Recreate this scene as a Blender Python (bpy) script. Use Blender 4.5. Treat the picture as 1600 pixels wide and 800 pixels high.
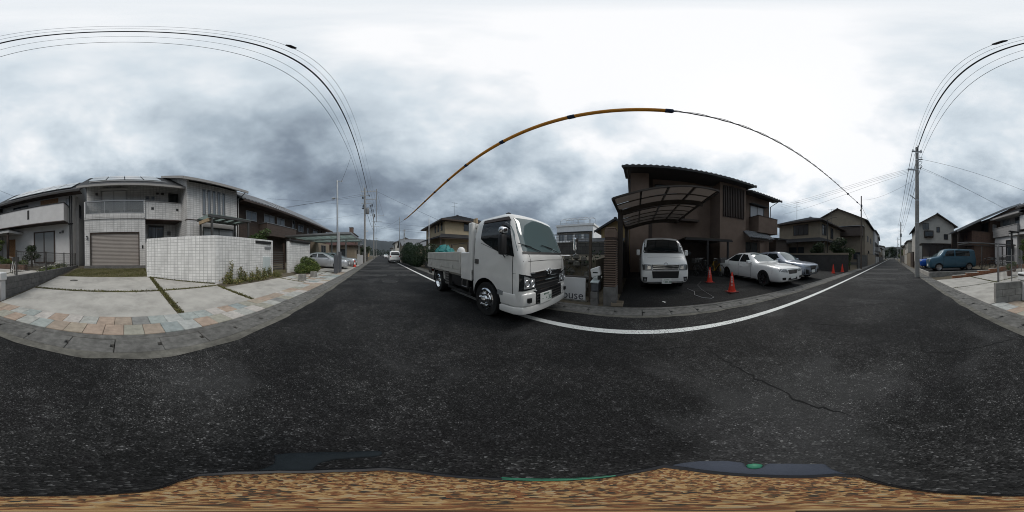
import bpy, bmesh, math, random
from mathutils import Vector, Matrix
from mathutils.bvhtree import BVHTree
R = math.radians
random.seed(7)
for _o in list(bpy.data.objects):
    bpy.data.objects.remove(_o, do_unlink=True)
SC = bpy.context.scene
COL = SC.collection

# ------------------------------------------------------------------ camera
cd = bpy.data.cameras.new('camera'); CAM = bpy.data.objects.new('camera', cd); COL.objects.link(CAM)
cd.type = 'PANO'
for holder in (cd, getattr(cd, 'cycles', None)):
    try: holder.panorama_type = 'EQUIRECTANGULAR'
    except Exception: pass
cd.clip_start = 0.02; cd.clip_end = 5000
CAM.matrix_world = (Matrix.Translation((0, 0, 1.3)) @ Matrix.Rotation(R(-0.55), 4, 'X')
                    @ Matrix.Rotation(R(-46.24), 4, 'Z') @ Matrix.Rotation(R(90), 4, 'X'))
SC.camera = CAM
# ------------------------------------------------------------------ sky
SUN_AZ, SUN_EL = 132.0, 48.0           # azimuth clockwise from +Y, behind the cloud
W = bpy.data.worlds.new('World'); SC.world = W; W.use_nodes = True
nt = W.node_tree; N = nt.nodes; LK = nt.links; N.clear()
def wn(t, **k):
    n = N.new(t)
    for a, b in k.items(): setattr(n, a, b)
    return n
def wmath(op, a, b=None, c=None, clamp=False):
    n = wn('ShaderNodeMath', operation=op, use_clamp=clamp)
    for i, q in enumerate((a, b, c)):
        if q is None: continue
        if isinstance(q, (int, float)): n.inputs[i].default_value = q
        else: LK.new(q, n.inputs[i])
    return n.outputs[0]
out = wn('ShaderNodeOutputWorld'); bg = wn('ShaderNodeBackground')
sky = wn('ShaderNodeTexSky', sky_type='NISHITA', sun_disc=False, sun_elevation=R(SUN_EL), sun_rotation=R(SUN_AZ))
tc = wn('ShaderNodeTexCoord')
nrm = wn('ShaderNodeVectorMath', operation='NORMALIZE'); LK.new(tc.outputs['Generated'], nrm.inputs[0])
sep = wn('ShaderNodeSeparateXYZ'); LK.new(nrm.outputs[0], sep.inputs[0])
dx, dy, dz = sep.outputs
up = wmath('MAXIMUM', dz, 0.0)
den = wmath('ADD', up, 0.38)
px = wmath('DIVIDE', dx, den); py = wmath('DIVIDE', dy, den)
cmb = wn('ShaderNodeCombineXYZ'); LK.new(px, cmb.inputs[0]); LK.new(py, cmb.inputs[1])
def wnoise(scale, detail, rough, dist, off):
    mp = wn('ShaderNodeMapping'); mp.inputs['Location'].default_value = off
    LK.new(cmb.outputs[0], mp.inputs['Vector'])
    n = wn('ShaderNodeTexNoise'); LK.new(mp.outputs[0], n.inputs['Vector'])
    for k, q in (('Scale', scale), ('Detail', detail), ('Roughness', rough), ('Distortion', dist)): n.inputs[k].default_value = q
    return n.outputs['Fac']
n1 = wnoise(0.95, 5, 0.48, 0.25, (3.1, 1.7, 0.4))
n2 = wnoise(2.7, 8, 0.56, 0.12, (7.3, 2.2, 1.9))
sd = (math.sin(R(SUN_AZ)) * math.cos(R(SUN_EL)), math.cos(R(SUN_AZ)) * math.cos(R(SUN_EL)), math.sin(R(SUN_EL)))
dt = wn('ShaderNodeVectorMath', operation='DOT_PRODUCT'); LK.new(nrm.outputs[0], dt.inputs[0]); dt.inputs[1].default_value = sd
tow = wmath('MULTIPLY_ADD', dt.outputs['Value'], 0.5, 0.5)            # 0 away from the sun .. 1 towards it
v = wmath('MULTIPLY', wmath('SUBTRACT', n1, 0.5), 1.9)
v = wmath('ADD', v, wmath('MULTIPLY', wmath('SUBTRACT', n2, 0.5), 1.25))
v = wmath('MULTIPLY', v, wmath('SUBTRACT', 1.05, wmath('MULTIPLY', up, 0.40)))   # calmer overhead
v = wmath('ADD', v, wmath('MULTIPLY', wmath('POWER', tow, 1.8), 0.50))
v = wmath('ADD', v, wmath('MULTIPLY', wmath('POWER', up, 1.4), 0.66))
v = wmath('ADD', v, wmath('MULTIPLY', wmath('POWER', wmath('SUBTRACT', 1.0, up), 10.0), 0.10))
v = wmath('ADD', v, 0.145, clamp=True)
ramp = wn('ShaderNodeValToRGB'); LK.new(v, ramp.inputs[0])
cr = ramp.color_ramp
cr.elements[0].position = 0.0; cr.elements[0].color = (0.105, 0.13, 0.165, 1)
cr.elements[1].position = 1.0; cr.elements[1].color = (0.93, 0.935, 0.945, 1)
for p, c in ((0.30, (0.20, 0.245, 0.30, 1)), (0.55, (0.385, 0.455, 0.52, 1)), (0.78, (0.63, 0.70, 0.755, 1))):
    e = cr.elements.new(p); e.color = c
sky_s = wn('ShaderNodeMix', data_type='RGBA', blend_type='MULTIPLY'); sky_s.inputs['Factor'].default_value = 1
LK.new(sky.outputs[0], sky_s.inputs['A']); sky_s.inputs['B'].default_value = (0.10, 0.10, 0.10, 1)
mixs = wn('ShaderNodeMix', data_type='RGBA'); mixs.inputs['Factor'].default_value = 0.94
LK.new(sky_s.outputs['Result'], mixs.inputs['A']); LK.new(ramp.outputs[0], mixs.inputs['B'])
LK.new(mixs.outputs['Result'], bg.inputs['Color']); bg.inputs['Strength'].default_value = 1.0
LK.new(bg.outputs[0], out.inputs['Surface'])
# ------------------------------------------------------------------ sun behind cloud
sl = bpy.data.lights.new('sun', 'SUN'); sl.energy = 1.3; sl.angle = R(22); sl.color = (1.0, 0.97, 0.92)
SUN = bpy.data.objects.new('sun', sl); COL.objects.link(SUN)
SUN.rotation_euler = Vector(sd).to_track_quat('Z', 'Y').to_euler()
vs = SC.view_settings
vs.view_transform = 'Standard'; vs.look = 'None'; vs.exposure = 0.16; vs.gamma = 1.0; vs.use_curve_mapping = False
SC.render.engine = 'CYCLES'
SC.cycles.use_denoising = True
SC.cycles.filter_width = 1.0
SC.cycles.max_bounces = 6; SC.cycles.diffuse_bounces = 3; SC.cycles.glossy_bounces = 3
SC.cycles.transmission_bounces = 4; SC.cycles.transparent_max_bounces = 12
SC.cycles.sample_clamp_indirect = 6

# ------------------------------------------------------------------ materials
MATS = {}
class NB:
    def __init__(s, name):
        s.m = bpy.data.materials.new(name); s.m.use_nodes = True
        s.t = s.m.node_tree; s.n = s.t.nodes; s.l = s.t.links
        s.p = s.n['Principled BSDF']; s.geo = None
    def new(s, t, **k):
        n = s.n.new(t)
        for a, b in k.items(): setattr(n, a, b)
        return n
    def put(s, q, sock):
        if isinstance(q, bpy.types.NodeSocket): s.l.new(q, sock)
        else: sock.default_value = q
    def math(s, op, a, b=None, clamp=False):
        n = s.new('ShaderNodeMath', operation=op, use_clamp=clamp); s.put(a, n.inputs[0])
        if b is not None: s.put(b, n.inputs[1])
        return n.outputs[0]
    def pos(s):
        if s.geo is None: s.geo = s.new('ShaderNodeNewGeometry')
        return s.geo.outputs['Position']
    def objc(s):
        return s.new('ShaderNodeTexCoord').outputs['Object']
    def noise(s, scale, detail=4, rough=.55, vec=None, dist=0):
        n = s.new('ShaderNodeTexNoise'); s.l.new(vec if vec is not None else s.pos(), n.inputs['Vector'])
        n.inputs['Scale'].default_value = scale; n.inputs['Detail'].default_value = detail
        n.inputs['Roughness'].default_value = rough; n.inputs['Distortion'].default_value = dist
        return n.outputs['Fac']
    def voro(s, scale, feature='F1', vec=None, outn='Distance', rnd=1.0):
        n = s.new('ShaderNodeTexVoronoi', feature=feature); s.l.new(vec if vec is not None else s.pos(), n.inputs['Vector'])
        n.inputs['Scale'].default_value = scale; n.inputs['Randomness'].default_value = rnd
        return n.outputs[outn]
    def ramp(s, fac, pts):
        n = s.new('ShaderNodeValToRGB'); s.put(fac, n.inputs[0]); e = n.color_ramp.elements
        while len(e) > len(pts): e.remove(e[-1])
        while len(e) < len(pts): e.new(0.5)
        for i, (p, c) in enumerate(pts):
            e[i].position = p; e[i].color = (c, c, c, 1) if isinstance(c, (int, float)) else (*c, 1)
        return n.outputs[0]
    def mix(s, f, a, b, mode='MIX'):
        n = s.new('ShaderNodeMix', data_type='RGBA', blend_type=mode); s.put(f, n.inputs['Factor'])
        for q, k in ((a, 'A'), (b, 'B')):
            s.put((*q, 1) if isinstance(q, tuple) and len(q) == 3 else q, n.inputs[k])
        return n.outputs['Result']
    def bump(s, h, strength=.3, dist=.02):
        n = s.new('ShaderNodeBump'); s.put(h, n.inputs['Height']); n.inputs['Strength'].default_value = strength
        n.inputs['Distance'].default_value = dist; s.l.new(n.outputs[0], s.p.inputs['Normal'])
    def wallvec(s):
        g = s.pos(); geo = s.geo
        sp = s.new('ShaderNodeSeparateXYZ'); s.l.new(g, sp.inputs[0])
        sn = s.new('ShaderNodeSeparateXYZ'); s.l.new(geo.outputs['True Normal'], sn.inputs[0])
        u = s.math('SUBTRACT', s.math('MULTIPLY', sp.outputs[0], sn.outputs[1]), s.math('MULTIPLY', sp.outputs[1], sn.outputs[0]))
        c = s.new('ShaderNodeCombineXYZ'); s.l.new(u, c.inputs[0]); s.l.new(sp.outputs[2], c.inputs[1])
        return c.outputs[0], sp
    def done(s, col=None, rough=.7, metal=0, spec=.4, coat=0):
        if col is not None: s.put((*col, 1) if isinstance(col, tuple) and len(col) == 3 else col, s.p.inputs['Base Color'])
        s.put(rough, s.p.inputs['Roughness']); s.put(metal, s.p.inputs['Metallic'])
        s.p.inputs['Specular IOR Level'].default_value = spec; s.p.inputs['Coat Weight'].default_value = coat
        return s.m
def sc3(c, k): return tuple(min(1, q * k) for q in c)
def mat(name, c, rough=.7, var=.18, scale=3., bump=.15, bscale=45., metal=0, spec=.35, coat=0, dirt=0.0):
    if name in MATS: return MATS[name]
    b = NB(name)
    col = b.mix(b.ramp(b.noise(scale, 6, .6), [(.3, 0.), (.7, 1.)]), sc3(c, 1 - var), sc3(c, 1 + var))
    if dirt:
        n = b.noise(1.3, 8, .7)
        col = b.mix(b.math('MULTIPLY', b.ramp(n, [(.48, 0.), (.72, 1.)]), dirt), col, sc3(c, .45))
    if bump: b.bump(b.noise(bscale, 4, .6), bump, .01)
    rr = rough if metal > .5 or coat else b.math('ADD', b.math('MULTIPLY', b.noise(scale * 2.3), .2), rough - .1, clamp=True)
    MATS[name] = b.done(col, rr, metal, spec, coat); return MATS[name]
def m_asphalt(name, base, light, cracks=True, speck=1.0):
    b = NB(name)
    big = b.noise(.55, 6, .62, dist=.6)
    agg = b.voro(135., vec=b.pos(), outn='Color')
    sp = b.new('ShaderNodeSeparateXYZ'); b.l.new(agg, sp.inputs[0])
    col = b.mix(b.ramp(big, [(.42, 0.), (.50, .25), (.72, 1.)]), base, light)
    tone = b.ramp(sp.outputs[0], [(0., .40), (.55, .85), (.85, 1.4), (.95, 2.2 * speck), (1., 5.0 * speck)])
    col = b.mix(1., col, tone, 'MULTIPLY')
    a2 = b.voro(34., vec=b.pos(), outn='Color'); s2 = b.new('ShaderNodeSeparateXYZ'); b.l.new(a2, s2.inputs[0])
    col = b.mix(1., col, b.ramp(s2.outputs[0], [(0., .70), (.6, 1.), (.9, 1.35), (1., 2.1)]), 'MULTIPLY')
    a3 = b.voro(9., vec=b.pos(), outn='Color'); s3 = b.new('ShaderNodeSeparateXYZ'); b.l.new(a3, s3.inputs[0])
    col = b.mix(1., col, b.ramp(s3.outputs[0], [(0., .86), (1., 1.2)]), 'MULTIPLY')
    n3 = b.noise(7., 5, .7); col = b.mix(1., col, b.ramp(n3, [(.3, .78), (.7, 1.2)]), 'MULTIPLY')
    h = b.voro(135., vec=b.pos())
    if cracks:
        wv = b.new('ShaderNodeVectorMath', operation='ADD'); b.l.new(b.pos(), wv.inputs[0])
        nz = b.new('ShaderNodeTexNoise'); b.l.new(b.pos(), nz.inputs['Vector']); nz.inputs['Scale'].default_value = 1.6; nz.inputs['Detail'].default_value = 8; nz.inputs['Roughness'].default_value = .7
        sc = b.new('ShaderNodeVectorMath', operation='SCALE'); b.l.new(nz.outputs['Color'], sc.inputs[0]); sc.inputs['Scale'].default_value = 1.1
        b.l.new(sc.outputs[0], wv.inputs[1])
        ck = b.voro(.30, 'DISTANCE_TO_EDGE', wv.outputs[0])
        gate = b.ramp(b.noise(.45, 3), [(.50, 0.), (.56, 1.)])
        line = b.math('MULTIPLY', b.ramp(ck, [(0., 1.), (.0035, .9), (.006, 0.)]), gate)
        col = b.mix(b.math('MULTIPLY', line, .8), col, (.012, .012, .012))
        halo = b.math('MULTIPLY', b.ramp(ck, [(0., 1.), (.10, 0.)]), b.math('MULTIPLY', gate, .22))
        col = b.mix(halo, col, (.10, .10, .10))
    b.bump(h, .55, .006)
    MATS[name] = b.done(col, b.ramp(sp.outputs[1], [(0., .66), (1., .97)]), 0, .20); return MATS[name]
def m_brick(name, c1, c2, mortar, w, h, msz, rough=.6, off=.5, bumps=.4, coat=0):
    b = NB(name); vec, sp = b.wallvec()
    t = b.new('ShaderNodeTexBrick'); b.l.new(vec, t.inputs['Vector']); t.offset = off
    t.inputs['Scale'].default_value = 1; t.inputs['Brick Width'].default_value = w; t.inputs['Row Height'].default_value = h
    t.inputs['Mortar Size'].default_value = msz; t.inputs['Mortar Smooth'].default_value = .25; t.inputs['Bias'].default_value = 0
    t.inputs['Color1'].default_value = (*c1, 1); t.inputs['Color2'].default_value = (*c2, 1); t.inputs['Mortar'].default_value = (*mortar, 1)
    col = b.mix(1., t.outputs['Color'], b.ramp(b.noise(2.2, 8, .65), [(.25, .84), (.7, 1.08)]), 'MULTIPLY')
    st_ = b.new('ShaderNodeMapping'); b.l.new(b.pos(), st_.inputs['Vector']); st_.inputs['Scale'].default_value = (3., 3., .35)
    col = b.mix(1., col, b.ramp(b.noise(1.6, 6, .6, st_.outputs[0]), [(.30, .80), (.55, 1.)]), 'MULTIPLY')
    b.bump(b.math('ADD', b.math('SUBTRACT', 1., t.outputs['Fac']), b.math('MULTIPLY', b.noise(60.), .25)), bumps, .012)
    MATS[name] = b.done(col, rough, 0, .35, coat); return MATS[name]
def m_siding(name, c, h=.16, rough=.6, dark=.55):
    b = NB(name); vec, sp = b.wallvec()
    f = b.math('FRACT', b.math('DIVIDE', sp.outputs[2], h))
    col = b.mix(b.ramp(f, [(0., 1.), (.09, .6), (.14, 0.)]), c, sc3(c, dark))
    col = b.mix(1., col, b.ramp(b.noise(3., 6), [(.3, .88), (.7, 1.1)]), 'MULTIPLY')
    b.bump(f, .5, .015)
    MATS[name] = b.done(col, rough); return MATS[name]
def m_leaf(name, c1, c2, c3=None):
    b = NB(name); b.pos()
    rnd = b.geo.outputs['Random Per Island']
    pts = [(0., c1), (.75, c2), (1., c3 or c2)]
    col = b.mix(1., b.ramp(rnd, pts), b.ramp(b.noise(1.8, 3), [(.3, .75), (.7, 1.25)]), 'MULTIPLY')
    b.p.inputs['Subsurface Weight'].default_value = 0
    MATS[name] = b.done(col, .55, 0, .3); return MATS[name]
def m_glass(name, c=(.02, .025, .028), rough=.04, spec=.6):
    b = NB(name); MATS[name] = b.done(c, rough, 0, spec); return MATS[name]
def m_clear(name, tint, alpha=.35, rough=.1):
    b = NB(name); b.p.inputs['Alpha'].default_value = alpha
    MATS[name] = b.done(tint, rough, 0, .5); return MATS[name]
def m_frost(name, tint, trans, clear=.25, sheen=.08):
    b = NB(name); n = b.n; o = n['Material Output']
    tr = b.new('ShaderNodeBsdfTranslucent'); tr.inputs['Color'].default_value = (*trans, 1)
    tp = b.new('ShaderNodeBsdfTransparent'); tp.inputs['Color'].default_value = (*tint, 1)
    m1 = b.new('ShaderNodeMixShader'); m1.inputs[0].default_value = clear; b.l.new(tr.outputs[0], m1.inputs[1]); b.l.new(tp.outputs[0], m1.inputs[2])
    b.done(sc3(tint, .3), .25, 0, .5); m2 = b.new('ShaderNodeMixShader'); m2.inputs[0].default_value = .78
    b.l.new(b.p.outputs[0], m2.inputs[1]); b.l.new(m1.outputs[0], m2.inputs[2]); b.l.new(m2.outputs[0], o.inputs['Surface']); MATS[name] = b.m; return b.m
def m_pebble(name):
    b = NB(name); v = b.objc(); cl = b.voro(210., vec=v, outn='Color'); sp = b.new('ShaderNodeSeparateXYZ'); b.l.new(cl, sp.inputs[0]); f = b.math('ADD', b.math('MULTIPLY', b.noise(120., 5, .62, v, .8), .72), b.math('MULTIPLY', sp.outputs[0], .28))
    col = b.ramp(f, [(.30, (.02, .022, .02)), (.40, (.075, .045, .022)), (.47, (.16, .055, .022)), (.52, (.20, .11, .045)), (.60, (.33, .21, .09)), (.70, (.27, .21, .13))])
    b.bump(f, .5, .004); MATS[name] = b.done(col, .7, 0, .2); return MATS[name]
m_asphalt('asphalt', (.0090, .0090, .0091), (.030, .0296, .029), speck=1.3)
m_asphalt('lot_asphalt', (.0065, .0066, .0069), (.013, .013, .013), speck=1.2)
mat('concrete_pad', (.375, .36, .33), .85, .14, 2.2, .3, 120, dirt=.6)
mat('gutter_concrete', (.13, .127, .119), .9, .38, 9., .9, 110, dirt=.8)
mat('old_concrete', (.12, .115, .10), .95, .4, 7., .8, 60, dirt=.6)
mat('block', (.145, .14, .135), .95, .25, 6., .6, 90, dirt=.7)
mat('block_light', (.24, .235, .22), .95, .3, 4., .6, 90, dirt=.8)
mat('dark_wall', (.055, .052, .050), .9, .2, 3., .4, 80, dirt=.3)
mat('soil', (.10, .085, .06), .95, .35, 5., .8, 40)
mat('ground', (.085, .08, .07), .95, .35, .8, .6, 12)
def m_worn(name, c, under):
    b = NB(name); col = b.mix(b.ramp(b.noise(6., 6, .6), [(.3, 0.), (.7, 1.)]), sc3(c, .86), c)
    chip = b.math('MULTIPLY', b.ramp(b.noise(38., 5, .7), [(.54, 0.), (.60, 1.)]), b.ramp(b.noise(1.1, 4, .6), [(.42, .15), (.62, 1.)]))
    col = b.mix(chip, col, under); b.bump(b.noise(90., 4), .4, .004); MATS[name] = b.done(col, .75, 0, .3)
m_worn('paint_white', (.72, .73, .71), (.06, .06, .06))
m_brick('tile_white', (.64, .63, .615), (.56, .55, .535), (.39, .385, .38), .215, .135, .013, .5, .0)
m_brick('tile_wall', (.78, .775, .76), (.68, .675, .66), (.43, .43, .42), .155, .115, .010, .55, .0)
m_brick('brick_red', (.16, .085, .055), (.115, .06, .042), (.12, .10, .085), .22, .07, .012, .8)
m_brick('brick_dark', (.085, .058, .045), (.062, .045, .036), (.05, .04, .035), .24, .075, .012, .8)
m_brick('stucco_tile', (.50, .47, .41), (.46, .43, .38), (.36, .33, .29), .9, .45, .006, .8)
m_brick('block_courses', (.10, .096, .09), (.075, .072, .068), (.045, .043, .04), .40, .20, .012, .9)
m_brick('beige_block', (.33, .27, .19), (.29, .235, .165), (.19, .155, .11), .40, .20, .012, .9)
m_siding('siding_white', (.52, .51, .50)); m_siding('siding_grey', (.30, .29, .285), .2)
m_siding('siding_brown', (.075, .055, .045), .22, .7, .4)
mat('stucco_white', (.56, .55, .545), .9, .06, 2., .35, 90, dirt=.12)
mat('stucco_grey', (.42, .415, .41), .9, .07, 2., .35, 90, dirt=.15)
mat('stucco_brown', (.165, .118, .092), .92, .12, 2., .5, 70)
mat('stucco_cream', (.42, .345, .235), .9, .08, 2., .35, 70, dirt=.15)
mat('stucco_tan', (.24, .20, .15), .9, .10, 2., .35, 70, dirt=.2)
mat('stucco_pale', (.46, .44, .40), .9, .08, 2., .35, 70, dirt=.25)
mat('stucco_ochre', (.36, .26, .13), .9, .1, 2., .3, 70)
mat('roof_dark', (.035, .036, .04), .55, .2, 8., .3, 60)
mat('roof_grey', (.11, .112, .118), .5, .2, 8., .3, 60)
mat('roof_slate', (.17, .175, .185), .45, .2, 8., .3, 60)
mat('roof_redbrown', (.11, .055, .045), .6, .2, 8., .3, 60)
mat('soffit', (.30, .29, .28), .8, .08); mat('soffit_dark', (.045, .04, .037), .8, .1)
mat('trim_black', (.018, .017, .017), .5, .1, bump=.05); mat('trim_brown', (.05, .033, .025), .5, .15, bump=.05)
mat('aluminium', (.34, .335, .33), .38, .06, bump=.03, metal=.85); mat('aluminium_dark', (.11, .105, .10), .45, .08, bump=.03, metal=.6)
mat('bronze_frame', (.045, .036, .030), .45, .1, bump=.03, metal=.3)
mat('galvanised', (.40, .41, .415), .35, .12, 12., .05, metal=.8)
mat('pole_concrete', (.27, .265, .255), .9, .12, 4., .3, 90, dirt=.4)
mat('pole_brown', (.085, .065, .05), .8, .15, 4., .2)
mat('shutter', (.335, .30, .275), .5, .06, 2., .04, spec=.4)
mat('wood', (.30, .165, .08), .6, .3, 9., .2); mat('wood_tan', (.40, .30, .19), .6, .25, 9., .2)
mat('white_plastic', (.66, .66, .65), .45, .05, bump=.03); mat('grey_box', (.085, .09, .10), .5, .1, bump=.05)
mat('grey_metal', (.20, .205, .21), .5, .1, bump=.04); mat('mint_panel', (.44, .49, .49), .5, .05, bump=.03)
mat('paint_car_white', (.80, .80, .785), .22, .02, 2., 0, coat=.6, spec=.5)
mat('paint_truck', (.68, .67, .645), .20, .05, 2., 0, coat=.8, spec=.5, dirt=.16)
mat('paint_silver', (.50, .52, .55), .26, .03, 2., 0, coat=.6, metal=.45, spec=.5)
mat('paint_grey_blue', (.33, .36, .42), .26, .03, 2., 0, coat=.6, metal=.4, spec=.5)
mat('paint_teal', (.035, .095, .14), .32, .04, 2., 0, coat=.4, metal=.25)
mat('paint_blue', (.01, .09, .42), .25, .03, 2., 0, coat=.6, metal=.2)
mat('chrome', (.75, .76, .77), .08, .03, 4., 0, metal=1); mat('rim_metal', (.42, .42, .43), .28, .05, 6., 0, metal=.9)
mat('rim_dark', (.07, .07, .075), .35, .05, 6., 0, metal=.8)
mat('tyre', (.014, .014, .014), .85, .2, 20., .2, 60); mat('black_plastic', (.014, .014, .015), .45, .1, bump=.05)
mat('under_black', (.010, .010, .010), .8, .1); mat('bed_grey', (.48, .465, .43), .55, .10, 5., .1, dirt=.35)
mat('lamp_red', (.30, .015, .012), .2, .05, bump=0); mat('lamp_amber', (.55, .2, .02), .2, .05, bump=0)
mat('tarp_teal', (.02, .17, .17), .6, .25, 6., .4, 20)
mat('cone_red', (.60, .04, .02), .55, .18, 14., .1, dirt=.35); mat('cone_base', (.10, .012, .01), .7, .1)
mat('orange_cover', (.72, .30, .03), .45, .12, 6., .1, 30); mat('navy_band', (.02, .035, .075), .6, .1)
mat('wire', (.016, .016, .018), .6, .1, bump=0); mat('insulator', (.45, .46, .47), .3, .05, bump=0)
mat('sign_panel', (.66, .67, .68), .5, .05, 3., .03, dirt=.2); mat('sign_ink', (.055, .055, .07), .6, .1, bump=0)
mat('ink_green', (.02, .12, .06), .5, .05, bump=0); mat('plate_white', (.72, .73, .70), .4, .03, bump=0); mat('ink_black', (.02, .02, .02), .5, .05, bump=0)
mat('stand_grey', (.014, .018, .021), .95, .12, 30., .3, 200, spec=.1); mat('stand_black', (.014, .014, .016), .5, .1)
mat('stand_blue_grey', (.042, .049, .066), .85, .1, 20., .2, 150); mat('stand_green', (.03, .17, .10), .5, .1)
m_pebble('pebble_cover')
m_glass('glass'); m_glass('car_glass', (.012, .015, .016), .03, .7); m_glass('screen_glass', (.085, .12, .125), .03, .8)
m_glass('house_glass', (.035, .042, .048), .08, .6); m_glass('lamp_lens', (.24, .25, .255), .08, .8)
m_glass('curtain_glass', (.22, .23, .235), .15, .6); m_glass('slit_glass', (.17, .19, .21), .10, .6); m_glass('pale_blind', (.42, .425, .44), .3, .4)
m_clear('balcony_glass', (.22, .23, .23), .38); m_frost('poly_smoke', (.5, .46, .43), (.22, .20, .185), .3); m_frost('poly_mint', (.80, .87, .85), (.36, .42, .40), .5)
m_leaf('leaf_bush', (.035, .065, .015), (.085, .12, .025), (.16, .17, .04)); m_leaf('leaf_hedge', (.010, .024, .009), (.022, .046, .016), (.032, .056, .02))
m_leaf('leaf_dark', (.014, .028, .010), (.032, .052, .018), (.05, .07, .02)); m_leaf('leaf_weed', (.075, .10, .028), (.16, .155, .055), (.24, .17, .075))
m_leaf('leaf_tree', (.03, .055, .014), (.06, .095, .025)); m_leaf('leaf_moss', (.07, .075, .022), (.115, .11, .035), (.15, .125, .06))
m_leaf('leaf_hill', (.012, .022, .014), (.022, .036, .022)); m_leaf('petal', (.65, .63, .55), (.7, .68, .6))
mat('bark', (.07, .05, .035), .95, .3, 12., .6, 30); mat('hill_ground', (.008, .012, .013), .95, .35, .05, 0)
STONE = [mat('stone_%d' % i, c, .75, .22, 9., .35, 40, dirt=.25) for i, c in enumerate([
    (.30, .245, .195), (.34, .34, .315), (.29, .315, .30), (.25, .28, .275), (.42, .39, .36), (.20, .20, .19), (.33, .28, .22), (.36, .37, .355), (.28, .27, .225), (.33, .255, .20)])]
# ------------------------------------------------------------------ mesh helpers
WM = {}
class MB:
    def __init__(s): s.v = []; s.f = []
    def add(s, vs, fs):
        o = len(s.v); s.v += [tuple(q) for q in vs]; s.f += [tuple(i + o for i in f) for f in fs]; return s
    def box(s, x0, x1, y0, y1, z0, z1):
        x0, x1 = sorted((x0, x1)); y0, y1 = sorted((y0, y1)); z0, z1 = sorted((z0, z1))
        return s.add([(x0,y0,z0),(x1,y0,z0),(x1,y1,z0),(x0,y1,z0),(x0,y0,z1),(x1,y0,z1),(x1,y1,z1),(x0,y1,z1)],
                     [(3,2,1,0),(4,5,6,7),(0,1,5,4),(1,2,6,5),(2,3,7,6),(3,0,4,7)])
    def hexa(s, b, t):      # bottom 4 and top 4 points, counter-clockwise
        return s.add(list(b) + list(t), [(3,2,1,0),(4,5,6,7),(0,1,5,4),(1,2,6,5),(2,3,7,6),(3,0,4,7)])
    def bar(s, a, b, w, h, up=(0,0,1)):   # rectangular bar from a to b
        a, b = Vector(a), Vector(b); d = (b - a).normalized(); u = Vector(up)
        if abs(d.dot(u)) > .97: u = Vector((1, 0, 0))
        r = d.cross(u).normalized() * (w / 2); q = r.cross(d).normalized() * (h / 2)
        return s.hexa([a - r - q, a + r - q, b + r - q, b - r - q], [a - r + q, a + r + q, b + r + q, b - r + q])
    def prism(s, poly, off):              # polygon (3D pts) extruded by vector off
        n = len(poly); o = Vector(off); p = [Vector(q) for q in poly]
        return s.add(p + [q + o for q in p], [tuple(range(n))[::-1], tuple(range(n, 2 * n))] + [(i, (i + 1) % n, n + (i + 1) % n, n + i) for i in range(n)])
    def tube(s, pts, rad, n=8, cap=True):
        pts = [Vector(p) for p in pts]; rad = rad if isinstance(rad, (list, tuple)) else [rad] * len(pts)
        o = len(s.v); ref = None
        for i, p in enumerate(pts):
            d = (pts[min(i + 1, len(pts) - 1)] - pts[max(i - 1, 0)]).normalized()
            if ref is None: ref = Vector((0, 0, 1)) if abs(d.z) < .9 else Vector((1, 0, 0))
            a = d.cross(ref).normalized(); b = a.cross(d).normalized(); ref = b
            for k in range(n):
                t = 2 * math.pi * k / n; s.v.append(tuple(p + (a * math.cos(t) + b * math.sin(t)) * rad[i]))
        for i in range(len(pts) - 1):
            for k in range(n):
                k2 = (k + 1) % n; s.f.append((o + i*n + k, o + i*n + k2, o + (i+1)*n + k2, o + (i+1)*n + k))
        if cap:
            s.f.append(tuple(o + k for k in range(n))[::-1]); e = o + (len(pts) - 1) * n; s.f.append(tuple(e + k for k in range(n)))
        return s
    def lathe(s, prof, c, axis='z', n=24):   # prof: list of (radius, height)
        o = len(s.v); c = Vector(c)
        for r, h in prof:
            for k in range(n):
                t = 2 * math.pi * k / n; a, b = r * math.cos(t), r * math.sin(t)
                s.v.append(tuple(c + Vector((a, b, h) if axis == 'z' else (a, h, b) if axis == 'y' else (h, a, b))))
        for i in range(len(prof) - 1):
            for k in range(n):
                k2 = (k + 1) % n; s.f.append((o + i*n + k, o + i*n + k2, o + (i+1)*n + k2, o + (i+1)*n + k))
        return s
    def build(s, name, m, parent=None, bevel=0, smooth=False, seg=1, sharp=40):
        me = bpy.data.meshes.new(name); me.from_pydata(s.v, [], s.f)
        bm = bmesh.new(); bm.from_mesh(me)
        bmesh.ops.recalc_face_normals(bm, faces=bm.faces)
        if bevel:
            es = [e for e in bm.edges if len(e.link_faces) == 2 and e.calc_face_angle(0) > .5]
            bmesh.ops.bevel(bm, geom=es, offset=bevel, segments=seg, affect='EDGES', profile=.6, clamp_overlap=True)
        bm.to_mesh(me); bm.free()
        return obj(name, me, m, parent, smooth, sharp)
def obj(name, me, m, parent=None, smooth=False, sharp=40):
    o = bpy.data.objects.new(name, me); COL.objects.link(o)
    if m is not None:
        mm = MATS[m] if isinstance(m, str) else m
        if len(me.materials) == 0: me.materials.append(mm)
    if smooth:
        me.polygons.foreach_set('use_smooth', [True] * len(me.polygons))
        try: me.set_sharp_from_angle(angle=R(sharp))
        except Exception: pass
    adopt(o, parent); return o
def adopt(o, parent):
    if parent is not None:
        o.parent = parent
        w = WM.get(parent.name)
        if w is not None: o.matrix_parent_inverse = w
def tag(o, label, cat, group=None):
    o['label'] = label; o['category'] = cat
    if group: o['group'] = group
    return o
def T(name, label, cat, loc, rz=0, group=None, world=True):
    o = bpy.data.objects.new(name, None); COL.objects.link(o); o.location = loc; o.rotation_euler = (0, 0, rz); o.empty_display_size = .2
    if world: WM[o.name] = (Matrix.Translation(loc) @ Matrix.Rotation(rz, 4, 'Z')).inverted()
    return tag(o, label, cat, group)
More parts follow.
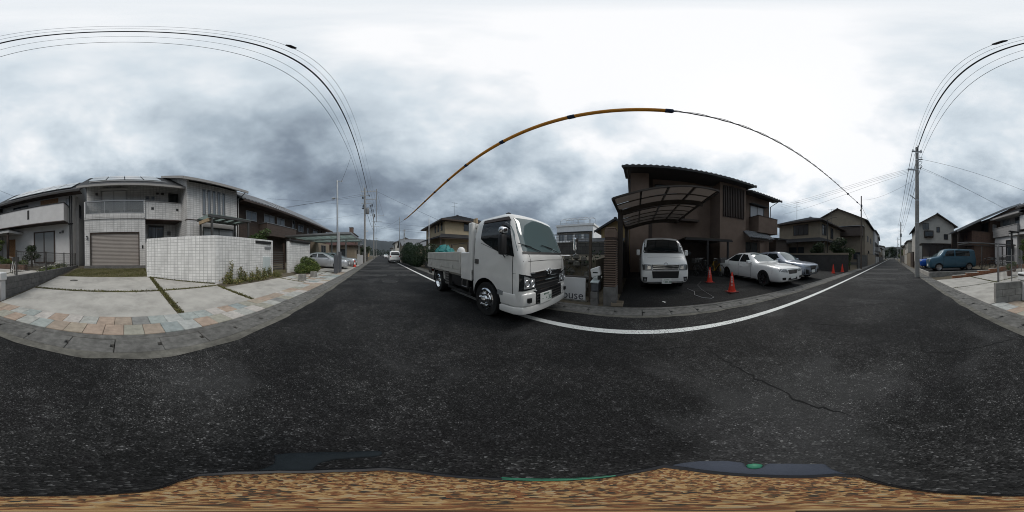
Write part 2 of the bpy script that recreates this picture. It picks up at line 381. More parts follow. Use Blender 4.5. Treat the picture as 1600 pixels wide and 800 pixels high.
def struct(o, kind='structure'): o['kind'] = kind; return o
def BX(name, m, p, *b, bevel=0): return MB().box(*b).build(name, m, p, bevel)
def copy_thing(src, loc, rz, label, group=None):
    c = src.copy(); COL.objects.link(c); c.location = loc; c.rotation_euler = (0, 0, rz); c['label'] = label
    if group: c['group'] = group
    for ch in src.children:
        k = ch.copy(); COL.objects.link(k); k.parent = c
        for g in ch.children:
            q = g.copy(); COL.objects.link(q); q.parent = k
    return c
def text_mesh(body, size, ext=.002, align='CENTER'):
    cu = bpy.data.curves.new('txt', 'FONT'); cu.body = body; cu.size = size; cu.extrude = ext; cu.align_x = align; cu.align_y = 'CENTER'; cu.resolution_u = 3
    o = bpy.data.objects.new('txt', cu); COL.objects.link(o)
    dg = bpy.context.evaluated_depsgraph_get(); me = bpy.data.meshes.new_from_object(o.evaluated_get(dg))
    bpy.data.objects.remove(o); bpy.data.curves.remove(cu); return me
def lettering(name, body, size, m, origin, tan, up, parent=None, ext=.002, sx=1.0):
    me = text_mesh(body, size, ext); t = Vector(tan).normalized(); u = Vector(up).normalized(); n = t.cross(u)
    M = Matrix((( t.x * sx, u.x, n.x, origin[0]), (t.y * sx, u.y, n.y, origin[1]), (t.z * sx, u.z, n.z, origin[2]), (0, 0, 0, 1)))
    me.transform(M); me.materials.clear(); return obj(name, me, m, parent)
# ---- pieces of buildings
def slope(name, a, b, c, d, m, parent, course=.28, step=.022, thick=.05, wave=0., pitch=.3):
    """roof slope: a,b eave ends, c,d upper ends (b-c and a-d are the verges); stepped courses, optional tile waves"""
    a, b, c, d = (Vector(q) for q in (a, b, c, d)); nrm = (b - a).cross(d - a).normalized()
    if nrm.z < 0: nrm = -nrm
    nc = max(2, int(((d - a).length + (c - b).length) / 2 / course)); wd = (b - a).length
    nw = max(1, int(wd / pitch)) * 4 if wave else max(2, int(wd / 1.5))
    me = MB(); rows = []
    for i in range(nc):
        for t, h in ((i / nc, step), ((i + 1) / nc, 0.)):
            row = []
            for k in range(nw + 1):
                s = k / nw; p = (a.lerp(b, s)).lerp(d.lerp(c, s), t)
                w = wave * (math.sin(2 * math.pi * k / 4) if wave else 0)
                row.append(p + nrm * (h + w + thick))
            rows.append(row)
    vs = [p for r in rows for p in r]; n = nw + 1
    fs = [(i*n + k, i*n + k + 1, (i+1)*n + k + 1, (i+1)*n + k) for i in range(len(rows) - 1) for k in range(nw)]
    me.add(vs, fs)
    o = len(me.v); lo = [p - nrm * (thick + step) for p in rows[0]]; hi = [p - nrm * thick for p in rows[-1]]
    me.add(lo + hi, [(k, n + k, n + k + 1, k + 1) for k in range(nw)])
    me.f += [(k, o + k, o + k + 1, k + 1) for k in range(nw)]
    e = (len(rows) - 1) * n
    me.f += [(e + k, e + k + 1, o + n + k + 1, o + n + k) for k in range(nw)]
    me.f.append(tuple(i*n for i in range(len(rows))) + (o + n, o)); me.f.append(tuple(i*n + nw for i in range(len(rows))) + (o + n + nw, o + nw))
    return me.build(name, m, parent)
def win(parent, p, tan, w, h, frame='bronze_frame', pane='house_glass', mull=1, fw=.05, name='window', dep=.06):
    """window on a wall face: p = bottom centre on the face, tan = horizontal direction; normal is tan x up"""
    t = Vector(tan).normalized(); n = t.cross(Vector((0, 0, 1))); p = Vector(p); up = Vector((0, 0, 1))
    f = MB()
    def bx(u0, u1, z0, z1, d0, d1):
        q = [p + t*u0 + n*d0, p + t*u1 + n*d0, p + t*u1 + n*d1, p + t*u0 + n*d1]
        return [k + up*z0 for k in q], [k + up*z1 for k in q]
    f.hexa(*bx(-w/2, w/2, 0, fw, -.02, dep)); f.hexa(*bx(-w/2, w/2, h - fw, h, -.02, dep))
    f.hexa(*bx(-w/2, -w/2 + fw, fw, h - fw, -.02, dep)); f.hexa(*bx(w/2 - fw, w/2, fw, h - fw, -.02, dep))
    for k in range(mull):
        u = -w/2 + w * (k + 1) / (mull + 1); f.hexa(*bx(u - fw*.4, u + fw*.4, fw, h - fw, -.02, dep - .01))
    o = f.build(name, frame, parent)
    g = MB()
    edges = [-w/2 + fw*.9] + [-w/2 + w * (k + 1) / (mull + 1) for k in range(mull)] + [w/2 - fw*.9]
    for k in range(mull + 1):
        gg = MB().hexa(*bx(edges[k] + .012, edges[k + 1] - .012, fw*.9, h - fw*.9, -.01, .012 + .012 * (k % 2))).build('pane', pane, o)
    return o
def gutter_pipe(parent, pts, r=.035, m='trim_black', name='drainpipe'): return MB().tube(pts, r, 6).build(name, m, parent)
# ---- foliage
def leaves(mb, c, rad, n, size, rnd, shell=.55, flat=.5):
    c = Vector(c)
    for _ in range(n):
        while True:
            d = Vector((rnd.uniform(-1, 1), rnd.uniform(-1, 1), rnd.uniform(-1, 1)))
            if .05 < d.length < 1: break
        d = d.normalized() * (shell + (1 - shell) * rnd.random() ** .6)
        p = c + Vector((d.x * rad[0], d.y * rad[1], d.z * rad[2]))
        a = Vector((rnd.gauss(0, 1), rnd.gauss(0, 1), rnd.gauss(0, flat))).normalized()
        b = a.cross(Vector((rnd.gauss(0, 1), rnd.gauss(0, 1), rnd.gauss(0, 1)))).normalized()
        s = size * rnd.uniform(.6, 1.35)
        mb.add([p - a*s, p + b*s*.45, p + a*s, p - b*s*.45], [(0, 1, 2, 3)])
def crown(name, blobs, n, size, m, parent, seed=1, shell=.4):
    rnd = random.Random(seed); mb = MB(); tot = sum((r[0]*r[1]*r[2]) ** (2/3) for c, r in blobs)
    for c, r in blobs: leaves(mb, c, r, int(n * (r[0]*r[1]*r[2]) ** (2/3) / tot), size, rnd, shell)
    me = bpy.data.meshes.new(name); me.from_pydata(mb.v, [], mb.f); return obj(name, me, m, parent)
def tree(name, label, base, h, rad, m='leaf_dark', n=2500, size=.07, seed=1, group=None, cat='tree', lobes=9, trunk=.08, low=.35):
    t = T(name, label, cat, base, 0, group); rnd = random.Random(seed); b = Vector(base)
    top = b + Vector((rnd.uniform(-.1, .1), rnd.uniform(-.1, .1), h * .8))
    tm = MB().tube([b - Vector((0, 0, .05)), b.lerp(top, .4) + Vector((.03, .02, 0)), top], [trunk, trunk * .75, trunk * .2], 7)
    blobs = []
    for k in range(lobes):
        a = rnd.uniform(0, 6.28); q = rnd.uniform(.15, .75); z = h * rnd.uniform(low, .88)
        fall = 1 - .45 * abs(z / h - .6) * 2
        c = b + Vector((math.cos(a) * rad * q * fall, math.sin(a) * rad * q * fall, z))
        s = rad * rnd.uniform(.32, .55); blobs.append((c, (s, s, s * .8)))
        tm.tube([b.lerp(top, .3 + .4 * rnd.random()), c], [trunk * .4, trunk * .1], 5)
    tm.build('trunk', 'bark', t); crown('crown', blobs, n, size, m, t, seed); return t
def line_pts(a, b, sag, n=24):
    a, b = Vector(a), Vector(b)
    return [a.lerp(b, i / n) - Vector((0, 0, sag * 4 * (i / n) * (1 - i / n))) for i in range(n + 1)]
# ------------------------------------------------------------------ ground, road, gutters
def sheet(name, m, pts, kind='structure'):
    mb = MB(); mb.add(pts, [tuple(range(len(pts)))]); o = mb.build(name, m); struct(o, kind); return o
def lz(x): return .03 + .08 * (-x - 3.3) if x < -3.3 else .03       # height of the sloping plots on the west side
def rz_(x): return .03 + .035 * (x - 3.9) if x > 3.9 else .03
sheet('ground', 'ground', [(-2500, -2500, -.12), (2500, -2500, -.12), (2500, 2500, -.12), (-2500, 2500, -.12)])
sheet('road', 'asphalt', [(-1.8, -160, 0), (3.30, -160, 0), (3.30, 200, 0), (-1.8, 200, 0)])
sheet('edge_line', 'paint_white', [(2.50, -150, .004), (2.65, -150, .004), (2.65, 150, .004), (2.50, 150, .004)])
mat('asphalt_patch', (.038, .038, .037), .9, .45, 9., .5, 90, dirt=.5); mat('asphalt_patch_dark', (.022, .0222, .023), .9, .3, 14., .5, 90)
for i, (x0, x1, y0, y1) in enumerate([(-1.7, .4, 9.6, 10.5), (.9, 2.4, 9.8, 10.4), (-1.7, 2.4, 12.4, 13.5), (.8, 2.4, 15.0, 17.0), (-1.75, 1.0, 18.5, 20.2), (-1.75, 2.4, 25, 28), (-1.7, 2.3, -14.0, -12.8), (-.6, 2.3, -18.5, -16.6), (-1.7, 2.2, -26, -23), (-1.7, 1.2, -36, -31), (-.2, 2.3, -10.2, -9.5)]):
    rnd = random.Random(i); n = 14
    top = [(x0 + (x1-x0)*k/n, y1 + rnd.uniform(-.18, .18), .003) for k in range(n + 1)]; bot = [(x0 + (x1-x0)*k/n, y0 + rnd.uniform(-.18, .18), .003) for k in range(n + 1)]
    sheet('road_patch', 'asphalt_patch', bot + top[::-1])
mat('crack', (.006, .006, .006), .95, .2)
for i, line in enumerate([[(1.96, -.86), (1.65, -.9), (1.33, -.94), (1.09, -.95), (.91, -.96), (.69, -.93), (.51, -.89), (.22, -.86)], [(-.44, -2.71), (-.39, -2.3), (-.37, -1.95), (-.57, -1.88), (-.97, -1.83), (-1.66, -1.74)], [(1.48, -2.66), (1.07, -2.75), (.71, -2.77), (.59, -2.99), (.25, -2.79)],
        [(-1.5, -.31), (-1.28, -.27), (-.91, -.26)], [(2.23, 1.18), (2.11, .91), (1.94, .25), (2.0, -.37), (1.96, -.86)], [(-.06, 3.19), (.58, 3.22), (1.35, 3.07)], [(2.98, -4.3), (1.84, -4.74), (-.1, -4.64)], [(1.64, -3.78), (.26, -4.5), (-1.39, -4.57)], [(-1.6, 8.8), (.4, 9.0), (2.4, 8.7)], [(-1.6, -8.0), (.2, -8.2), (2.2, -7.9)]]):
    rnd = random.Random(100 + i); P = []
    for a, b in zip(line[:-1], line[1:]):
        L = math.dist(a, b); n = max(2, int(L / .05))
        for k in range(n):
            t = k / n; P.append((a[0] + (b[0]-a[0])*t + rnd.gauss(0, .014), a[1] + (b[1]-a[1])*t + rnd.gauss(0, .014)))
    P.append(line[-1]); up_, lo_ = [], []
    for k, p in enumerate(P):
        q0, q1 = P[max(0, k-1)], P[min(len(P)-1, k+1)]; d = Vector((q1[0]-q0[0], q1[1]-q0[1])).normalized(); w = (.010 if i else .008) * rnd.uniform(.4, 1.3) * (min(1, k/3, (len(P)-1-k)/3) + .1)
        up_.append((p[0] - d.y*w, p[1] + d.x*w, .0035)); lo_.append((p[0] + d.y*w, p[1] - d.x*w, .0035))
    mb = MB(); m_ = len(P); mb.add(up_ + lo_, [(k, k+1, m_+k+1, m_+k) for k in range(m_-1)]); struct(mb.build('road_crack', 'crack'))
# terrain on both sides
def profile_sheet(name, m, prof, y0, y1, dz=0.):
    mb = MB(); n = len(prof)
    mb.add([(x, y0, z + dz) for x, z in prof] + [(x, y1, z + dz) for x, z in prof], [(i, i + 1, n + i + 1, n + i) for i in range(n - 1)])
    return struct(mb.build(name, m))
profile_sheet('plot_ground_west', 'soil', [(-2.38, -.03), (-3.3, .005), (-9.9, .53), (-14, .56), (-120, .6)], -150, 110)
profile_sheet('plot_ground_east', 'soil', [(3.85, -.03), (3.95, .0), (12, .27), (20, .3), (120, .3)], -150, 110)
profile_sheet('car_park', 'lot_asphalt', [(3.9, .035), (12, .318)], -13.95, .48)
# gutters: each cover slab is a piece
def gutter(name, x0, x1, side):
    strip, curb = (x0 + .13, x0 - .38 - .0) if side < 0 else (None, None)
    if side < 0: xa, xb, xc, xd = -1.76, -1.91, -2.29, -2.42
    else: xa, xb, xc, xd = 3.27, 3.36, 3.76, 3.90
    base = MB()
    base.box(xb, xc, -45, 60, -.3, -.055)
    g = base.build(name, 'under_black'); struct(g)
    rnd = random.Random(3 if side < 0 else 4)
    # rough mortar edge against the asphalt
    mb = MB(); n = 330; ys = [-45 + 105 * k / n for k in range(n + 1)]
    e = [(xa + side * -rnd.uniform(-.03, .035), y, .006) for y in ys]; f = [(xb, y, .012) for y in ys]; h = [(xb, y, -.1) for y in ys]
    mb.add(e + f + h, [(i, i + 1, n + 2 + i, n + 1 + i) for i in range(n)] + [(n + 1 + i, n + 2 + i, 2*n + 3 + i, 2*n + 2 + i) for i in range(n)]); mb.build('edge_mortar', 'old_concrete', g)
    MB().box(xc, xd, -45, 60, -.2, .028).build('kerb', 'gutter_concrete', g, bevel=.012)
    ln = .62; vs = []
    xm = (xb + xc) / 2
    a, b = (xc + .006, xb - .004) if side < 0 else (xb + .004, xc - .006)
    poly = [(a, .004), (b, .004), (b, ln - .004), (xm + .045, ln - .004), (xm + .045, ln - .055), (xm - .045, ln - .055), (xm - .045, ln - .004), (a, ln - .004)]
    proto = None
    y = -40.0 - .14; y = -.14 - ln * 56
    while y < 48:
        if proto is None:
            proto = MB().prism([(p[0], p[1], -.07) for p in poly], (0, 0, .088)).build('slab', 'gutter_concrete', g, bevel=.007); o = proto
        else:
            o = proto.copy(); COL.objects.link(o)
        o.location = (0, y, rnd.uniform(-.005, .005)); o.rotation_euler = (0, rnd.uniform(-.01, .01) * .0, rnd.uniform(-.004, .004)*.3)
        y += ln
gutter('gutter_west', 0, 0, -1); gutter('gutter_east', 0, 0, 1)
# natural stone border between gutter and forecourt, two staggered rows
sb = MB().box(-3.235, -2.425, -3.55, 11.2, -.1, .012).build('stone_border', 'old_concrete'); struct(sb)
rnd = random.Random(11); protos = {}
for row, (xa, xb) in enumerate(((-2.43, -2.825), (-2.833, -3.228))):
    y = -3.52 + row * .15
    while y < 10.8:
        k = rnd.randrange(len(STONE)); ln = .318
        if (row, k) not in protos:
            o = MB().box(xa, xb, .003, ln - .003, 0, .034).build('paving_stone', STONE[k], sb, bevel=.006); protos[(row, k)] = o
        else: o = protos[(row, k)].copy(); COL.objects.link(o)
        o.location = (0, y, rnd.uniform(-.003, .004)); y += ln
# concrete pads of the forecourts
def pad(pts, name='concrete_pad', m='concrete_pad', t=.05):
    mb = MB(); n = len(pts)
    mb.add([(x, y, lz(x) - t) for x, y in pts] + [(x, y, lz(x)) for x, y in pts], [tuple(range(n))[::-1], tuple(range(n, 2*n))] + [(i, (i+1) % n, n + (i+1) % n, n + i) for i in range(n)])
    return mb.build(name, m, FORE, bevel=.012)
FORE = struct(MB().box(-9.6, -9.5, -3.1, -3.0, .3, .5).build('forecourt', 'concrete_pad'))
pad([(-3.25, -3.12), (-3.25, 1.09), (-5.04, 1.09), (-5.04, -3.12)]); pad([(-5.14, -3.12), (-5.14, 1.09), (-7.32, 1.09), (-7.32, -3.12)])
pad([(-3.25, 1.25), (-3.25, 3.20), (-5.04, 3.20), (-5.04, 1.25)]); pad([(-5.14, 1.25), (-5.14, 3.30), (-5.30, 3.28), (-6.98, 1.25)])
pad([(-3.25, 3.30), (-3.25, 6.55), (-4.75, 6.55), (-4.75, 3.30)])
pad([(-2.44, -6.22), (-2.44, -3.58), (-4.50, -3.58), (-4.50, -6.22)]); pad([(-2.44, -8.78), (-2.44, -6.32), (-4.50, -6.32), (-4.50, -8.78)])
pad([(-4.60, -6.22), (-4.60, -3.58), (-8.6, -3.58), (-8.6, -6.22)]); pad([(-4.60, -8.78), (-4.60, -6.32), (-8.6, -6.32), (-8.6, -8.78)])
# irregular flagstones by the gate
rnd = random.Random(5)
for i in range(9):
    for j in range(4):
        x0, y0 = -3.25 - j * .5, 6.62 + i * .48
        if x0 - .46 < -5.2: continue
        pts = [(x0 - rnd.uniform(0, .04), y0 + rnd.uniform(0, .04)), (x0 - rnd.uniform(0, .04), y0 + .45 - rnd.uniform(0, .05)), (x0 - .46 + rnd.uniform(0, .05), y0 + .45 - rnd.uniform(0, .05)), (x0 - .46 + rnd.uniform(0, .05), y0 + rnd.uniform(0, .04))]
        pad(pts, 'flagstone', STONE[rnd.choice((1, 4, 7, 8, 1, 0))], .04)
profile_sheet('driveway_north', 'concrete_pad', [(-2.44, .028), (-3.3, .05), (-8.5, .30)], 11.25, 19.5)
# moss and weeds in the joints
def strip_moss(name, segs, n, size, seed, m='leaf_moss', hgt=.03, wid=.05):
    rnd = random.Random(seed); mb = MB(); tot = sum((Vector(b) - Vector(a)).length for a, b in segs)
    for a, b in segs:
        a, b = Vector(a), Vector(b); t = (b - a); q = Vector((-t.y, t.x)).normalized()
        for _ in range(int(n * t.length / tot)):
            p = a + t * rnd.random() + q * rnd.gauss(0, wid * .5); s = size * rnd.uniform(.5, 1.5)
            c = Vector((p.x, p.y, lz(p.x) + rnd.uniform(-.03, hgt * .3))); d = Vector((rnd.gauss(0, .5), rnd.gauss(0, .5), 1)).normalized() * hgt * rnd.uniform(.4, 1.4)
            e = Vector((rnd.gauss(0, 1), rnd.gauss(0, 1), .2)).normalized() * s * .4
            mb.add([c - e, c + e, c + d + e*.3, c + d - e*.3], [(0, 1, 2, 3)])
    me = bpy.data.meshes.new(name); me.from_pydata(mb.v, [], mb.f); o = obj(name, me, m); return struct(o, 'stuff')
tag(strip_moss('joint_moss', [((-9.7, 1.17), (-3.3, 1.17)), ((-5.09, -3.1), (-5.09, 1.09)), ((-5.09, 1.25), (-5.09, 3.2)), ((-5.05, 3.25), (-3.25, 3.25)), ((-5.35, 3.3), (-7.2, 1.1))], 9000, .035, 1, wid=.09), 'green moss growing in the joints between the concrete slabs', 'moss')
tag(strip_moss('joint_weeds', [((-4.55, -8.7), (-4.55, -3.6)), ((-8.0, -6.27), (-2.5, -6.27)), ((-4.8, 6.6), (-3.3, 6.6))], 2500, .03, 2, wid=.06, m='leaf_weed'), 'thin weeds in the slab joints before the white neighbour house', 'weeds')
gp = MB().add([(-7.34, -2.95, lz(-7.34) - .012), (-7.34, 1.1, lz(-7.34) - .012), (-9.85, 1.1, lz(-9.85) - .012), (-9.85, -2.95, lz(-9.85) - .012)], [(0, 1, 2, 3)])
mat('moss_ground', (.125, .112, .062), .95, .35, 8., .8, 60)
struct(gp.build('moss_ground', 'moss_ground'))
rnd = random.Random(8); mb = MB()
for _ in range(15000):
    x, y = rnd.uniform(-9.8, -7.36), rnd.uniform(-2.9, 1.05); s = .02 * rnd.uniform(.5, 1.5); c = Vector((x, y, lz(x) - .015))
    k = max(.25, 1.1 - .5 * abs(math.sin(x * 2.1 + y * 1.3))); d = Vector((rnd.gauss(0, .6), rnd.gauss(0, .6), 1)).normalized() * .05 * k * rnd.uniform(.4, 1.6); e = Vector((rnd.gauss(0, 1), rnd.gauss(0, 1), 0)).normalized() * s * .5
    mb.add([c - e, c + e, c + d], [(0, 1, 2)])
me = bpy.data.meshes.new('grass'); me.from_pydata(mb.v, [], mb.f); o = obj('grass', me, 'leaf_moss'); struct(o, 'stuff'); tag(o, 'short patchy grass before the garage shutter', 'grass')
# manhole
mh = T('manhole_cover', 'round iron manhole cover set in the road behind the truck bed', 'manhole', (.45, 7.7, 0))
MB().lathe([(.0, .004), (.30, .004), (.31, .010), (.36, .010), (.37, .002)], (.45, 7.7, 0), n=28).build('frame_ring', 'asphalt_patch', mh)
MB().lathe([(.0, .012), (.28, .012), (.29, .006)], (.45, 7.7, 0), n=28).build('lid', 'asphalt_patch_dark', mh)
mh2 = T('drain_lid', 'small dark round drain lid in the concrete before the garage', 'drain lid', (-6.55, -2.1, lz(-6.55)))
MB().lathe([(.0, .012), (.13, .012), (.14, .0)], (-6.55, -2.1, lz(-6.55)), n=20).build('lid', 'aluminium_dark', mh2)
MB().lathe([(.14, .004), (.15, .008), (.17, .004), (.175, -.01)], (-6.55, -2.1, lz(-6.55)), n=20).build('ring', 'old_concrete', mh2)
# ------------------------------------------------------------------ west side: tiled house with garage
X, Y, Z = Vector((1, 0, 0)), Vector((0, 1, 0)), Vector((0, 0, 1))
h = T('tiled_house', 'white tiled two-storey house with beige garage shutter and glass balcony', 'house', (-11, 2, .5))
BX('plinth', 'block', h, -16, -9.86, -2.50, 7.5, .3, .72)
g = MB()      # garage block, front with an opening for the shutter
g.box(-16, -10.12, -2.46, 1.29, .60, 3.70)
g.box(-10.12, -9.9, -2.46, -2.12, .62, 3.70); g.box(-10.12, -9.9, .93, 1.29, .62, 3.70); g.box(-10.12, -9.9, -2.12, .93, 2.78, 3.70)
g.build('garage_wall', 'tile_white', h)
BX('ledge', 'tile_white', h, -9.9, -9.84, -2.48, 1.31, 3.62, 3.70)
sh = MB(); n = 26
for k in range(n):
    z0 = .56 + 2.2 * k / n; z1 = .56 + 2.2 * (k + 1) / n
    sh.prism([(-10.03, -2.10, z0), (-10.00, -2.10, z0 + .02), (-10.00, -2.10, z1 - .012), (-10.03, -2.10, z1)], (0, 3.01, 0))
s_ = sh.build('garage_shutter', 'shutter', h)
BX('shutter_rail', 'trim_brown', s_, -10.05, -9.93, -2.12, -2.06, .55, 2.78); BX('shutter_rail', 'trim_brown', s_, -10.05, -9.93, .87, .93, .55, 2.78)
BX('shutter_bar', 'aluminium', s_, -10.02, -9.985, -2.06, .87, .555, .62)
BX('shutter_housing', 'trim_brown', s_, -10.04, -9.93, -2.06, .87, 2.70, 2.78)
def lantern(p, parent):
    x, y, z = p; o = MB().box(x, x + .10, y - .05, y + .05, z, z + .22).build('wall_lantern', 'trim_black', parent, bevel=.015)
    MB().box(x + .015, x + .105, y - .035, y + .035, z + .04, z + .14).build('lamp_glass', 'pale_blind', o); return o
lantern((-9.9, -2.30, 2.35), h); BX('letter_slot', 'trim_black', h, -9.9, -9.86, 1.07, 1.15, 1.75, 1.95)
# upper floor set back
BX('upper_wall', 'tile_white', h, -16, -10.6, -2.46, 4.0, 3.7, 6.38)
MB().box(-9.9, -9.82, -2.46, -2.38, 3.70, 4.80).box(-9.9, -9.82, 1.21, 1.29, 3.70, 4.80).box(-9.9, -9.84, -2.38, 1.21, 3.72, 3.96).build('balcony_parapet', 'tile_white', h)
BX('side_parapet', 'tile_white', h, -10.6, -9.9, -2.46, -2.40, 3.7, 4.8)
for k in range(3):
    y0 = -2.36 + 3.55 * k / 3; BX('balcony_pane', 'balcony_glass', h, -9.872, -9.86, y0 + .02, y0 + 1.165, 4.0, 4.74)
MB().box(-9.90, -9.83, -2.40, 1.23, 4.76, 4.83).box(-9.88, -9.85, -2.38, 1.21, 3.965, 4.0).build('balcony_rail', 'aluminium', h)
for k in range(4):
    y0 = -2.36 + 3.55 * k / 3; BX('balcony_post', 'aluminium', h, -9.888, -9.848, y0 - .018, y0 + .018, 4.0, 4.76)
for k, (y0, hh) in enumerate(((-1.9, .22), (-1.2, .25), (-.5, .2), (.2, .25), (.75, .3))):
    BX('planter_box', 'grey_metal', h, -10.35, -10.1, y0 - .25, y0 + .25, 3.99, 3.99 + hh, bevel=.02)
BX('balcony_floor', 'soffit', h, -11.2, -9.95, -2.4, 1.25, 3.705, 3.74)
win(h, (-10.6, -.65, 3.9), Y, 1.65, 1.9, 'aluminium', 'white_plastic', 1)
BX('shutter_case', 'siding_white', h, -10.6, -10.42, -1.53, .23, 5.80, 5.93)
for yy in (1.53, 1.9): win(h, (-10.6, yy, 5.12), Y, .25, .27, 'aluminium', 'slit_glass', 0, .03)
win(h, (-10.6, 3.3, 4.85), Y, .7, .85, 'aluminium_dark', 'glass', 0)
BX('vent_hood', 'aluminium_dark', h, -10.6, -10.48, 2.45, 2.63, 5.55, 5.68); BX('vent_hood', 'aluminium_dark', h, -10.6, -10.48, -1.85, -1.7, 5.5, 5.65)
BX('vent_hood', 'aluminium_dark', h, -10.6, -10.46, 2.12, 2.28, 5.55, 5.66)
# middle balcony over the porch
BX('porch_balcony', 'tile_white', h, -10.6, -9.9, 1.31, 3.86, 3.60, 4.74)
BX('coping', 'soffit', h, -11.2, -9.87, 1.29, 3.86, 4.741, 4.79); BX('band', 'trim_brown', h, -11.18, -9.88, 1.31, 3.62, 3.545, 3.595)
for yy in (1.75, 3.35): BX('drain_hole', 'trim_black', h, -9.9, -9.88, yy - .06, yy + .06, 4.24, 4.36); BX('drain_hole_edge', 'aluminium_dark', h, -9.9, -9.887, yy - .085, yy + .085, 4.215, 4.385)
BX('porch_wall', 'tile_white', h, -16, -11.3, 1.3, 3.66, .6, 3.55)
BX('porch_step', 'concrete_pad', h, -11.3, -9.9, 1.3, 3.6, .5, .74)
d = win(h, (-11.3, 2.22, .75), Y, 1.15, 2.7, 'aluminium_dark', 'glass', 0, .06, 'front_door')
for k in range(3): BX('door_light', 'slit_glass', d, -11.285, -11.255, 1.98 + k*.12, 2.04 + k*.12, 1.2, 3.3)
BX('door_handle', 'chrome', d, -11.27, -11.21, 2.45, 2.48, 1.5, 2.3)
BX('door_intercom', 'aluminium_dark', h, -11.3, -11.26, 3.05, 3.3, 2.75, 3.05)
# right wing, taller
BX('wing_wall', 'tile_white', h, -16, -9.0, 3.66, 7.46, .6, 6.05)
BX('wing_band', 'trim_brown', h, -9.3, -8.98, 3.64, 5.0, 3.47, 3.52)
for k in range(5):
    y0 = 4.80 + k * .37; win(h, (-9.0, y0, 3.9), Y, .22, 1.75, 'aluminium', 'slit_glass', 0, .025)
w = win(h, (-9.0, 5.9, .95), Y, 2.4, 2.1, 'aluminium_dark', 'pale_blind', 1); BX('shutter_case', 'soffit', h, -9.0, -8.85, 4.66, 7.14, 3.07, 3.32)
# roofs
def gable(z, e): pass
rf = slope('roof', (-9.25, -2.75, 5.70), (-9.25, 3.9, 5.70), (-13.2, 3.9, 8.25), (-13.2, -2.75, 8.25), 'roof_grey', h)
slope('roof_back', (-17.0, 3.9, 5.75), (-17.0, -2.75, 5.75), (-13.2, -2.75, 8.25), (-13.2, 3.9, 8.25), 'roof_grey', h)
MB().prism([(-10.6, -2.46, 6.36), (-16, -2.46, 6.36), (-16, -2.46, 6.4), (-13.2, -2.46, 8.15), (-10.6, -2.46, 6.48)], (0, .15, 0)).build('gable_wall', 'tile_white', h)
MB().hexa([(-9.27, -2.7, 5.60), (-9.27, 3.66, 5.60), (-10.62, 3.66, 6.36), (-10.62, -2.7, 6.36)][::-1], [(-9.27, -2.7, 5.66), (-9.27, 3.66, 5.66), (-10.62, 3.66, 6.46), (-10.62, -2.7, 6.46)][::-1]).build('soffit', 'soffit', h)
BX('fascia', 'soffit', h, -9.27, -9.17, -2.75, 3.66, 5.58, 5.72)
for k in range(4):       # solar panels on the garage roof
    for j in range(2):
        y0, t0, t1 = -2.2 + k * 1.15, .18 + j * .34, .49 + j * .34
        P = lambda y, t: Vector((-9.25 - 3.95 * t, y, 5.70 + 2.55 * t)) + Vector((.06, 0, .09)) * 1.3
        q = [P(y0, t0), P(y0 + 1.08, t0), P(y0 + 1.08, t1), P(y0, t1)]
        MB().hexa(q, [v + Vector((.02, 0, .035)) for v in q]).build('solar_panel', 'glass', rf)
MB().bar((-9.7, -2.1, 6.15), (-9.7, 2.6, 6.15), .05, .06).bar((-11.3, -2.1, 7.1), (-11.3, 2.6, 7.1), .05, .06).build('panel_rail', 'aluminium', rf)
rw = slope('wing_roof', (-8.35, 3.15, 5.98), (-8.35, 7.95, 5.98), (-13.4, 7.95, 8.55), (-13.4, 3.15, 8.55), 'roof_grey', h)
slope('wing_roof_back', (-17.2, 7.95, 6.0), (-17.2, 3.15, 6.0), (-13.4, 3.15, 8.55), (-13.4, 7.95, 8.55), 'roof_grey', h)
MB().prism([(-9.0, 3.66, 6.05), (-16, 3.66, 6.05), (-16, 3.66, 6.6), (-13.4, 3.66, 8.45), (-9.0, 3.66, 6.22)], (0, .15, 0)).build('wing_gable', 'tile_white', h); MB().prism([(-9.0, 7.31, 6.05), (-16, 7.31, 6.05), (-16, 7.31, 6.6), (-13.4, 7.31, 8.45), (-9.0, 7.31, 6.22)], (0, .149, 0)).build('wing_gable', 'tile_white', h)
MB().prism([(-8.33, 3.12, 5.86), (-8.33, 3.12, 6.05), (-13.4, 3.12, 8.62), (-13.4, 3.12, 8.40)], (0, .06, 0)).prism([(-8.33, 7.92, 5.86), (-8.33, 7.92, 6.05), (-13.4, 7.92, 8.62), (-13.4, 7.92, 8.40)], (0, .06, 0)).box(-8.37, -8.28, 3.19, 7.91, 5.84, 6.02).build('wing_fascia', 'soffit', h)
MB().hexa([(-8.4, 3.2, 5.95), (-8.4, 7.9, 5.95), (-9.0, 7.9, 6.24), (-9.0, 3.2, 6.24)][::-1], [(-8.4, 3.2, 5.97), (-8.4, 7.9, 5.97), (-9.0, 7.9, 6.26), (-9.0, 3.2, 6.26)][::-1]).build('wing_soffit', 'soffit', h)
gutter_pipe(h, [(-8.35, 7.75, 5.9), (-8.75, 7.62, 5.6), (-8.95, 7.55, 5.5), (-8.95, 7.55, .6)], .035, 'soffit')
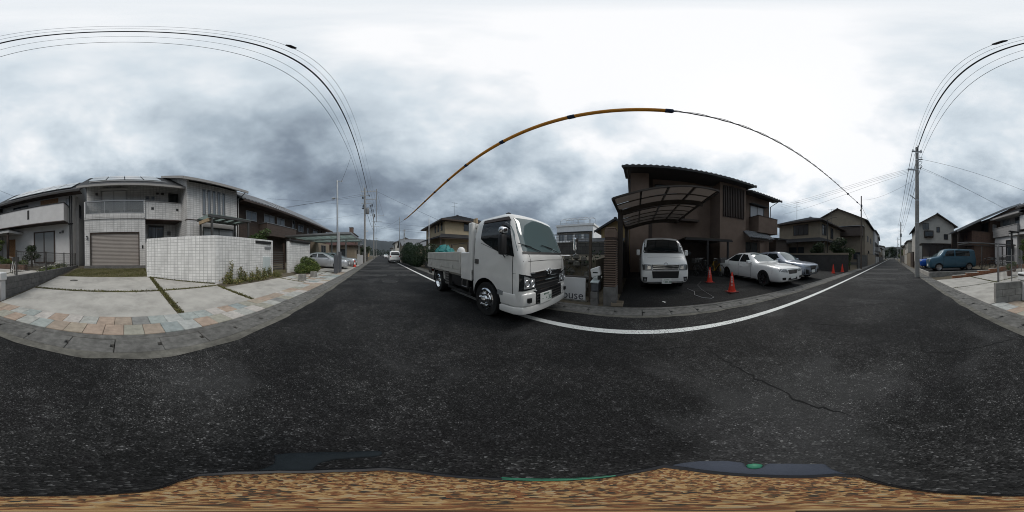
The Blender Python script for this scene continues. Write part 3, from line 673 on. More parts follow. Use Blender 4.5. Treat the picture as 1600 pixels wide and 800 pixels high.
# pergola over the entrance gate
pg = T('gate_pergola', 'grey pergola with timber beam over the tiled entrance wall', 'pergola', (-7.2, 5.2, .3))
for x, y in ((-7.2, 4.3), (-7.2, 6.85), (-8.5, 4.3), (-8.5, 6.85)): BX('post', 'aluminium_dark', pg, x - .05, x + .05, y - .05, y + .05, .30, 3.30)
BX('beam', 'aluminium_dark', pg, -7.28, -7.12, 4.1, 7.0, 3.30, 3.43); BX('beam', 'aluminium_dark', pg, -8.6, -8.46, 4.1, 7.0, 3.30, 3.43)
for k in range(5): y = 4.22 + k * .66; BX('rafter', 'wood_tan' if k == 0 else 'aluminium_dark', pg, -8.46, -7.28, y - .05, y + .05, 3.10 if k == 0 else 3.31, 3.28 if k == 0 else 3.41)
BX('sheet', 'poly_mint', pg, -8.6, -7.1, 4.12, 6.98, 3.435, 3.45)
# tiled garden wall: return, diagonal face and street face
tw = T('tiled_garden_wall', 'white tiled garden wall with a slanting face beside the driveway', 'wall', (-6, 3, .2))
def wall_run(pts, th, z1, name, m, parent, z0=-.1):
    mb = MB()
    for a, b in zip(pts[:-1], pts[1:]):
        a, b = Vector((*a, 0)), Vector((*b, 0)); d = (b - a).normalized(); n = Vector((-d.y, d.x, 0)) * th
        mb.hexa([a + Z*z0, b + Z*z0, b + n + Z*z0, a + n + Z*z0], [a + Z*z1, b + Z*z1, b + n + Z*z1, a + n + Z*z1])
    return mb.build(name, m, parent, bevel=.02)
wall_run([(-9.84, 1.28), (-7.36, 1.03)], .15, 2.03, 'return_face', 'tile_wall', tw)
wall_run([(-7.36, 1.0), (-5.36, 3.36)], .17, 2.08, 'slanted_face', 'tile_wall', tw)
wall_run([(-5.36, 3.37), (-5.50, 7.10)], .17, 2.08, 'street_face', 'tile_wall', tw)
BX('letter_slot', 'trim_black', tw, -5.49, -5.415, 5.65, 6.85, 1.86, 2.0, bevel=.01)
BX('name_plate', 'grey_metal', tw, -5.49, -5.425, 6.35, 6.85, 1.62, 1.72); BX('meter_cover', 'mint_panel', tw, -5.5, -5.40, 6.2, 6.75, .45, 1.20, bevel=.015)
tw2 = T('gate_wall', 'short white tiled wall with black cap left of the silver car', 'wall', (-5.4, 10, .2))
wall_run([(-5.40, 8.55), (-5.40, 11.7)], .17, 2.12, 'face', 'tile_wall', tw2)
MB().box(-5.70, -5.25, 8.70, 11.5, 2.13, 2.25).build('cap', 'trim_black', tw2, bevel=.02)
gt = T('entrance_gate', 'dark slatted entrance gate between two white tiled walls', 'gate', (-5.7, 7.8, .2))
for k in range(8): BX('bar', 'aluminium_dark', gt, -5.74, -5.70, 7.20, 8.48, .45 + k*.14, .50 + k*.14)
for y in (7.16, 8.50): BX('post', 'trim_brown', gt, -5.78, -5.68, y - .04, y + .04, .1, 2.0)
BX('step', 'moss_ground', gt, -6.4, -5.55, 7.1, 8.5, .15, .36)
gtree = tree('garden_tree', 'small leafy tree behind the dark entrance gate', (-6.9, 7.4, .35), 2.75, .95, 'leaf_tree', 2600, .06, 12)
# planting in front of the tiled wall
wd = T('weed_border', 'dry weeds and low ground plants along the foot of the tiled wall', 'weeds', (-5.2, 5.2, .15)); rnd = random.Random(21)
mb = MB()
for _ in range(60):
    y = rnd.uniform(3.6, 7.2); x = -5.30 + rnd.uniform(0, .36); hgt = rnd.choice((.08, .12, .18, .22)); leaves(mb, (x, y, lz(x) + hgt * .4), (.16, .2, hgt), 42, .035, rnd, .2)
me = bpy.data.meshes.new('leaves'); me.from_pydata(mb.v, [], mb.f); obj('leaves', me, 'leaf_weed', wd)
mb = MB()
for y, hh in ((4.05, 1.0), (4.5, .75), (4.75, .5), (5.6, .62), (6.0, .55), (6.45, .65), (3.85, .5), (5.2, .45)):
    for _ in range(9):
        x = -5.25 + rnd.uniform(-.05, .12); yy = y + rnd.uniform(-.08, .08); hz = hh * rnd.uniform(.55, 1)
        for q in range(16):
            t = q / 16; leaves(mb, (x + rnd.gauss(0, .03), yy + rnd.gauss(0, .04), lz(x) + hz * t), (.03, .03, .04), 3, .032, rnd, .1)
me = bpy.data.meshes.new('stems'); me.from_pydata(mb.v, [], mb.f); obj('stems', me, 'leaf_weed', wd)
bs = T('round_bush', 'rounded yellow-green bush before the short tiled wall', 'bush', (-4.75, 9.6, .14))
crown('foliage', [((-4.7, 9.0, .42), (.5, .6, .34)), ((-4.65, 9.8, .62), (.55, .7, .55)), ((-4.75, 10.6, .5), (.5, .6, .45)), ((-4.4, 9.4, .35), (.45, .5, .25)), ((-4.9, 9.9, .9), (.35, .4, .3)), ((-4.4, 10.3, .4), (.4, .5, .3))], 6500, .05, 'leaf_bush', bs, 5, .5)
MB().tube([(-4.72, 9.7, .1), (-4.7, 9.75, .5), (-4.7, 9.8, .9)], [.05, .04, .01], 6).build('stem', 'bark', bs)
for i, (x, y, l) in enumerate(((-3.62, 6.95, 'grey concrete block nearer the camera, before the round bush'), (-3.62, 8.32, 'grey concrete block farther along, nearer the silver pole'))):
    t = T('concrete_block', l, 'block', (x, y, lz(x)), 0, 'concrete blocks before the bush')
    MB().box(x - .13, x + .13, y - .18, y + .18, lz(x) - .01, lz(x) + .30).build('body', 'block_light', t, bevel=.012)
    MB().box(x - .07, x + .07, y - .12, y + .12, lz(x) + .301, lz(x) + .306).build('hollow', 'soil', t)
# ------------------------------------------------------------------ west: white neighbour house with block wall
h = T('white_house', 'white rendered two-storey house with long balcony, behind a block wall', 'house', (-12, -7, .5))
BX('wall', 'stucco_white', h, -17, -11.5, -10.6, -3.74, .45, 6.15)
BX('plinth', 'block_light', h, -17.0, -11.46, -10.62, -3.72, .3, .72)
BX('corner_wall', 'stucco_grey', h, -17, -12.2, -3.739, -3.5, .45, 6.1)
b_ = BX('balcony', 'stucco_white', h, -11.5, -10.55, -10.62, -4.1, 3.86, 5.18); MB().box(-11.52, -10.51, -10.66, -4.06, 5.181, 5.24).build('balcony_cap', 'trim_black', b_)
BX('balcony_slot', 'trim_black', b_, -10.55, -10.53, -7.12, -6.95, 4.25, 5.0)
BX('balcony_soffit', 'trim_brown', b_, -11.5, -10.52, -10.64, -4.08, 3.80, 3.858)
BX('floor_band', 'trim_black', h, -11.52, -11.44, -4.1, -3.72, 3.72, 3.80)
w = win(h, (-11.5, -6.16, .78), Y, 1.9, 2.55, 'trim_brown', 'curtain_glass', 1, .09)
win(h, (-11.5, -8.45, 5.2), Y, 1.6, .62, 'trim_black', 'house_glass', 1); BX('blind', 'wood', h, -11.5, -11.46, -6.45, -4.9, 5.25, 5.98)
win(h, (-11.5, -4.15, 5.1), Y, .25, .75, 'aluminium', 'pale_blind', 0, .03)
d = win(h, (-11.5, -9.55, .78), Y, .95, 2.1, 'wood', 'wood', 0, .12, 'front_door')
pr_ = BX('porch_roof', 'stucco_grey', h, -11.5, -9.6, -11.0, -8.25, 3.22, 3.42); MB().box(-11.5, -9.56, -11.04, -8.21, 3.421, 3.47).build('porch_cap', 'trim_black', pr_)
BX('porch_post', 'trim_brown', h, -9.85, -9.7, -8.55, -8.4, .5, 3.22); BX('porch_wall', 'stucco_white', h, -10.0, -9.8, -10.7, -10.2, .4, 3.22)
for p in ((-11.42, -3.95), (-11.42, -3.80)): gutter_pipe(h, [(p[0], p[1], 6.0), (p[0], p[1], .6)], .04)
BX('vent_hood', 'aluminium_dark', h, -11.5, -11.4, -4.62, -4.48, 3.1, 3.28); BX('vent_hood', 'aluminium_dark', h, -11.5, -11.42, -4.82, -4.72, 3.08, 3.2)
win(h, (-12.6, -3.5, 4.4), -X, .5, 1.1, 'trim_black', 'house_glass', 0)
rf = slope('roof', (-10.65, -11.2, 6.13), (-10.65, -2.95, 6.13), (-14.3, -2.95, 8.45), (-14.3, -11.2, 8.45), 'roof_grey', h); slope('roof_back', (-18, -2.95, 6.15), (-18, -11.2, 6.15), (-14.3, -11.2, 8.45), (-14.3, -2.95, 8.45), 'roof_grey', h)
MB().prism([(-11.5, -3.75, 6.1), (-17, -3.75, 6.1), (-14.3, -3.75, 8.25)], (0, .25, 0)).build('gable_wall', 'stucco_grey', h)
MB().prism([(-10.6, -2.98, 6.02), (-10.6, -2.98, 6.2), (-14.3, -2.98, 8.52), (-14.3, -2.98, 8.33)], (0, .05, 0)).box(-10.67, -10.58, -11.2, -2.98, 6.0, 6.16).build('fascia', 'trim_black', h)
MB().box(-11.5, -10.67, -11.1, -3.0, 6.08, 6.12).build('soffit', 'trim_brown', h)
for k in range(5):
    for j in range(2):
        y0, t0, t1 = -9.6 + k * 1.2, .12 + j * .36, .44 + j * .36
        P = lambda y, t: Vector((-10.65 - 3.65 * t, y, 6.13 + 2.32 * t)) + Vector((.07, 0, .12))
        q = [P(y0, t0), P(y0 + 1.12, t0), P(y0 + 1.12, t1), P(y0, t1)]; MB().hexa(q, [v + Vector((.02, 0, .035)) for v in q]).build('solar_panel', 'curtain_glass', rf)
# block wall with mesh fence
def block_wall(name, label, a, b, ztop, zb0, zb1, m='block', bl=.40, bh=.20, th=.12, cat='block wall'):
    a, b = Vector((*a, 0)), Vector((*b, 0)); d = (b - a); ln = d.length; d.normalize(); n = Vector((-d.y, d.x, 0))
    t = T(name, label, cat, (a.x, a.y, zb0)); core = MB(); th2 = th / 2 - .012
    core.hexa([a - n*th2 + Z*(min(zb0, zb1) - .1) + d*.01, b - n*th2 + Z*(min(zb0, zb1) - .1) - d*.01, b + n*th2 + Z*(min(zb0, zb1) - .1) - d*.01, a + n*th2 + Z*(min(zb0, zb1) - .1) + d*.01], [a - n*th2 + Z*(ztop - .012) + d*.01, b - n*th2 + Z*(ztop - .012) - d*.01, b + n*th2 + Z*(ztop - .012) - d*.01, a + n*th2 + Z*(ztop - .012) + d*.01]).build('mortar', 'old_concrete', t)
    rnd = random.Random(int(ln * 100)); row = 0; z = ztop; tpl = {}
    while z > min(zb0, zb1) - .02:
        s = -bl * .5 * (row % 2)
        while s < ln - .02:
            s0, s1 = max(s, 0), min(s + bl, ln); zb = zb0 + (zb1 - zb0) * (s0 / ln)
            if z > zb and s1 - s0 > .03:
                L = round(s1 - s0, 3)
                if L not in tpl:
                    q = [n*-th/2 + d*.004, n*-th/2 + d*(L - .004), n*th/2 + d*(L - .004), n*th/2 + d*.004]
                    o = MB().hexa([k - Z*(bh - .004) for k in q], [k - Z*.004 for k in q]).build('block', m, t, bevel=.006); tpl[L] = o
                else: o = tpl[L].copy(); COL.objects.link(o)
                o.location = a + d*s0 + Z*z + n*rnd.uniform(-.003, .003)
            s += bl
        z -= bh; row += 1
    return t
bw = block_wall('block_wall', 'low grey block wall along the driveway carrying a mesh fence', (-3.62, -3.30), (-10.9, -3.26), .70, .03, .62)
fn = T('mesh_fence', 'thin metal mesh fence standing on the driveway block wall', 'fence', (-7, -3.28, .7))
for x in (-4.2, -6.27, -8.43, -10.6): BX('post', 'aluminium_dark', fn, x - .025, x + .025, -3.305, -3.255, .69, 1.52)
MB().box(-10.6, -4.2, -3.29, -3.27, 1.46, 1.49).box(-10.6, -4.2, -3.29, -3.27, .80, .82).build('rail', 'aluminium_dark', fn)
mb = MB()
for k in range(64): x = -4.3 - k * .1; mb.box(x - .004, x + .004, -3.284, -3.276, .82, 1.46)
for k in range(4): mb.box(-10.6, -4.2, -3.288, -3.282, .95 + k*.14, .957 + k*.14)
mb.build('mesh', 'aluminium_dark', fn)
gp = T('gate_pillar', 'white gate pillar with black letterbox at the block wall end', 'pillar', (-3.42, -3.32, .05))
MB().box(-3.60, -3.40, -3.42, -3.22, -.02, .62).build('body', 'stucco_white', gp, bevel=.01); MB().box(-3.62, -3.36, -3.50, -3.18, .62, .85).build('letterbox', 'white_plastic', gp, bevel=.02)
MB().box(-3.36, -3.345, -3.45, -3.23, .76, .80).build('slot', 'trim_black', gp)
bw2 = block_wall('block_wall', 'rough grey block wall stub by the gutter, three courses high', (-2.60, -3.60), (-3.40, -3.40), .60, .0, .02, 'block_light', .40, .20, .14)
sf = T('sliding_fence', 'tall thin metal fence behind the rough block stub', 'fence', (-3.6, -4.6, .1))
MB().tube([(-2.92, -3.86, .02), (-2.92, -3.86, 1.72)], .028, 8).build('post', 'aluminium', sf)
for x, y in ((-3.9, -4.35), (-4.9, -4.85)): MB().tube([(x, y, .1), (x, y, 1.6)], .02, 6).build('post', 'aluminium', sf)
mb = MB()
for z in (1.15, 1.35, .85): mb.tube([(-2.92, -3.86, z), (-4.9, -4.85, z)], .011, 5)
for k in range(24):
    t = k / 24; mb.tube([(-2.92 - 1.98*t, -3.86 - .99*t, .35), (-2.92 - 1.98*t, -3.86 - .99*t, 1.6 if k % 4 == 0 else 1.35)], .005, 4)
mb.build('lattice', 'aluminium', sf)
# planting of the white house
tree('garden_shrub', 'dark green shrub before the curtained window of the white house', (-10.0, -6.4, .5), 1.85, .7, 'leaf_dark', 1700, .06, 31, cat='shrub')
fb = T('flower_bed', 'low bed of white flowers behind the mesh fence', 'flowers', (-9, -4.4, .5)); rnd = random.Random(4)
mb = MB(); mf = MB()
for _ in range(26):
    x, y = rnd.uniform(-10.6, -7.6), rnd.uniform(-4.6, -3.7); leaves(mb, (x, y, lz(x) + .12), (.2, .2, .18), 40, .05, rnd, .2)
    if rnd.random() < .6: leaves(mf, (x, y, lz(x) + .32), (.06, .06, .03), 14, .035, rnd, .2)
me = bpy.data.meshes.new('foliage'); me.from_pydata(mb.v, [], mb.f); obj('foliage', me, 'leaf_bush', fb)
me = bpy.data.meshes.new('blossom'); me.from_pydata(mf.v, [], mf.f); obj('blossom', me, 'petal', fb)
tree('rose_tree', 'slender flowering shrub beside the wooden front door', (-9.2, -8.9, .45), 2.4, .5, 'leaf_bush', 900, .06, 33, cat='shrub', trunk=.03, low=.3)
for i, (x, y, l) in enumerate(((-7.3, -7.9, 'terracotta planter nearest the wooden front door'), (-6.0, -6.9, 'terracotta planter between the fence and the porch'), (-8.9, -7.7, 'terracotta planter below the curtained window'))):
    t = T('flower_pot', l, 'planter', (x, y, lz(x)), 0, 'flower pots before the white house')
    MB().lathe([(.0, 0), (.11, 0), (.17, .30), (.185, .30), (.185, .34), (.15, .34), (.0, .31)], (x, y, lz(x)), n=16).build('pot', 'brick_red', t, smooth=True)
    crown('plant', [((x, y, lz(x) + .5), (.2, .2, .2))], 220, .05, 'leaf_bush', t, i)
mat('terracotta', (.25, .115, .065), .85, .3, 9., .4, 60)
bk = T('brick_edging', 'stepped brick edging climbing from the gutter towards the grey house', 'kerb', (-5.5, -8.9, .1))
for k in range(6):
    x0 = -3.45 - k * .86; z1 = .20 + .105 * k
    for q in range(4): MB().box(x0 - q*.215 - .21, x0 - q*.215, -9.05, -8.83, lz(x0) - .1, z1 + .03).build('brick', 'terracotta', bk, bevel=.008)
    MB().box(x0 - .86, x0 + .02, -9.06, -8.82, z1 + .031, z1 + .05).build('coping', 'concrete_pad', bk, bevel=.006)
bk2 = T('brick_planter', 'low brick planter with shrubs before the grey-sided house', 'planter', (-8.6, -7.6, .4))
MB().box(-9.0, -8.65, -8.75, -6.1, .3, .78).build('wall', 'brick_red', bk2, bevel=.01); crown('plants', [((-9.1, -8.2, .95), (.3, .5, .25)), ((-9.1, -7.2, .9), (.3, .5, .2)), ((-9.15, -6.5, .9), (.3, .4, .2))], 900, .06, 'leaf_bush', bk2, 6)
# ------------------------------------------------------------------ generic far house
def house(name, label, x0, x1, y0, y1, z0, ze, wall, roof='roof_dark', kind='hip', rise=1.6, ov=.55, axis='y', wins=(), frame='bronze_frame', pane='house_glass', cat='house', trim='trim_brown', lower=None, extras=None):
    """wins: (side, pos along wall, sill z, width, height, mullions); side in W,E,N,S"""
    h = T(name, label, cat, ((x0 + x1) / 2, (y0 + y1) / 2, z0))
    BX('wall', wall, h, x0, x1, y0, y1, z0 - .3, ze)
    BX('plinth', 'block', h, x0 - .03, x1 + .03, y0 - .03, y1 + .03, z0 - .35, z0 + .3)
    a, b, c, d = x0 - ov, x1 + ov, y0 - ov, y1 + ov; zl = ze - .02
    if kind == 'hip':
        w = min(b - a, d - c) / 2; xm, ym = (a + b) / 2, (c + d) / 2; zr = zl + rise
        if (b - a) > (d - c): r0, r1 = (a + w, ym, zr), (b - w, ym, zr)
        else: r0, r1 = (xm, c + w, zr), (xm, d - w, zr)
        if (b - a) > (d - c): F = [((a, c), (b, c), r1, r0), ((b, c), (b, d), r1, r1), ((b, d), (a, d), r0, r1), ((a, d), (a, c), r0, r0)]
        else: F = [((a, c), (b, c), r0, r0), ((b, c), (b, d), r1, r0), ((b, d), (a, d), r1, r1), ((a, d), (a, c), r0, r1)]
        for p, q, u, v in F:
            u2 = Vector(u) + (Vector((*q, zl)) - Vector(u)) * .004; v2 = Vector(v) + (Vector((*p, zl)) - Vector(v)) * .004
            slope('roof_slope', (*p, zl), (*q, zl), u2, v2, roof, h)
        if r0 != r1: MB().bar((r0[0], r0[1], zr + .08), (r1[0], r1[1], zr + .08), .2, .16).build('ridge', roof, h)
    else:
        if axis == 'y':
            xm = (a + b) / 2; zr = zl + rise
            slope('roof_slope', (a, c, zl), (a, d, zl), (xm, d, zr), (xm, c, zr), roof, h); slope('roof_slope', (b, d, zl), (b, c, zl), (xm, c, zr), (xm, d, zr), roof, h)
            k = rise / (xm - a); g0 = ze + k * ov - .08
            MB().prism([(x0, y1 - .2, ze - .01), (x1, y1 - .2, ze - .01), (x1, y1 - .2, g0), (xm, y1 - .2, zr - .06), (x0, y1 - .2, g0)], (0, .198, 0)).build('gable_wall', wall, h); MB().prism([(x0, y0 + .002, ze - .01), (x1, y0 + .002, ze - .01), (x1, y0 + .002, g0), (xm, y0 + .002, zr - .06), (x0, y0 + .002, g0)], (0, .198, 0)).build('gable_wall', wall, h)
            for yy in (c - .02, d - .03):
                MB().prism([(a, yy, zl - .12), (a, yy, zl + .06), (xm, yy, zr + .08), (xm, yy, zr - .12)], (0, .05, 0)).prism([(b, yy, zl - .12), (b, yy, zl + .06), (xm, yy, zr + .08), (xm, yy, zr - .12)], (0, .05, 0)).build('bargeboard', trim, h)
            MB().bar((xm, c, zr + .07), (xm, d, zr + .07), .22, .12).build('ridge', roof, h)
        else:
            ym = (c + d) / 2; zr = zl + rise
            slope('roof_slope', (a, c, zl), (b, c, zl), (b, ym, zr), (a, ym, zr), roof, h); slope('roof_slope', (b, d, zl), (a, d, zl), (a, ym, zr), (b, ym, zr), roof, h)
            k = rise / (ym - c); g0 = ze + k * ov - .08
            for xx in (x0 + .002, x1 - .2): MB().prism([(xx, y0, ze - .01), (xx, y1, ze - .01), (xx, y1, g0), (xx, ym, zr - .06), (xx, y0, g0)], (.198, 0, 0)).build('gable_wall', wall, h)
            for xx in (a - .02, b - .03):
                MB().prism([(xx, c, zl - .12), (xx, c, zl + .06), (xx, ym, zr + .08), (xx, ym, zr - .12)], (.05, 0, 0)).prism([(xx, d, zl - .12), (xx, d, zl + .06), (xx, ym, zr + .08), (xx, ym, zr - .12)], (.05, 0, 0)).build('bargeboard', trim, h)
            MB().bar((a, ym, zr + .07), (b, ym, zr + .07), .22, .12).build('ridge', roof, h)
    fa = MB()
    fa.box(a - .01, b + .01, c - .04, c - .0, zl - .12, zl + .05); fa.box(a - .01, b + .01, d, d + .04, zl - .12, zl + .05)
    if kind == 'hip' or axis == 'y': fa.box(a - .05, a - .01, c, d, zl - .12, zl + .05); fa.box(b + .01, b + .05, c, d, zl - .12, zl + .05)
    if kind == 'hip': fa.build('fascia', trim, h)
    if kind == 'hip': BX('soffit', trim, h, a + .03, b - .03, c + .03, d - .03, zl - .09, zl - .045)
    for s, q, z, w, hh, ml in wins:
        if s == 'W': win(h, (x0, q, z), -Y, w, hh, frame, pane, ml)
        elif s == 'E': win(h, (x1, q, z), Y, w, hh, frame, pane, ml)
        elif s == 'N': win(h, (q, y1, z), -X, w, hh, frame, pane, ml)
        else: win(h, (q, y0, z), X, w, hh, frame, pane, ml)
    return h
# ------------------------------------------------------------------ west, south of the camera
h = T('grey_house', 'pale house with grey clapboard balcony beside the brick house', 'house', (-12, -12.6, .5))
BX('wall', 'stucco_white', h, -16, -10.5, -14.45, -10.75, .3, 3.45); BX('upper_wall', 'siding_grey', h, -16, -11.3, -14.45, -10.75, 3.45, 5.6)
BX('balcony', 'siding_grey', h, -11.3, -10.3, -14.5, -10.7, 3.40, 4.36); BX('balcony_cap', 'soffit', h, -11.3, -10.26, -14.54, -10.66, 4.361, 4.41)
win(h, (-11.3, -13.4, 4.5), Y, 1.3, .9, 'aluminium', 'slit_glass', 1); win(h, (-11.3, -11.6, 4.5), Y, .9, .9, 'aluminium', 'house_glass', 0)
win(h, (-10.5, -11.75, .7), Y, 1.5, 2.3, 'bronze_frame', 'house_glass', 1)
slope('roof', (-10.2, -14.8, 5.5), (-10.2, -10.4, 5.5), (-13.5, -10.4, 7.1), (-13.5, -14.8, 7.1), 'roof_grey', h); slope('roof_back', (-16.6, -10.4, 5.5), (-16.6, -14.8, 5.5), (-13.5, -14.8, 7.1), (-13.5, -10.4, 7.1), 'roof_grey', h)
BX('fascia', 'soffit', h, -10.24, -10.14, -14.85, -10.35, 5.36, 5.54); BX('soffit', 'soffit', h, -11.4, -10.25, -14.8, -10.4, 5.46, 5.5)
MB().prism([(-11.3, -14.45, 5.6), (-16, -14.45, 5.6), (-13.5, -14.45, 6.95)], (0, .15, 0)).build('gable_wall', 'siding_grey', h); MB().prism([(-11.3, -10.9, 5.6), (-16, -10.9, 5.6), (-13.5, -10.9, 6.95)], (0, .15, 0)).build('gable_wall', 'siding_grey', h)
BX('carport_post', 'trim_black', h, -8.9, -8.78, -9.9, -9.78, .4, 3.35); BX('carport_beam', 'trim_black', h, -10.5, -8.6, -9.95, -9.75, 3.35, 3.45)
h = T('brick_house', 'brown brick house with long sloping roof and brick balcony', 'house', (-11, -18, .5))
BX('wall', 'brick_red', h, -16, -10.4, -17.3, -15.2, .3, 5.8); BX('lower_wall', 'brick_red', h, -10.4, -8.4, -20.5, -15.25, .3, 2.6)
BX('brick_balcony', 'brick_red', h, -10.39, -8.0, -20.6, -15.1, 2.6, 4.1); BX('balcony_cap', 'trim_brown', h, -10.38, -7.96, -20.64, -15.06, 4.1, 4.16)
for yy in (-16.3, -18, -19.7): BX('drain_hole', 'trim_black', h, -8.0, -7.98, yy - .1, yy + .1, 3.4, 3.7)
MB().prism([(-16, -15.2, 5.8), (-10.4, -15.2, 5.8), (-14.6, -15.2, 8.15)], (0, -.2, 0)).build('gable_wall', 'brick_red', h)
MB().prism([(-6.7, -17.3, .2), (-6.7, -17.3, 4.10), (-10.4, -17.3, 6.02), (-10.4, -17.3, .2)], (0, .15, 0)).build('rear_screen', 'siding_brown', h)
win(h, (-11.0, -15.2, 4.2), -X, .5, .9, 'white_plastic', 'pale_blind', 0); win(h, (-10.4, -16.3, 4.2), Y, 1.6, 1.2, 'bronze_frame', 'house_glass', 1)
slope('roof', (-6.2, -17.4, 3.93), (-6.2, -14.7, 3.93), (-14.7, -14.7, 8.35), (-14.7, -17.4, 8.35), 'roof_slate', h); slope('roof_back', (-19, -14.7, 6.2), (-19, -17.4, 6.2), (-14.7, -17.4, 8.35), (-14.7, -14.7, 8.35), 'roof_slate', h)
MB().prism([(-6.15, -14.66, 3.80), (-6.15, -14.66, 4.02), (-14.7, -14.66, 8.45), (-14.7, -14.66, 8.22)], (0, .05, 0)).build('bargeboard', 'aluminium', h)
MB().hexa([(-6.22, -17.35, 3.87), (-6.22, -14.72, 3.87), (-14.6, -14.72, 8.23), (-14.6, -17.35, 8.23)], [(-6.22, -17.35, 3.91), (-6.22, -14.72, 3.91), (-14.6, -14.72, 8.27), (-14.6, -17.35, 8.27)]).build('soffit', 'soffit_dark', h)
for yy in (-15.2, -17.0): BX('post', 'trim_brown', h, -6.6, -6.45, yy - .07, yy + .07, .2, 4.05)
h = house('gable_house', 'tall off-white gabled house with dark bay window behind the blue cars', -9.9, -4.1, -34, -25, .3, 6.3, 'stucco_pale', 'roof_dark', 'gable', 2.05, .55, 'y',
      wins=(('N', -5.2, 5.75, 1.0, 1.0, 1), ('N', -7.2, 5.35, .55, .85, 0), ('N', -8.5, 4.2, .7, .9, 0), ('E', -28, 4.5, 1.2, 1.1, 1)))
BX('bay_window', 'bronze_frame', h, -6.35, -4.9, -25, -24.6, 4.45, 5.55); win(h, (-5.6, -24.6, 4.6), -X, 1.3, .8, 'bronze_frame', 'house_glass', 1); BX('annex_wall', 'stucco_tan', h, -13.5, -9.9, -30, -24.6, .3, 4.3)
cp = T('dark_carport', 'dark framed carport screen behind the two blue cars', 'carport', (-5.5, -17.4, .2))
BX('roof_sheet', 'bronze_frame', cp, -8.2, -3.1, -20.5, -17.3, 2.8, 2.88)
for k in range(7): x = -3.25 - k * .8; BX('mullion', 'bronze_frame', cp, x - .035, x + .035, -17.45, -17.38, .2, 2.8)
MB().box(-8.1, -3.2, -17.46, -17.37, 1.40, 1.48).box(-8.1, -3.2, -17.46, -17.37, .5, .56).build('rail', 'bronze_frame', cp)
for k in range(6): x = -3.25 - k * .8; BX('screen_panel', 'poly_smoke', cp, x - .76, x - .04, -17.43, -17.41, 1.48, 2.78)
for x in (-3.3, -8.0): BX('post', 'bronze_frame', cp, x - .06, x + .06, -20.4, -20.28, .1, 2.8)
tr = T('timber_trellis', 'weathered slatted carport roof over the parked bicycles', 'pergola', (-7, -11, .3))
for k in range(10): y = -10.3 - k * .17; MB().box(-9.6, -5.0, y - .03, y + .03, 2.36 + .01 * k, 2.40 + .01*k).build('slat', 'grey_metal', tr)
BX('beam', 'aluminium_dark', tr, -9.55, -9.47, -12.0, -10.1, 2.27, 2.36); BX('beam', 'aluminium_dark', tr, -5.15, -5.07, -12.0, -10.1, 2.27, 2.36)
for x, y in ((-9.5, -10.3), (-9.5, -11.9), (-7.3, -11.95)): BX('post', 'aluminium_dark', tr, x - .04, x + .04, y - .04, y + .04, .3, 2.30)
BX('rail', 'aluminium_dark', tr, -9.5, -5.1, -11.99, -11.91, 2.28, 2.345)
pf = struct(MB().box(-9.5, -2.50, -16.9, -10.62, -.1, .30).build('parking_platform', 'lot_asphalt'))
BX('kerb_wall', 'block_light', pf, -6.2, -2.46, -10.62, -10.46, -.1, .34, bevel=.012); BX('kerb_end', 'concrete_pad', pf, -2.50, -2.40, -16.9, -10.62, -.1, .31)
# walls farther south on the west side
for i, (x0, y0, y1, z1, m, l) in enumerate(((-2.7, -24.3, -21.3, 2.0, 'trim_brown', 'dark slatted gate wall just past the blue cars'), (-2.75, -31, -24.6, 2.1, 'stucco_tan', 'tan rendered garden wall before the gabled house'), (-2.8, -38, -31.3, 1.9, 'stucco_pale', 'pale garden wall farther down the street on the west side'), (-2.9, -60, -38.3, 1.8, 'block_courses', 'long grey block garden wall at the far south end'))):
    t = T('garden_wall', l, 'wall', (x0, (y0 + y1) / 2, 0), 0, 'garden walls along the street to the south')
    BX('face', m, t, x0 - .15, x0, y0, y1, -.05, z1); BX('coping', 'old_concrete', t, x0 - .18, x0 + .03, y0, y1, z1 + .002, z1 + .06)
house('far_house', 'small pale box-roofed house past the gabled house', -9, -3.6, -47, -38, .2, 5.2, 'stucco_pale', 'roof_dark', 'hip', 1.2, .3, wins=(('E', -40, 3.4, 1.2, 1.0, 1), ('E', -44, 3.4, 1.2, 1.0, 1), ('N', -6, 3.4, 1.4, 1, 1)))
# ------------------------------------------------------------------ west, north of the tiled house
h = T('brown_tiled_house', 'long dark brown house with ribbed roof beyond the tiled wall', 'house', (-11, 16, .5))
BX('wall', 'brick_dark', h, -16, -9.4, 8.0, 27, .3, 5.5); BX('balcony', 'siding_brown', h, -9.4, -8.5, 10.2, 15.0, 2.9, 3.95); BX('balcony_cap', 'aluminium', h, -9.4, -8.46, 10.16, 15.04, 3.951, 4.0)
BX('lower_bay', 'stucco_tan', h, -9.4, -8.6, 20.5, 26.5, .3, 3.0)
for k in range(12): y = 15.3 + k * .25; BX('louvre', 'trim_brown', h, -9.4, -9.3, y, y + .16, 3.2 + .02*k, 3.9)
for y, w, hh in ((9.3, 1.2, .8), (11.6, 1.5, .9), (13.4, 1.3, .9), (15.9, .6, 1.2), (17.6, 1.4, .9), (19.7, .5, .7), (22.2, 1.8, 1.5), (24.6, 1.0, 1.2)): win(h, (-9.4, y, 4.1 if hh < 1.3 else 3.5), Y, w, hh, 'aluminium', 'slit_glass' if y < 14 else 'house_glass', 1 if w > 1 else 0)
win(h, (-9.4, 17.2, .6), Y, 2.6, 2.1, 'bronze_frame', 'house_glass', 1); win(h, (-8.6, 23.5, .8), Y, 2.0, 1.9, 'aluminium', 'house_glass', 1)
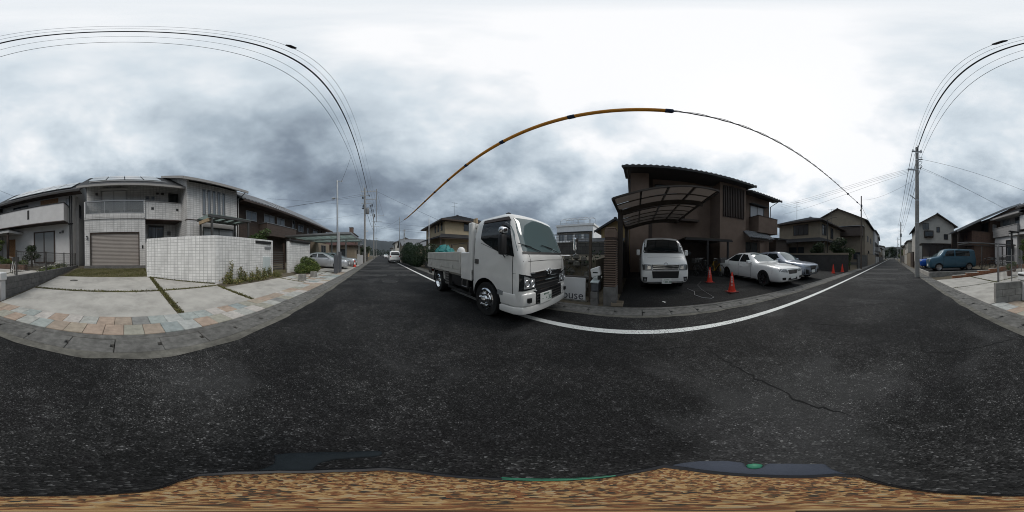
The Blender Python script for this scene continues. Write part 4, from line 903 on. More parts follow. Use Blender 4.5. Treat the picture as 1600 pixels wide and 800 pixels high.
slope('roof', (-8.35, 7.55, 5.32), (-8.35, 27.8, 5.32), (-12.5, 27.8, 7.9), (-12.5, 7.55, 7.9), 'roof_slate', h, wave=.03, pitch=.35); slope('roof_back', (-17, 27.8, 5.3), (-17, 7.55, 5.3), (-12.5, 7.55, 7.9), (-12.5, 27.8, 7.9), 'roof_slate', h)
BX('fascia', 'trim_brown', h, -8.38, -8.30, 7.55, 27.8, 5.18, 5.33); BX('soffit', 'trim_brown', h, -9.4, -8.38, 7.6, 27.7, 5.26, 5.30)
MB().prism([(-9.4, 8.0, 5.5), (-16, 8.0, 5.5), (-12.5, 8.0, 7.7)], (0, .15, 0)).build('gable_wall', 'brick_dark', h); MB().prism([(-9.4, 26.85, 5.5), (-16, 26.85, 5.5), (-12.5, 26.85, 7.7)], (0, .15, 0)).build('gable_wall', 'brick_dark', h)
# glass carport of the north driveway
cp = T('glass_carport', 'aluminium carport with greenish glass canopy over the silver cars', 'carport', (-5.5, 16, .1))
for x, y in ((-8.2, 13.2), (-5.3, 17.2), (-3.7, 17.2), (-8.0, 17.2), (-2.75, 20.8), (-5.3, 20.8)): BX('post', 'aluminium', cp, x - .07, x + .07, y - .05, y + .05, .0, 2.88)
for yy in (13.2, 17.2, 20.8): BX('beam', 'aluminium', cp, -8.7, -2.45, yy - .06, yy + .06, 2.9, 3.02)
for k in range(8):
    x0 = -8.6 + k * .77
    for y0, y1 in ((12.9, 17.0), (17.05, 21.1)): MB().hexa([(x0, y0, 3.04), (x0 + .72, y0, 3.04), (x0 + .72, y1, 3.04), (x0, y1, 3.04)], [(x0, y0, 3.055), (x0 + .72, y0, 3.055), (x0 + .72, y1, 3.055), (x0, y1, 3.055)]).build('canopy_panel', 'poly_mint', cp)
    BX('rafter', 'aluminium', cp, x0 - .045, x0 - .005, 12.85, 21.15, 3.03, 3.09)
MB().box(-8.7, -2.4, 12.82, 12.9, 2.98, 3.12).box(-8.7, -2.4, 21.1, 21.18, 2.98, 3.12).box(-2.46, -2.38, 12.9, 21.1, 2.98, 3.12).build('rim', 'aluminium', cp)
gw = T('grey_gate_wall', 'low grey concrete gate wall beyond the carport', 'wall', (-2.6, 20.5, 0)); BX('face', 'stucco_grey', gw, -2.75, -2.55, 19.0, 19.9, -.02, 1.35, bevel=.01); BX('face', 'stucco_grey', gw, -2.75, -2.55, 20.2, 23.8, -.02, 1.2, bevel=.01)
fe = T('wire_fence', 'grey wire fence beside the utility pole with transformer', 'fence', (-2.7, 29, 0))
for k in range(8): BX('post', 'aluminium_dark', fe, -2.74, -2.68, 24 + k*1.5 - .03, 24 + k*1.5 + .03, -.02, 1.7)
mb = MB()
for z in (.3, .7, 1.1, 1.6): mb.box(-2.72, -2.70, 24, 34.5, z, z + .03)
for k in range(70): y = 24 + k * .15; mb.box(-2.715, -2.705, y - .006, y + .006, .1, 1.6)
mb.build('mesh', 'aluminium_dark', fe)
house('far_house', 'tan house with chimney block beyond the glass carport', -12, -4.6, 29, 37, .2, 3.0, 'stucco_tan', 'roof_redbrown', 'hip', 1.5, .5, wins=(('S', -7, 1.0, 1.5, 1.3, 1), ('E', 32, 1.0, 1.5, 1.2, 1)))
h = house('far_house', 'brown flat-roofed house standing tall behind the carport', -12.5, -6.4, 39, 46, .2, 6.4, 'brick_red', 'roof_redbrown', 'hip', .5, .2, wins=(('S', -8, 4.2, 1.5, 1.1, 1), ('E', 42, 4.2, 1.2, 1.1, 1)))
BX('chimney', 'brick_red', h, -7.9, -7.0, 41, 42.2, 6.4, 8.2); BX('chimney_cap', 'old_concrete', h, -7.98, -6.92, 40.92, 42.28, 8.2, 8.32)
house('far_house', 'low tan house half hidden by the roadside tree', -11, -4.2, 50, 58, .1, 3.3, 'stucco_ochre', 'roof_dark', 'hip', 1.6, .6, wins=(('S', -6, 1.0, 1.6, 1.3, 1), ('E', 53, 1.0, 1.6, 1.3, 1)))
tree('street_tree', 'round dark tree on the west side near the far pole', (-3.9, 40, 0), 3.6, 1.7, 'leaf_dark', 1500, .14, 41)
tree('street_tree', 'second dark tree behind the wire fence to the north', (-5.2, 46, 0), 3.4, 1.9, 'leaf_dark', 1300, .15, 42)
# ------------------------------------------------------------------ east, north of the camera
h = house('cream_house', 'cream two-storey house with dark hipped roof behind the truck', 7.5, 14.5, 17.9, 26, .2, 5.45, 'stucco_cream', 'roof_dark', 'hip', 1.7, .75,
      wins=(('W', 19.0, 4.3, .45, 1.1, 0), ('W', 20.2, 4.3, .45, 1.1, 0), ('W', 21.4, 4.3, .45, 1.1, 0), ('W', 24.4, 4.1, .9, 1.1, 0), ('S', 10.4, 4.3, .75, 1.0, 0), ('S', 12.6, 4.2, 1.3, 1.1, 1)))
slope('lower_roof', (6.4, 16.8, 3.2), (15, 16.8, 3.2), (15, 17.9, 3.75), (6.9, 17.9, 3.75), 'roof_dark', h); slope('lower_roof', (6.4, 27, 3.2), (6.4, 16.8, 3.2), (7.5, 17.9, 3.75), (7.5, 26, 3.75), 'roof_dark', h)
for x, y in ((6.6, 17.05), (10.8, 17.05), (14.8, 17.05), (6.6, 26.8)): BX('eave_post', 'trim_brown', h, x - .06, x + .06, y - .06, y + .06, .2, 3.2)
MB().box(6.42, 15, 16.82, 16.9, 3.1, 3.2).build('eave_beam', 'trim_brown', h)
antenna_base = (9.2, 20.2, 7.1)
def antenna(name, label, base, hgt, parent=None):
    t = T(name, label, 'antenna', base); b = Vector(base)
    MB().tube([b - Z*.2, b + Z*hgt], .02, 6).build('mast', 'aluminium_dark', t)
    mb = MB()
    for k, z in enumerate((hgt * .95, hgt * .7)):
        mb.tube([b + Vector((-.5, 0, z)), b + Vector((.5, .1, z))], .012, 5)
        for q in range(6): c = b + Vector((-.45 + .18*q, .02*q, z)); mb.tube([c + Vector((0, -.22, 0)), c + Vector((0, .22, 0))], .007, 4)
    struct(mb.build('element', 'aluminium_dark', t), 'stuff'); return t
antenna('roof_antenna', 'thin television antenna on the cream house behind the truck', (10.7, 21.9, 7.0), 2.4)
hd = T('clipped_hedge', 'tall dark green clipped hedge beside the white line to the north', 'hedge', (4.0, 20, 0))
crown('foliage', [((3.8 + .25 * math.sin(k * 2.3), 16.2 + k * .8, 1.25 + .12 * math.sin(k * 1.7)), (.75, .75, 1.25)) for k in range(11)] + [((3.9, 16.8 + k * .8, .6), (.7, .8, .65)) for k in range(11)] + [((4.7 + .2 * math.sin(k * 1.9), 11.5 + k * .8, .95 + .2 * math.sin(k * 2.7)), (.6, .8, .75)) for k in range(7)] + [((4.0, 22 + k * .6, 2.3 + .2 * math.sin(k*2)), (.6, .7, .6)) for k in range(5)], 26000, .075, 'leaf_hedge', hd, 9, .7)
for yy in (18, 21, 23.5): MB().tube([(3.9, yy, -.05), (3.92, yy + .1, 1.8)], .06, 6).build('trunk', 'bark', hd)
sw = T('stone_wall', 'low dark stone retaining wall behind the truck', 'wall', (4.5, 10, 0)); BX('face', 'block_courses', sw, 4.35, 4.55, 2.6, 15.6, -.05, .55); BX('coping', 'old_concrete', sw, 4.32, 4.58, 2.6, 15.6, .552, .60)
tree('garden_tree', 'dark shrub mass behind the white bed of the truck', (5.6, 15.4, .1), 2.1, 1.3, 'leaf_hedge', 2200, .07, 51, cat='shrub')
h = house('far_house', 'grey-roofed house past the hedge to the north', 5.2, 12, 36, 46, .1, 3.2, 'stucco_tan', 'roof_slate', 'gable', 1.9, .5, 'x', wins=(('W', 39, 1.2, 1.4, 1.2, 1), ('S', 7, 1.2, 1.4, 1.2, 1)))
house('far_house', 'pale house far up the street on the east side', 5, 12, 55, 64, 0, 5.2, 'stucco_pale', 'roof_dark', 'gable', 1.8, .5, 'y', wins=(('W', 58, 3.4, 1.4, 1.2, 1), ('S', 7, 3.4, 1.4, 1.2, 1)))
house('far_house', 'farthest low house on the west side up the street', -12, -5, 66, 76, 0, 4.2, 'stucco_tan', 'roof_grey', 'hip', 1.8, .5, wins=(('S', -8, 1.4, 1.6, 1.3, 1),))
# white block of flats
h = T('flat_block', 'white flat-roofed block with a metal rooftop frame behind the truck cab', 'building', (35, 13, .2))
mat('stucco_bright', (.78, .79, .80), .9, .05, 2., .2, 70, dirt=.15); BX('wall', 'stucco_bright', h, 31.5, 41, 8.6, 16.8, 0, 7.5); BX('parapet', 'stucco_bright', h, 31.3, 41.2, 8.4, 17.0, 7.5, 7.9)
BX('floor_band', 'trim_black', h, 31.1, 31.5, 8.8, 16.6, 6.0, 6.25); BX('balcony', 'stucco_bright', h, 30.7, 31.5, 8.8, 16.6, 3.3, 4.3)
for k in range(4): win(h, (31.5, 9.9 + k * 1.9, 4.4), -Y, 1.4, 1.5, 'aluminium', 'slit_glass', 1); win(h, (31.5, 9.9 + k * 1.9, .9), -Y, 1.4, 1.5, 'aluminium', 'house_glass', 1)
for k in range(30): BX('baluster', 'aluminium_dark', h, 30.7, 30.73, 8.9 + k*.26, 8.93 + k*.26, 4.3, 5.1)
BX('handrail', 'aluminium_dark', h, 30.68, 30.75, 8.8, 16.6, 5.1, 5.16)
mb = MB()
for k in range(6):
    y = 9.4 + k * 1.35
    mb.tube([(32, y, 7.8), (32, y, 8.9), (33.5, y, 9.7), (36, y, 9.9)], .05, 5); mb.tube([(36, y, 7.8), (36, y, 9.9)], .05, 5)
for z, x in ((8.3, 32), (8.9, 32), (9.7, 33.5), (9.9, 36)): mb.tube([(x, 9.4, z), (x, 16.15, z)], .045, 5)
mb.build('rooftop_frame', 'galvanised', h)
house('small_house', 'small ochre house with dark gable roof behind the ribbed gate pillar', 13.6, 19, .5, 3.0, .3, 3.35, 'stucco_ochre', 'roof_dark', 'gable', 1.05, .5, 'x', wins=(('W', 2.2, 2.5, .5, .8, 0),), trim='roof_dark')
ls = T('low_shed', 'low dark shed with grey sloping roof below the ochre house', 'shed', (12.2, 3, .3)); BX('wall', 'siding_brown', ls, 11.4, 13.2, 1.0, 4.6, .1, 2.25); slope('roof', (11.1, .9, 2.28), (11.1, 4.8, 2.28), (13.4, 4.8, 2.75), (13.4, .9, 2.75), 'roof_slate', ls)
# mesh fence, sign, pillar
mf = T('mesh_fence', 'tall weathered mesh fence with climbing shrubs beside the parking space', 'fence', (4.3, 4, 0))
for y in (1.25, 3.25, 5.25, 7.25, 9.25): BX('post', 'pole_brown', mf, 4.27, 4.35, y - .03, y + .03, -.02, 1.95)
mb = MB()
for k in range(12): z = .25 + k * .15; mb.box(4.305, 4.313, 1.25, 9.25, z, z + .008)
for k in range(80): y = 1.3 + k * .1; mb.box(4.300, 4.306, y, y + .005, .2, 1.9)
mb.build('mesh', 'aluminium_dark', mf); MB().box(4.295, 4.325, 1.25, 9.25, 1.90, 1.925).box(4.28, 4.34, 1.25, 9.25, .68, .72).build('rail', 'aluminium_dark', mf)
bank = T('rubble_bank', 'dark rubble and bramble bank behind the mesh fence', 'bank', (5.5, 5, 0)); rnd = random.Random(2)
mb = MB(); mb.hexa([(4.75, 1.2, -.05), (8.5, 1.2, -.05), (8.5, 12, -.05), (4.75, 12, -.05)], [(5.1, 1.3, 1.15), (8.5, 1.3, 1.35), (8.5, 12, 1.35), (5.1, 12, 1.15)]); mb.build('earth', 'soil', bank)
mb = MB()
for _ in range(150):
    y = rnd.uniform(1.3, 9); z = rnd.uniform(.2, 1.3); x = 4.72 + .3 * z + rnd.uniform(-.1, .1); s = rnd.uniform(.06, .15); mb.lathe([(.0, -s), (s, -s*.3), (s*.8, s*.5), (.0, s*.8)], (x, y, z), n=6)
struct(mb.build('rubble', 'old_concrete', bank), 'stuff')
mb = MB()
for _ in range(70): y = rnd.uniform(1.3, 9); z = rnd.uniform(.2, 1.4); leaves(mb, (4.75 + .25 * z, y, z), (.2, .3, .2), 26, .05, rnd, .3)
me = bpy.data.meshes.new('bramble'); me.from_pydata(mb.v, [], mb.f); obj('bramble', me, 'leaf_hedge', bank)
dw = T('block_wall', 'tall dark block wall behind the mesh fence and rubble bank', 'wall', (8.7, 5, .2)); BX('face', 'block_courses', dw, 8.65, 8.85, 1.1, 13, 0, 2.0); BX('coping', 'old_concrete', dw, 8.62, 8.88, 1.1, 13, 2.002, 2.06)
sg = T('house_sign', 'pale grey sign panel with dark word House leaning on the fence', 'sign', (4.22, 2.2, 0))
MB().box(4.225, 4.255, 1.36, 3.6, .04, .68).build('panel', 'sign_panel', sg, bevel=.004)
lettering('lettering', 'House', .34, 'sign_ink', (4.222, 1.86, .165), (0, -1, 0), (0, 0, 1), sg, .002)
MB().box(4.17, 4.30, 1.30, 3.65, -.03, .035).build('base', 'old_concrete', sg, bevel=.01)
pl = T('ribbed_pillar', 'brown gate pillar with dark horizontal ribs beside the carport', 'pillar', (4.3, .7, 0))
BX('base', 'block', pl, 4.0, 4.42, .50, .82, -.05, .50, bevel=.01); MB().box(4.03, 4.40, .52, .80, .50, 1.98).build('core', 'trim_brown', pl, bevel=.03); MB().box(4.02, 4.41, .51, .81, 1.74, 1.975).build('head', 'stucco_brown', pl, bevel=.03)
for k in range(20):
    z = .52 + k * .06; MB().box(4.005, 4.42, .505, .815, z, z + .03).build('rib', 'stucco_brown', pl, bevel=.006)
BX('cap', 'stucco_brown', pl, 4.03, 4.40, .52, .80, 1.976, 2.02, bevel=.02)
bs = T('meter_block', 'stack of concrete blocks with a dark meter box on top, by the pillar', 'block stack', (4.05, 1.0, 0))
for k in range(2): MB().box(3.95, 4.18, .96, 1.14, -.02 + k*.2, .175 + k*.2).build('block', 'block', bs, bevel=.01)
MB().box(3.95, 4.35, .95, 1.12, .38, .60).build('meter_box', 'grey_box', bs, bevel=.01); MB().hexa([(3.93, .93, .605), (4.38, .93, .70), (4.38, 1.14, .70), (3.93, 1.14, .605)], [(3.93, .93, .63), (4.38, .93, .73), (4.38, 1.14, .73), (3.93, 1.14, .63)]).build('lid', 'mint_panel', bs)
bm_ = T('white_mailbox', 'white mailbox tilted on its bracket beside the ribbed pillar', 'mailbox', (4.1, .98, .75))
q = [Vector((4.02, .90, .80)), Vector((4.02, 1.13, .72)), Vector((4.22, 1.13, .72)), Vector((4.22, .90, .80))]; MB().hexa(q, [v + Vector((.0, .045, .23)) for v in q]).build('box', 'white_plastic', bm_, bevel=.02)
MB().box(4.018, 4.03, .97, 1.10, .85, .88).build('slot', 'trim_black', bm_); MB().box(4.08, 4.16, .91, .99, .68, .80).build('bracket', 'trim_black', bm_)
tr_ = T('white_tray', 'small white wire basket on the ground before the ribbed pillar', 'basket', (4.0, .42, .03)); mb = MB()
for k in range(6): mb.box(3.93 + k*.05, 3.94 + k*.05, .33, .60, .05, .058)
for k in range(6): mb.box(3.93, 4.19, .33 + k*.052, .338 + k*.052, .058, .066)
for a in ((3.92, 3.935, .32, .61), (4.185, 4.20, .32, .61), (3.935, 4.185, .32, .335), (3.935, 4.185, .595, .61)): mb.box(*a, .035, .11)
mb.build('wire_grid', 'stucco_tan', tr_)
# ------------------------------------------------------------------ east: brown house with carport
h = T('brown_house', 'large brown rendered house with tiled eaves and vertical louvre bay', 'house', (12, -5, .3))
BX('corner_wall', 'stucco_brown', h, 10.4, 16, -.75, .42, .1, 7.25); BX('recess_wall', 'stucco_brown', h, 11.6, 16, -5.6, -.75, .1, 7.3)
BX('bay_wall', 'stucco_brown', h, 10.0, 16, -7.9, -5.6, .1, 7.0); BX('south_wall', 'stucco_brown', h, 10.9, 16, -11.5, -7.9, .1, 6.9)
BX('plinth', 'block', h, 9.97, 10.0, -7.9, -5.6, .1, 1.25)
BX('dark_reveal', 'trim_brown', h, 11.52, 11.6, -1.1, -.76, 2.4, 7.2)
l = BX('louvre_frame', 'trim_black', h, 9.97, 10.0, -7.72, -5.82, 4.25, 6.75)
for k in range(13): y = -7.66 + k * .145; BX('louvre', 'trim_brown', l, 9.86, 9.968, y, y + .06, 4.27, 6.73)
win(h, (11.6, -2.1, 5.5), -Y, 1.7, 1.3, 'bronze_frame', 'slit_glass', 1)
BX('upper_band', 'stucco_brown', h, 11.2, 11.6, -4.4, -3.4, 4.0, 4.9); BX('ledge', 'trim_brown', h, 10.9, 11.6, -4.4, -2.4, 3.85, 4.0)
BX('balcony', 'stucco_brown', h, 9.7, 10.9, -11.35, -9.0, 3.35, 4.75); BX('balcony_cap', 'trim_brown', h, 9.66, 10.9, -11.39, -8.96, 4.752, 4.80)
win(h, (10.9, -9.9, 4.85), -Y, 1.7, 1.15, 'bronze_frame', 'pale_blind', 1); BX('window_hood', 'trim_black', h, 10.5, 10.9, -10.9, -8.95, 6.02, 6.10)
win(h, (10.9, -9.2, .5), -Y, 1.8, 2.1, 'bronze_frame', 'glass', 1, name='entrance_door')
slope('porch_roof', (9.1, -10.3, 2.75), (9.1, -7.55, 2.75), (10.2, -7.7, 3.4), (10.2, -10.2, 3.4), 'roof_slate', h, wave=.025, pitch=.25)
BX('porch_post', 'stucco_brown', h, 9.4, 9.75, -9.3, -8.9, .2, 2.8); BX('porch_beam', 'trim_brown', h, 9.2, 9.32, -10.2, -7.7, 2.6, 2.74)
slope('roof', (9.2, -8.3, 7.02), (9.2, .85, 7.02), (13.6, .85, 9.0), (13.6, -8.3, 9.0), 'roof_slate', h, wave=.035, pitch=.33); slope('roof_back', (17.5, .85, 7.1), (17.5, -8.3, 7.1), (13.6, -8.3, 9.0), (13.6, .85, 9.0), 'roof_slate', h)
slope('south_roof', (9.75, -12.1, 6.82), (9.75, -8.32, 6.82), (13.4, -8.32, 8.3), (13.4, -12.1, 8.3), 'roof_slate', h, wave=.035, pitch=.33)
BX('fascia', 'trim_black', h, 9.17, 9.27, -8.3, .85, 6.90, 7.05); BX('south_fascia', 'trim_black', h, 9.73, 9.82, -12.1, -8.33, 6.70, 6.84)
MB().hexa([(9.27, -8.28, 6.96), (9.27, .83, 6.96), (11.6, .83, 7.25), (11.6, -8.28, 7.25)], [(9.27, -8.28, 7.0), (9.27, .83, 7.0), (11.6, .83, 8.0), (11.6, -8.28, 8.0)]).build('soffit', 'soffit_dark', h)
MB().hexa([(9.82, -12.05, 6.76), (9.82, -8.35, 6.76), (10.95, -8.35, 6.9), (10.95, -12.05, 6.9)], [(9.82, -12.05, 6.79), (9.82, -8.35, 6.79), (10.95, -8.35, 7.2), (10.95, -12.05, 7.2)]).build('south_soffit', 'soffit_dark', h)
MB().prism([(9.2, .84, 6.92), (9.2, .84, 7.06), (13.6, .84, 9.06), (13.6, .84, 8.86)], (0, .06, 0)).prism([(10.4, .42, 7.2), (16, .42, 7.2), (16, .42, 7.6), (13.6, .42, 8.85)], (0, -.2, 0)).build('bargeboard', 'trim_brown', h)
gutter_pipe(h, [(9.5, .55, 6.9), (10.35, .50, 6.3), (10.35, .50, .3)], .04, 'trim_brown'); gutter_pipe(h, [(9.8, -11.8, 6.8), (10.8, -11.57, 6.3), (10.85, -11.57, .4)], .04)
# lean-to shelter
lt = T('lean_to', 'dark bicycle lean-to against the brown house', 'shelter', (9.5, -4.2, .2))
BX('roof_sheet', 'bronze_frame', lt, 8.3, 11.5, -5.5, -2.6, 2.30, 2.36); MB().box(8.28, 8.36, -5.55, -2.55, 2.2, 2.299).build('beam', 'trim_black', lt)
for y in (-3.9, -5.25): BX('post', 'trim_black', lt, 8.32, 8.42, y - .05, y + .05, .15, 2.2)
BX('back_panel', 'trim_brown', lt, 11.40, 11.50, -5.5, -2.6, .2, 2.3)
# carport
cp = T('arched_carport', 'dark cantilever carport with smoky arched canopy over the white van', 'carport', (5.4, .6, .1))
def arch(t): return Vector((0, .62 - 2.9 * t, 2.84 + .50 * math.sin(t * math.pi * .58)))       # t 0 at the posts, 1 at the tip
for x in (5.35, 8.55): MB().box(x - .07, x + .07, .46, .62, rz_(x) - .05, 2.86).build('post', 'bronze_frame', cp, bevel=.01)
for x in (5.35, 8.55):
    mb = MB()
    for k in range(12): a, b = arch(k / 12), arch((k + 1) / 12); mb.bar((x, a.y, a.z - .12 + .03 * k / 12), (x, b.y, b.z - .12 + .03 * (k+1) / 12), .09, .16)
    mb.build('cantilever_beam', 'bronze_frame', cp)
xs = [4.15 + (9.45 - 4.15) * k / 8 for k in range(9)]
for i, x in enumerate(xs):
    mb = MB(); w = .05 if i in (0, 8) else .022
    for k in range(12): a, b = arch(k / 12), arch((k + 1) / 12); mb.bar((x, a.y, a.z), (x, b.y, b.z), w, .05 if i in (0, 8) else .03)
    mb.build('rafter', 'bronze_frame', cp)
for j in range(5): a = arch(j / 4); mbj = MB().bar((4.15, a.y, a.z - .012), (9.45, a.y, a.z - .012), .07 if j in (0, 4) else .05, .06); mbj.build('purlin', 'bronze_frame', cp)
for i in range(8):
    for j in range(4):
        mb = MB(); x0, x1 = xs[i] + .02, xs[i + 1] - .02
        for k in range(3):
            a, b = arch((j + k / 3) / 4), arch((j + (k + 1) / 3) / 4)
            mb.hexa([(x0, a.y, a.z + .02), (x1, a.y, a.z + .02), (x1, b.y, b.z + .02), (x0, b.y, b.z + .02)], [(x0, a.y, a.z + .026), (x1, a.y, a.z + .026), (x1, b.y, b.z + .026), (x0, b.y, b.z + .026)])
        mb.build('canopy_panel', 'poly_smoke', cp)
bw = T('boundary_wall', 'tall dark boundary wall running along the carport posts', 'wall', (8, .75, .1)); BX('face', 'dark_wall', bw, 5.0, 13.5, .68, .80, -.05, 2.0); BX('coping', 'old_concrete', bw, 4.98, 13.5, .66, .82, 2.002, 2.05)
wl = T('parking_wall', 'dark rendered wall closing the south side of the parking area', 'wall', (6.5, -14.1, .1)); BX('face', 'dark_wall', wl, 3.95, 10.5, -14.25, -14.05, -.05, 1.55); BX('coping', 'stucco_tan', wl, 3.92, 10.5, -14.28, -14.02, 1.552, 1.72)
sd_ = T('dark_shed', 'dark garden shed in the gap between the brown and tan houses', 'shed', (12, -14.6, .3)); BX('wall', 'siding_brown', sd_, 10.6, 14.5, -13.9, -12.2, .1, 3.1); slope('roof', (10.2, -14.0, 3.1), (10.2, -12.0, 3.1), (14.8, -12.0, 3.7), (14.8, -14.0, 3.7), 'roof_dark', sd_); BX('lean_to', 'siding_brown', sd_, 12, 15.5, -16.3, -14.3, .1, 2.9); slope('lean_to_roof', (11.6, -16.3, 2.9), (11.6, -14.3, 2.9), (15.8, -14.3, 3.5), (15.8, -16.3, 3.5), 'roof_dark', sd_)
# neighbours to the south-east
h = house('cream_house', 'tan house with tiled hip roof behind the dark parking wall', 8.3, 14.5, -25, -17.4, .3, 5.75, 'stucco_tan', 'roof_slate', 'hip', 1.4, .7,
   wins=(('N', 11.0, 4.1, 2.2, 1.35, 2), ('W', -18.6, 4.1, 1.3, 1.35, 1), ('W', -21.2, 3.9, 1.0, 1.5, 0), ('N', 12, .9, 3.0, 1.7, 2)))
slope('lower_roof', (7.2, -16.4, 3.1), (15, -16.4, 3.1), (15, -17.4, 3.65), (8.3, -17.4, 3.65), 'roof_dark', h); slope('lower_roof', (7.2, -25, 3.1), (7.2, -16.4, 3.1), (8.3, -17.4, 3.65), (8.3, -25, 3.65), 'roof_dark', h)
for x, y in ((7.4, -16.6), (11, -16.6), (14.8, -16.6), (7.4, -24.8)): BX('eave_post', 'trim_brown', h, x - .06, x + .06, y - .06, y + .06, .2, 3.12)
for k in range(5): x = 11.05 + (k - 2) * .0; 
antenna('roof_antenna', 'television antenna on the tan house by the parking wall', (12.4, -18.6, 6.6), 2.6); antenna('roof_antenna', 'television antenna by the grey gabled house', (9.2, -23.4, 6.4), 2.6)
h = house('grey_gable_house', 'grey gabled house with brown upper balcony beside the slim pole', 4.6, 14.2, -38, -27, .2, 7.6, 'stucco_tan', 'roof_dark', 'gable', 2.4, .5, 'y', wins=(('N', 6, 1.0, 1.2, 1.2, 1), ('W', -30, 4.2, 1.3, 1.1, 1), ('W', -34, 4.2, 1.3, 1.1, 1), ('W', -31, 1.2, 1.3, 1.4, 1)))
BX('balcony', 'siding_brown', h, 4.9, 9.3, -27, -25.9, 4.9, 6.4); BX('balcony_roof', 'aluminium', h, 4.7, 9.5, -27, -25.7, 6.5, 6.56)
S = [('white_house', 'narrow white three-storey house past the grey gabled house', 4.3, 10.5, -46, -39, 7.8, 'stucco_white', 'gable', 1.6, 'y'),
     ('far_house', 'grey box house with blue-grey roof farther south on the east side', 4.6, 11, -55, -47, 7.0, 'siding_grey', 'gable', 1.5, 'x'),
     ('far_house', 'low beige house at the far south end of the east side', 4.2, 11, -68, -57, 4.6, 'stucco_tan', 'hip', 1.2, 'y'),
     ('far_house', 'pale apartment-like house closing the east side far south', 3.9, 11, -84, -70, 6.2, 'stucco_pale', 'hip', 1.0, 'y')]
for nm, lb, x0, x1, y0, y1, ze, wm, kd, rs, ax in S:
    n = 4 if y1 > -60 else 3; ww = []
    for q in range(n):
        yy = y0 + (y1 - y0) * (q + .5) / n
        for zz in ((1.2, 4.0) if ze > 5 else (1.2,)): ww.append(('W', yy, zz, 1.0, 1.15, 1))
    ww += [('N', x0 + 1.6, 4.0 if ze > 5 else 1.2, .9, 1.1, 1)]
    hh_ = house(nm, lb, x0, x1, y0, y1, .1, ze, wm, 'roof_dark', kd, rs, .45, ax, wins=tuple(ww))
    if ze > 6.5: BX('balcony', 'siding_grey', hh_, x0 - .8, x0, y0 + 1, y1 - 1.5, 3.0, 3.9)
for i, (x0, y0, y1, z1, m, l) in enumerate(((4.0, -26, -18.6, 1.6, 'block_courses', 'grey block wall with planting by the slim pole'), (4.0, -38, -26.5, 1.9, 'stucco_tan', 'tan garden wall before the grey gabled house'), (3.95, -47, -39, 1.5, 'stucco_grey', 'grey wall before the narrow white house'), (3.9, -70, -48, 1.4, 'block_courses', 'far block wall on the east side of the street'))):
    t = T('garden_wall', l, 'wall', (x0, (y0 + y1) / 2, 0), 0, 'garden walls along the east side'); BX('face', m, t, x0, x0 + .15, y0, y1, -.05, z1); BX('coping', 'old_concrete', t, x0 - .03, x0 + .18, y0, y1, z1 + .002, z1 + .06)
tree('garden_tree', 'dense dark shrub left of the pair above the dark parking wall', (7.6, -15.7, .1), 3.3, 1.1, 'leaf_dark', 2600, .09, 61, cat='shrub', low=.45)
tree('garden_tree', 'dense dark shrub right of the pair above the dark parking wall', (5.5, -16.0, .1), 3.3, 1.15, 'leaf_dark', 2800, .09, 62, cat='shrub', low=.45)
tree('garden_tree', 'loose leafy shrub between the wall end and the slim pole', (4.5, -16.6, .05), 2.3, .75, 'leaf_tree', 1500, .08, 63, cat='shrub', low=.2)
sl_ = T('street_lamp_pole', 'slim dark lamp pole between the shrubs above the parking wall', 'pole', (6.6, -15.6, .1)); MB().tube([(6.6, -15.6, 0), (6.6, -15.6, 5.3)], .045, 8).build('mast', 'trim_black', sl_); MB().tube([(6.6, -15.6, 5.25), (6.0, -15.7, 5.5), (5.6, -15.8, 5.5)], .02, 6).build('bracket', 'trim_black', sl_)
tree('far_tree', 'dark round tree closing the south end of the street', (-1.0, -95, 0), 7.2, 3.6, 'leaf_hedge', 2200, .35, 71); tree('far_tree', 'pointed dark conifer at the south end of the street', (-5.2, -90, 0), 8.6, 1.9, 'leaf_hedge', 1800, .3, 72); tree('far_tree', 'lighter tree spilling over the far wall to the south', (-3.9, -66, 0), 4.6, 1.9, 'leaf_bush', 1800, .2, 73); tree('far_tree', 'second dark tree behind the conifer at the south end', (-9.0, -95, 0), 7.6, 4.0, 'leaf_hedge', 1800, .35, 74)
tree('far_tree', 'dark tree closing the south street on its east side', (4.5, -100, 0), 7.5, 3.4, 'leaf_hedge', 1600, .35, 75)
# parking bay paint marks and rope
pr = T('bay_rope', 'thin white rope loop lying on the parking asphalt beside the van', 'rope', (4.8, -1.9, .06))
MB().tube([(x, y, rz_(x) + .016) for x, y in ((5.7, -1.85), (5.2, -1.95), (4.8, -1.8), (4.45, -1.9), (4.25, -2.12), (4.35, -2.25))], .007, 5).build('strand', 'stucco_grey', pr)
MB().tube([(x, y, rz_(x) + .016) for x, y in ((6.9, -2.9), (6.2, -2.45), (5.4, -2.3), (4.35, -2.25))], .003, 5).build('loose_end', 'stucco_grey', pr)
sheet('paint_mark', 'paint_white', [(4.2, -.75, rz_(4.2) + .012), (4.32, -.69, rz_(4.32) + .012), (4.34, -.72, rz_(4.34) + .012), (4.25, -.80, rz_(4.25) + .012)])
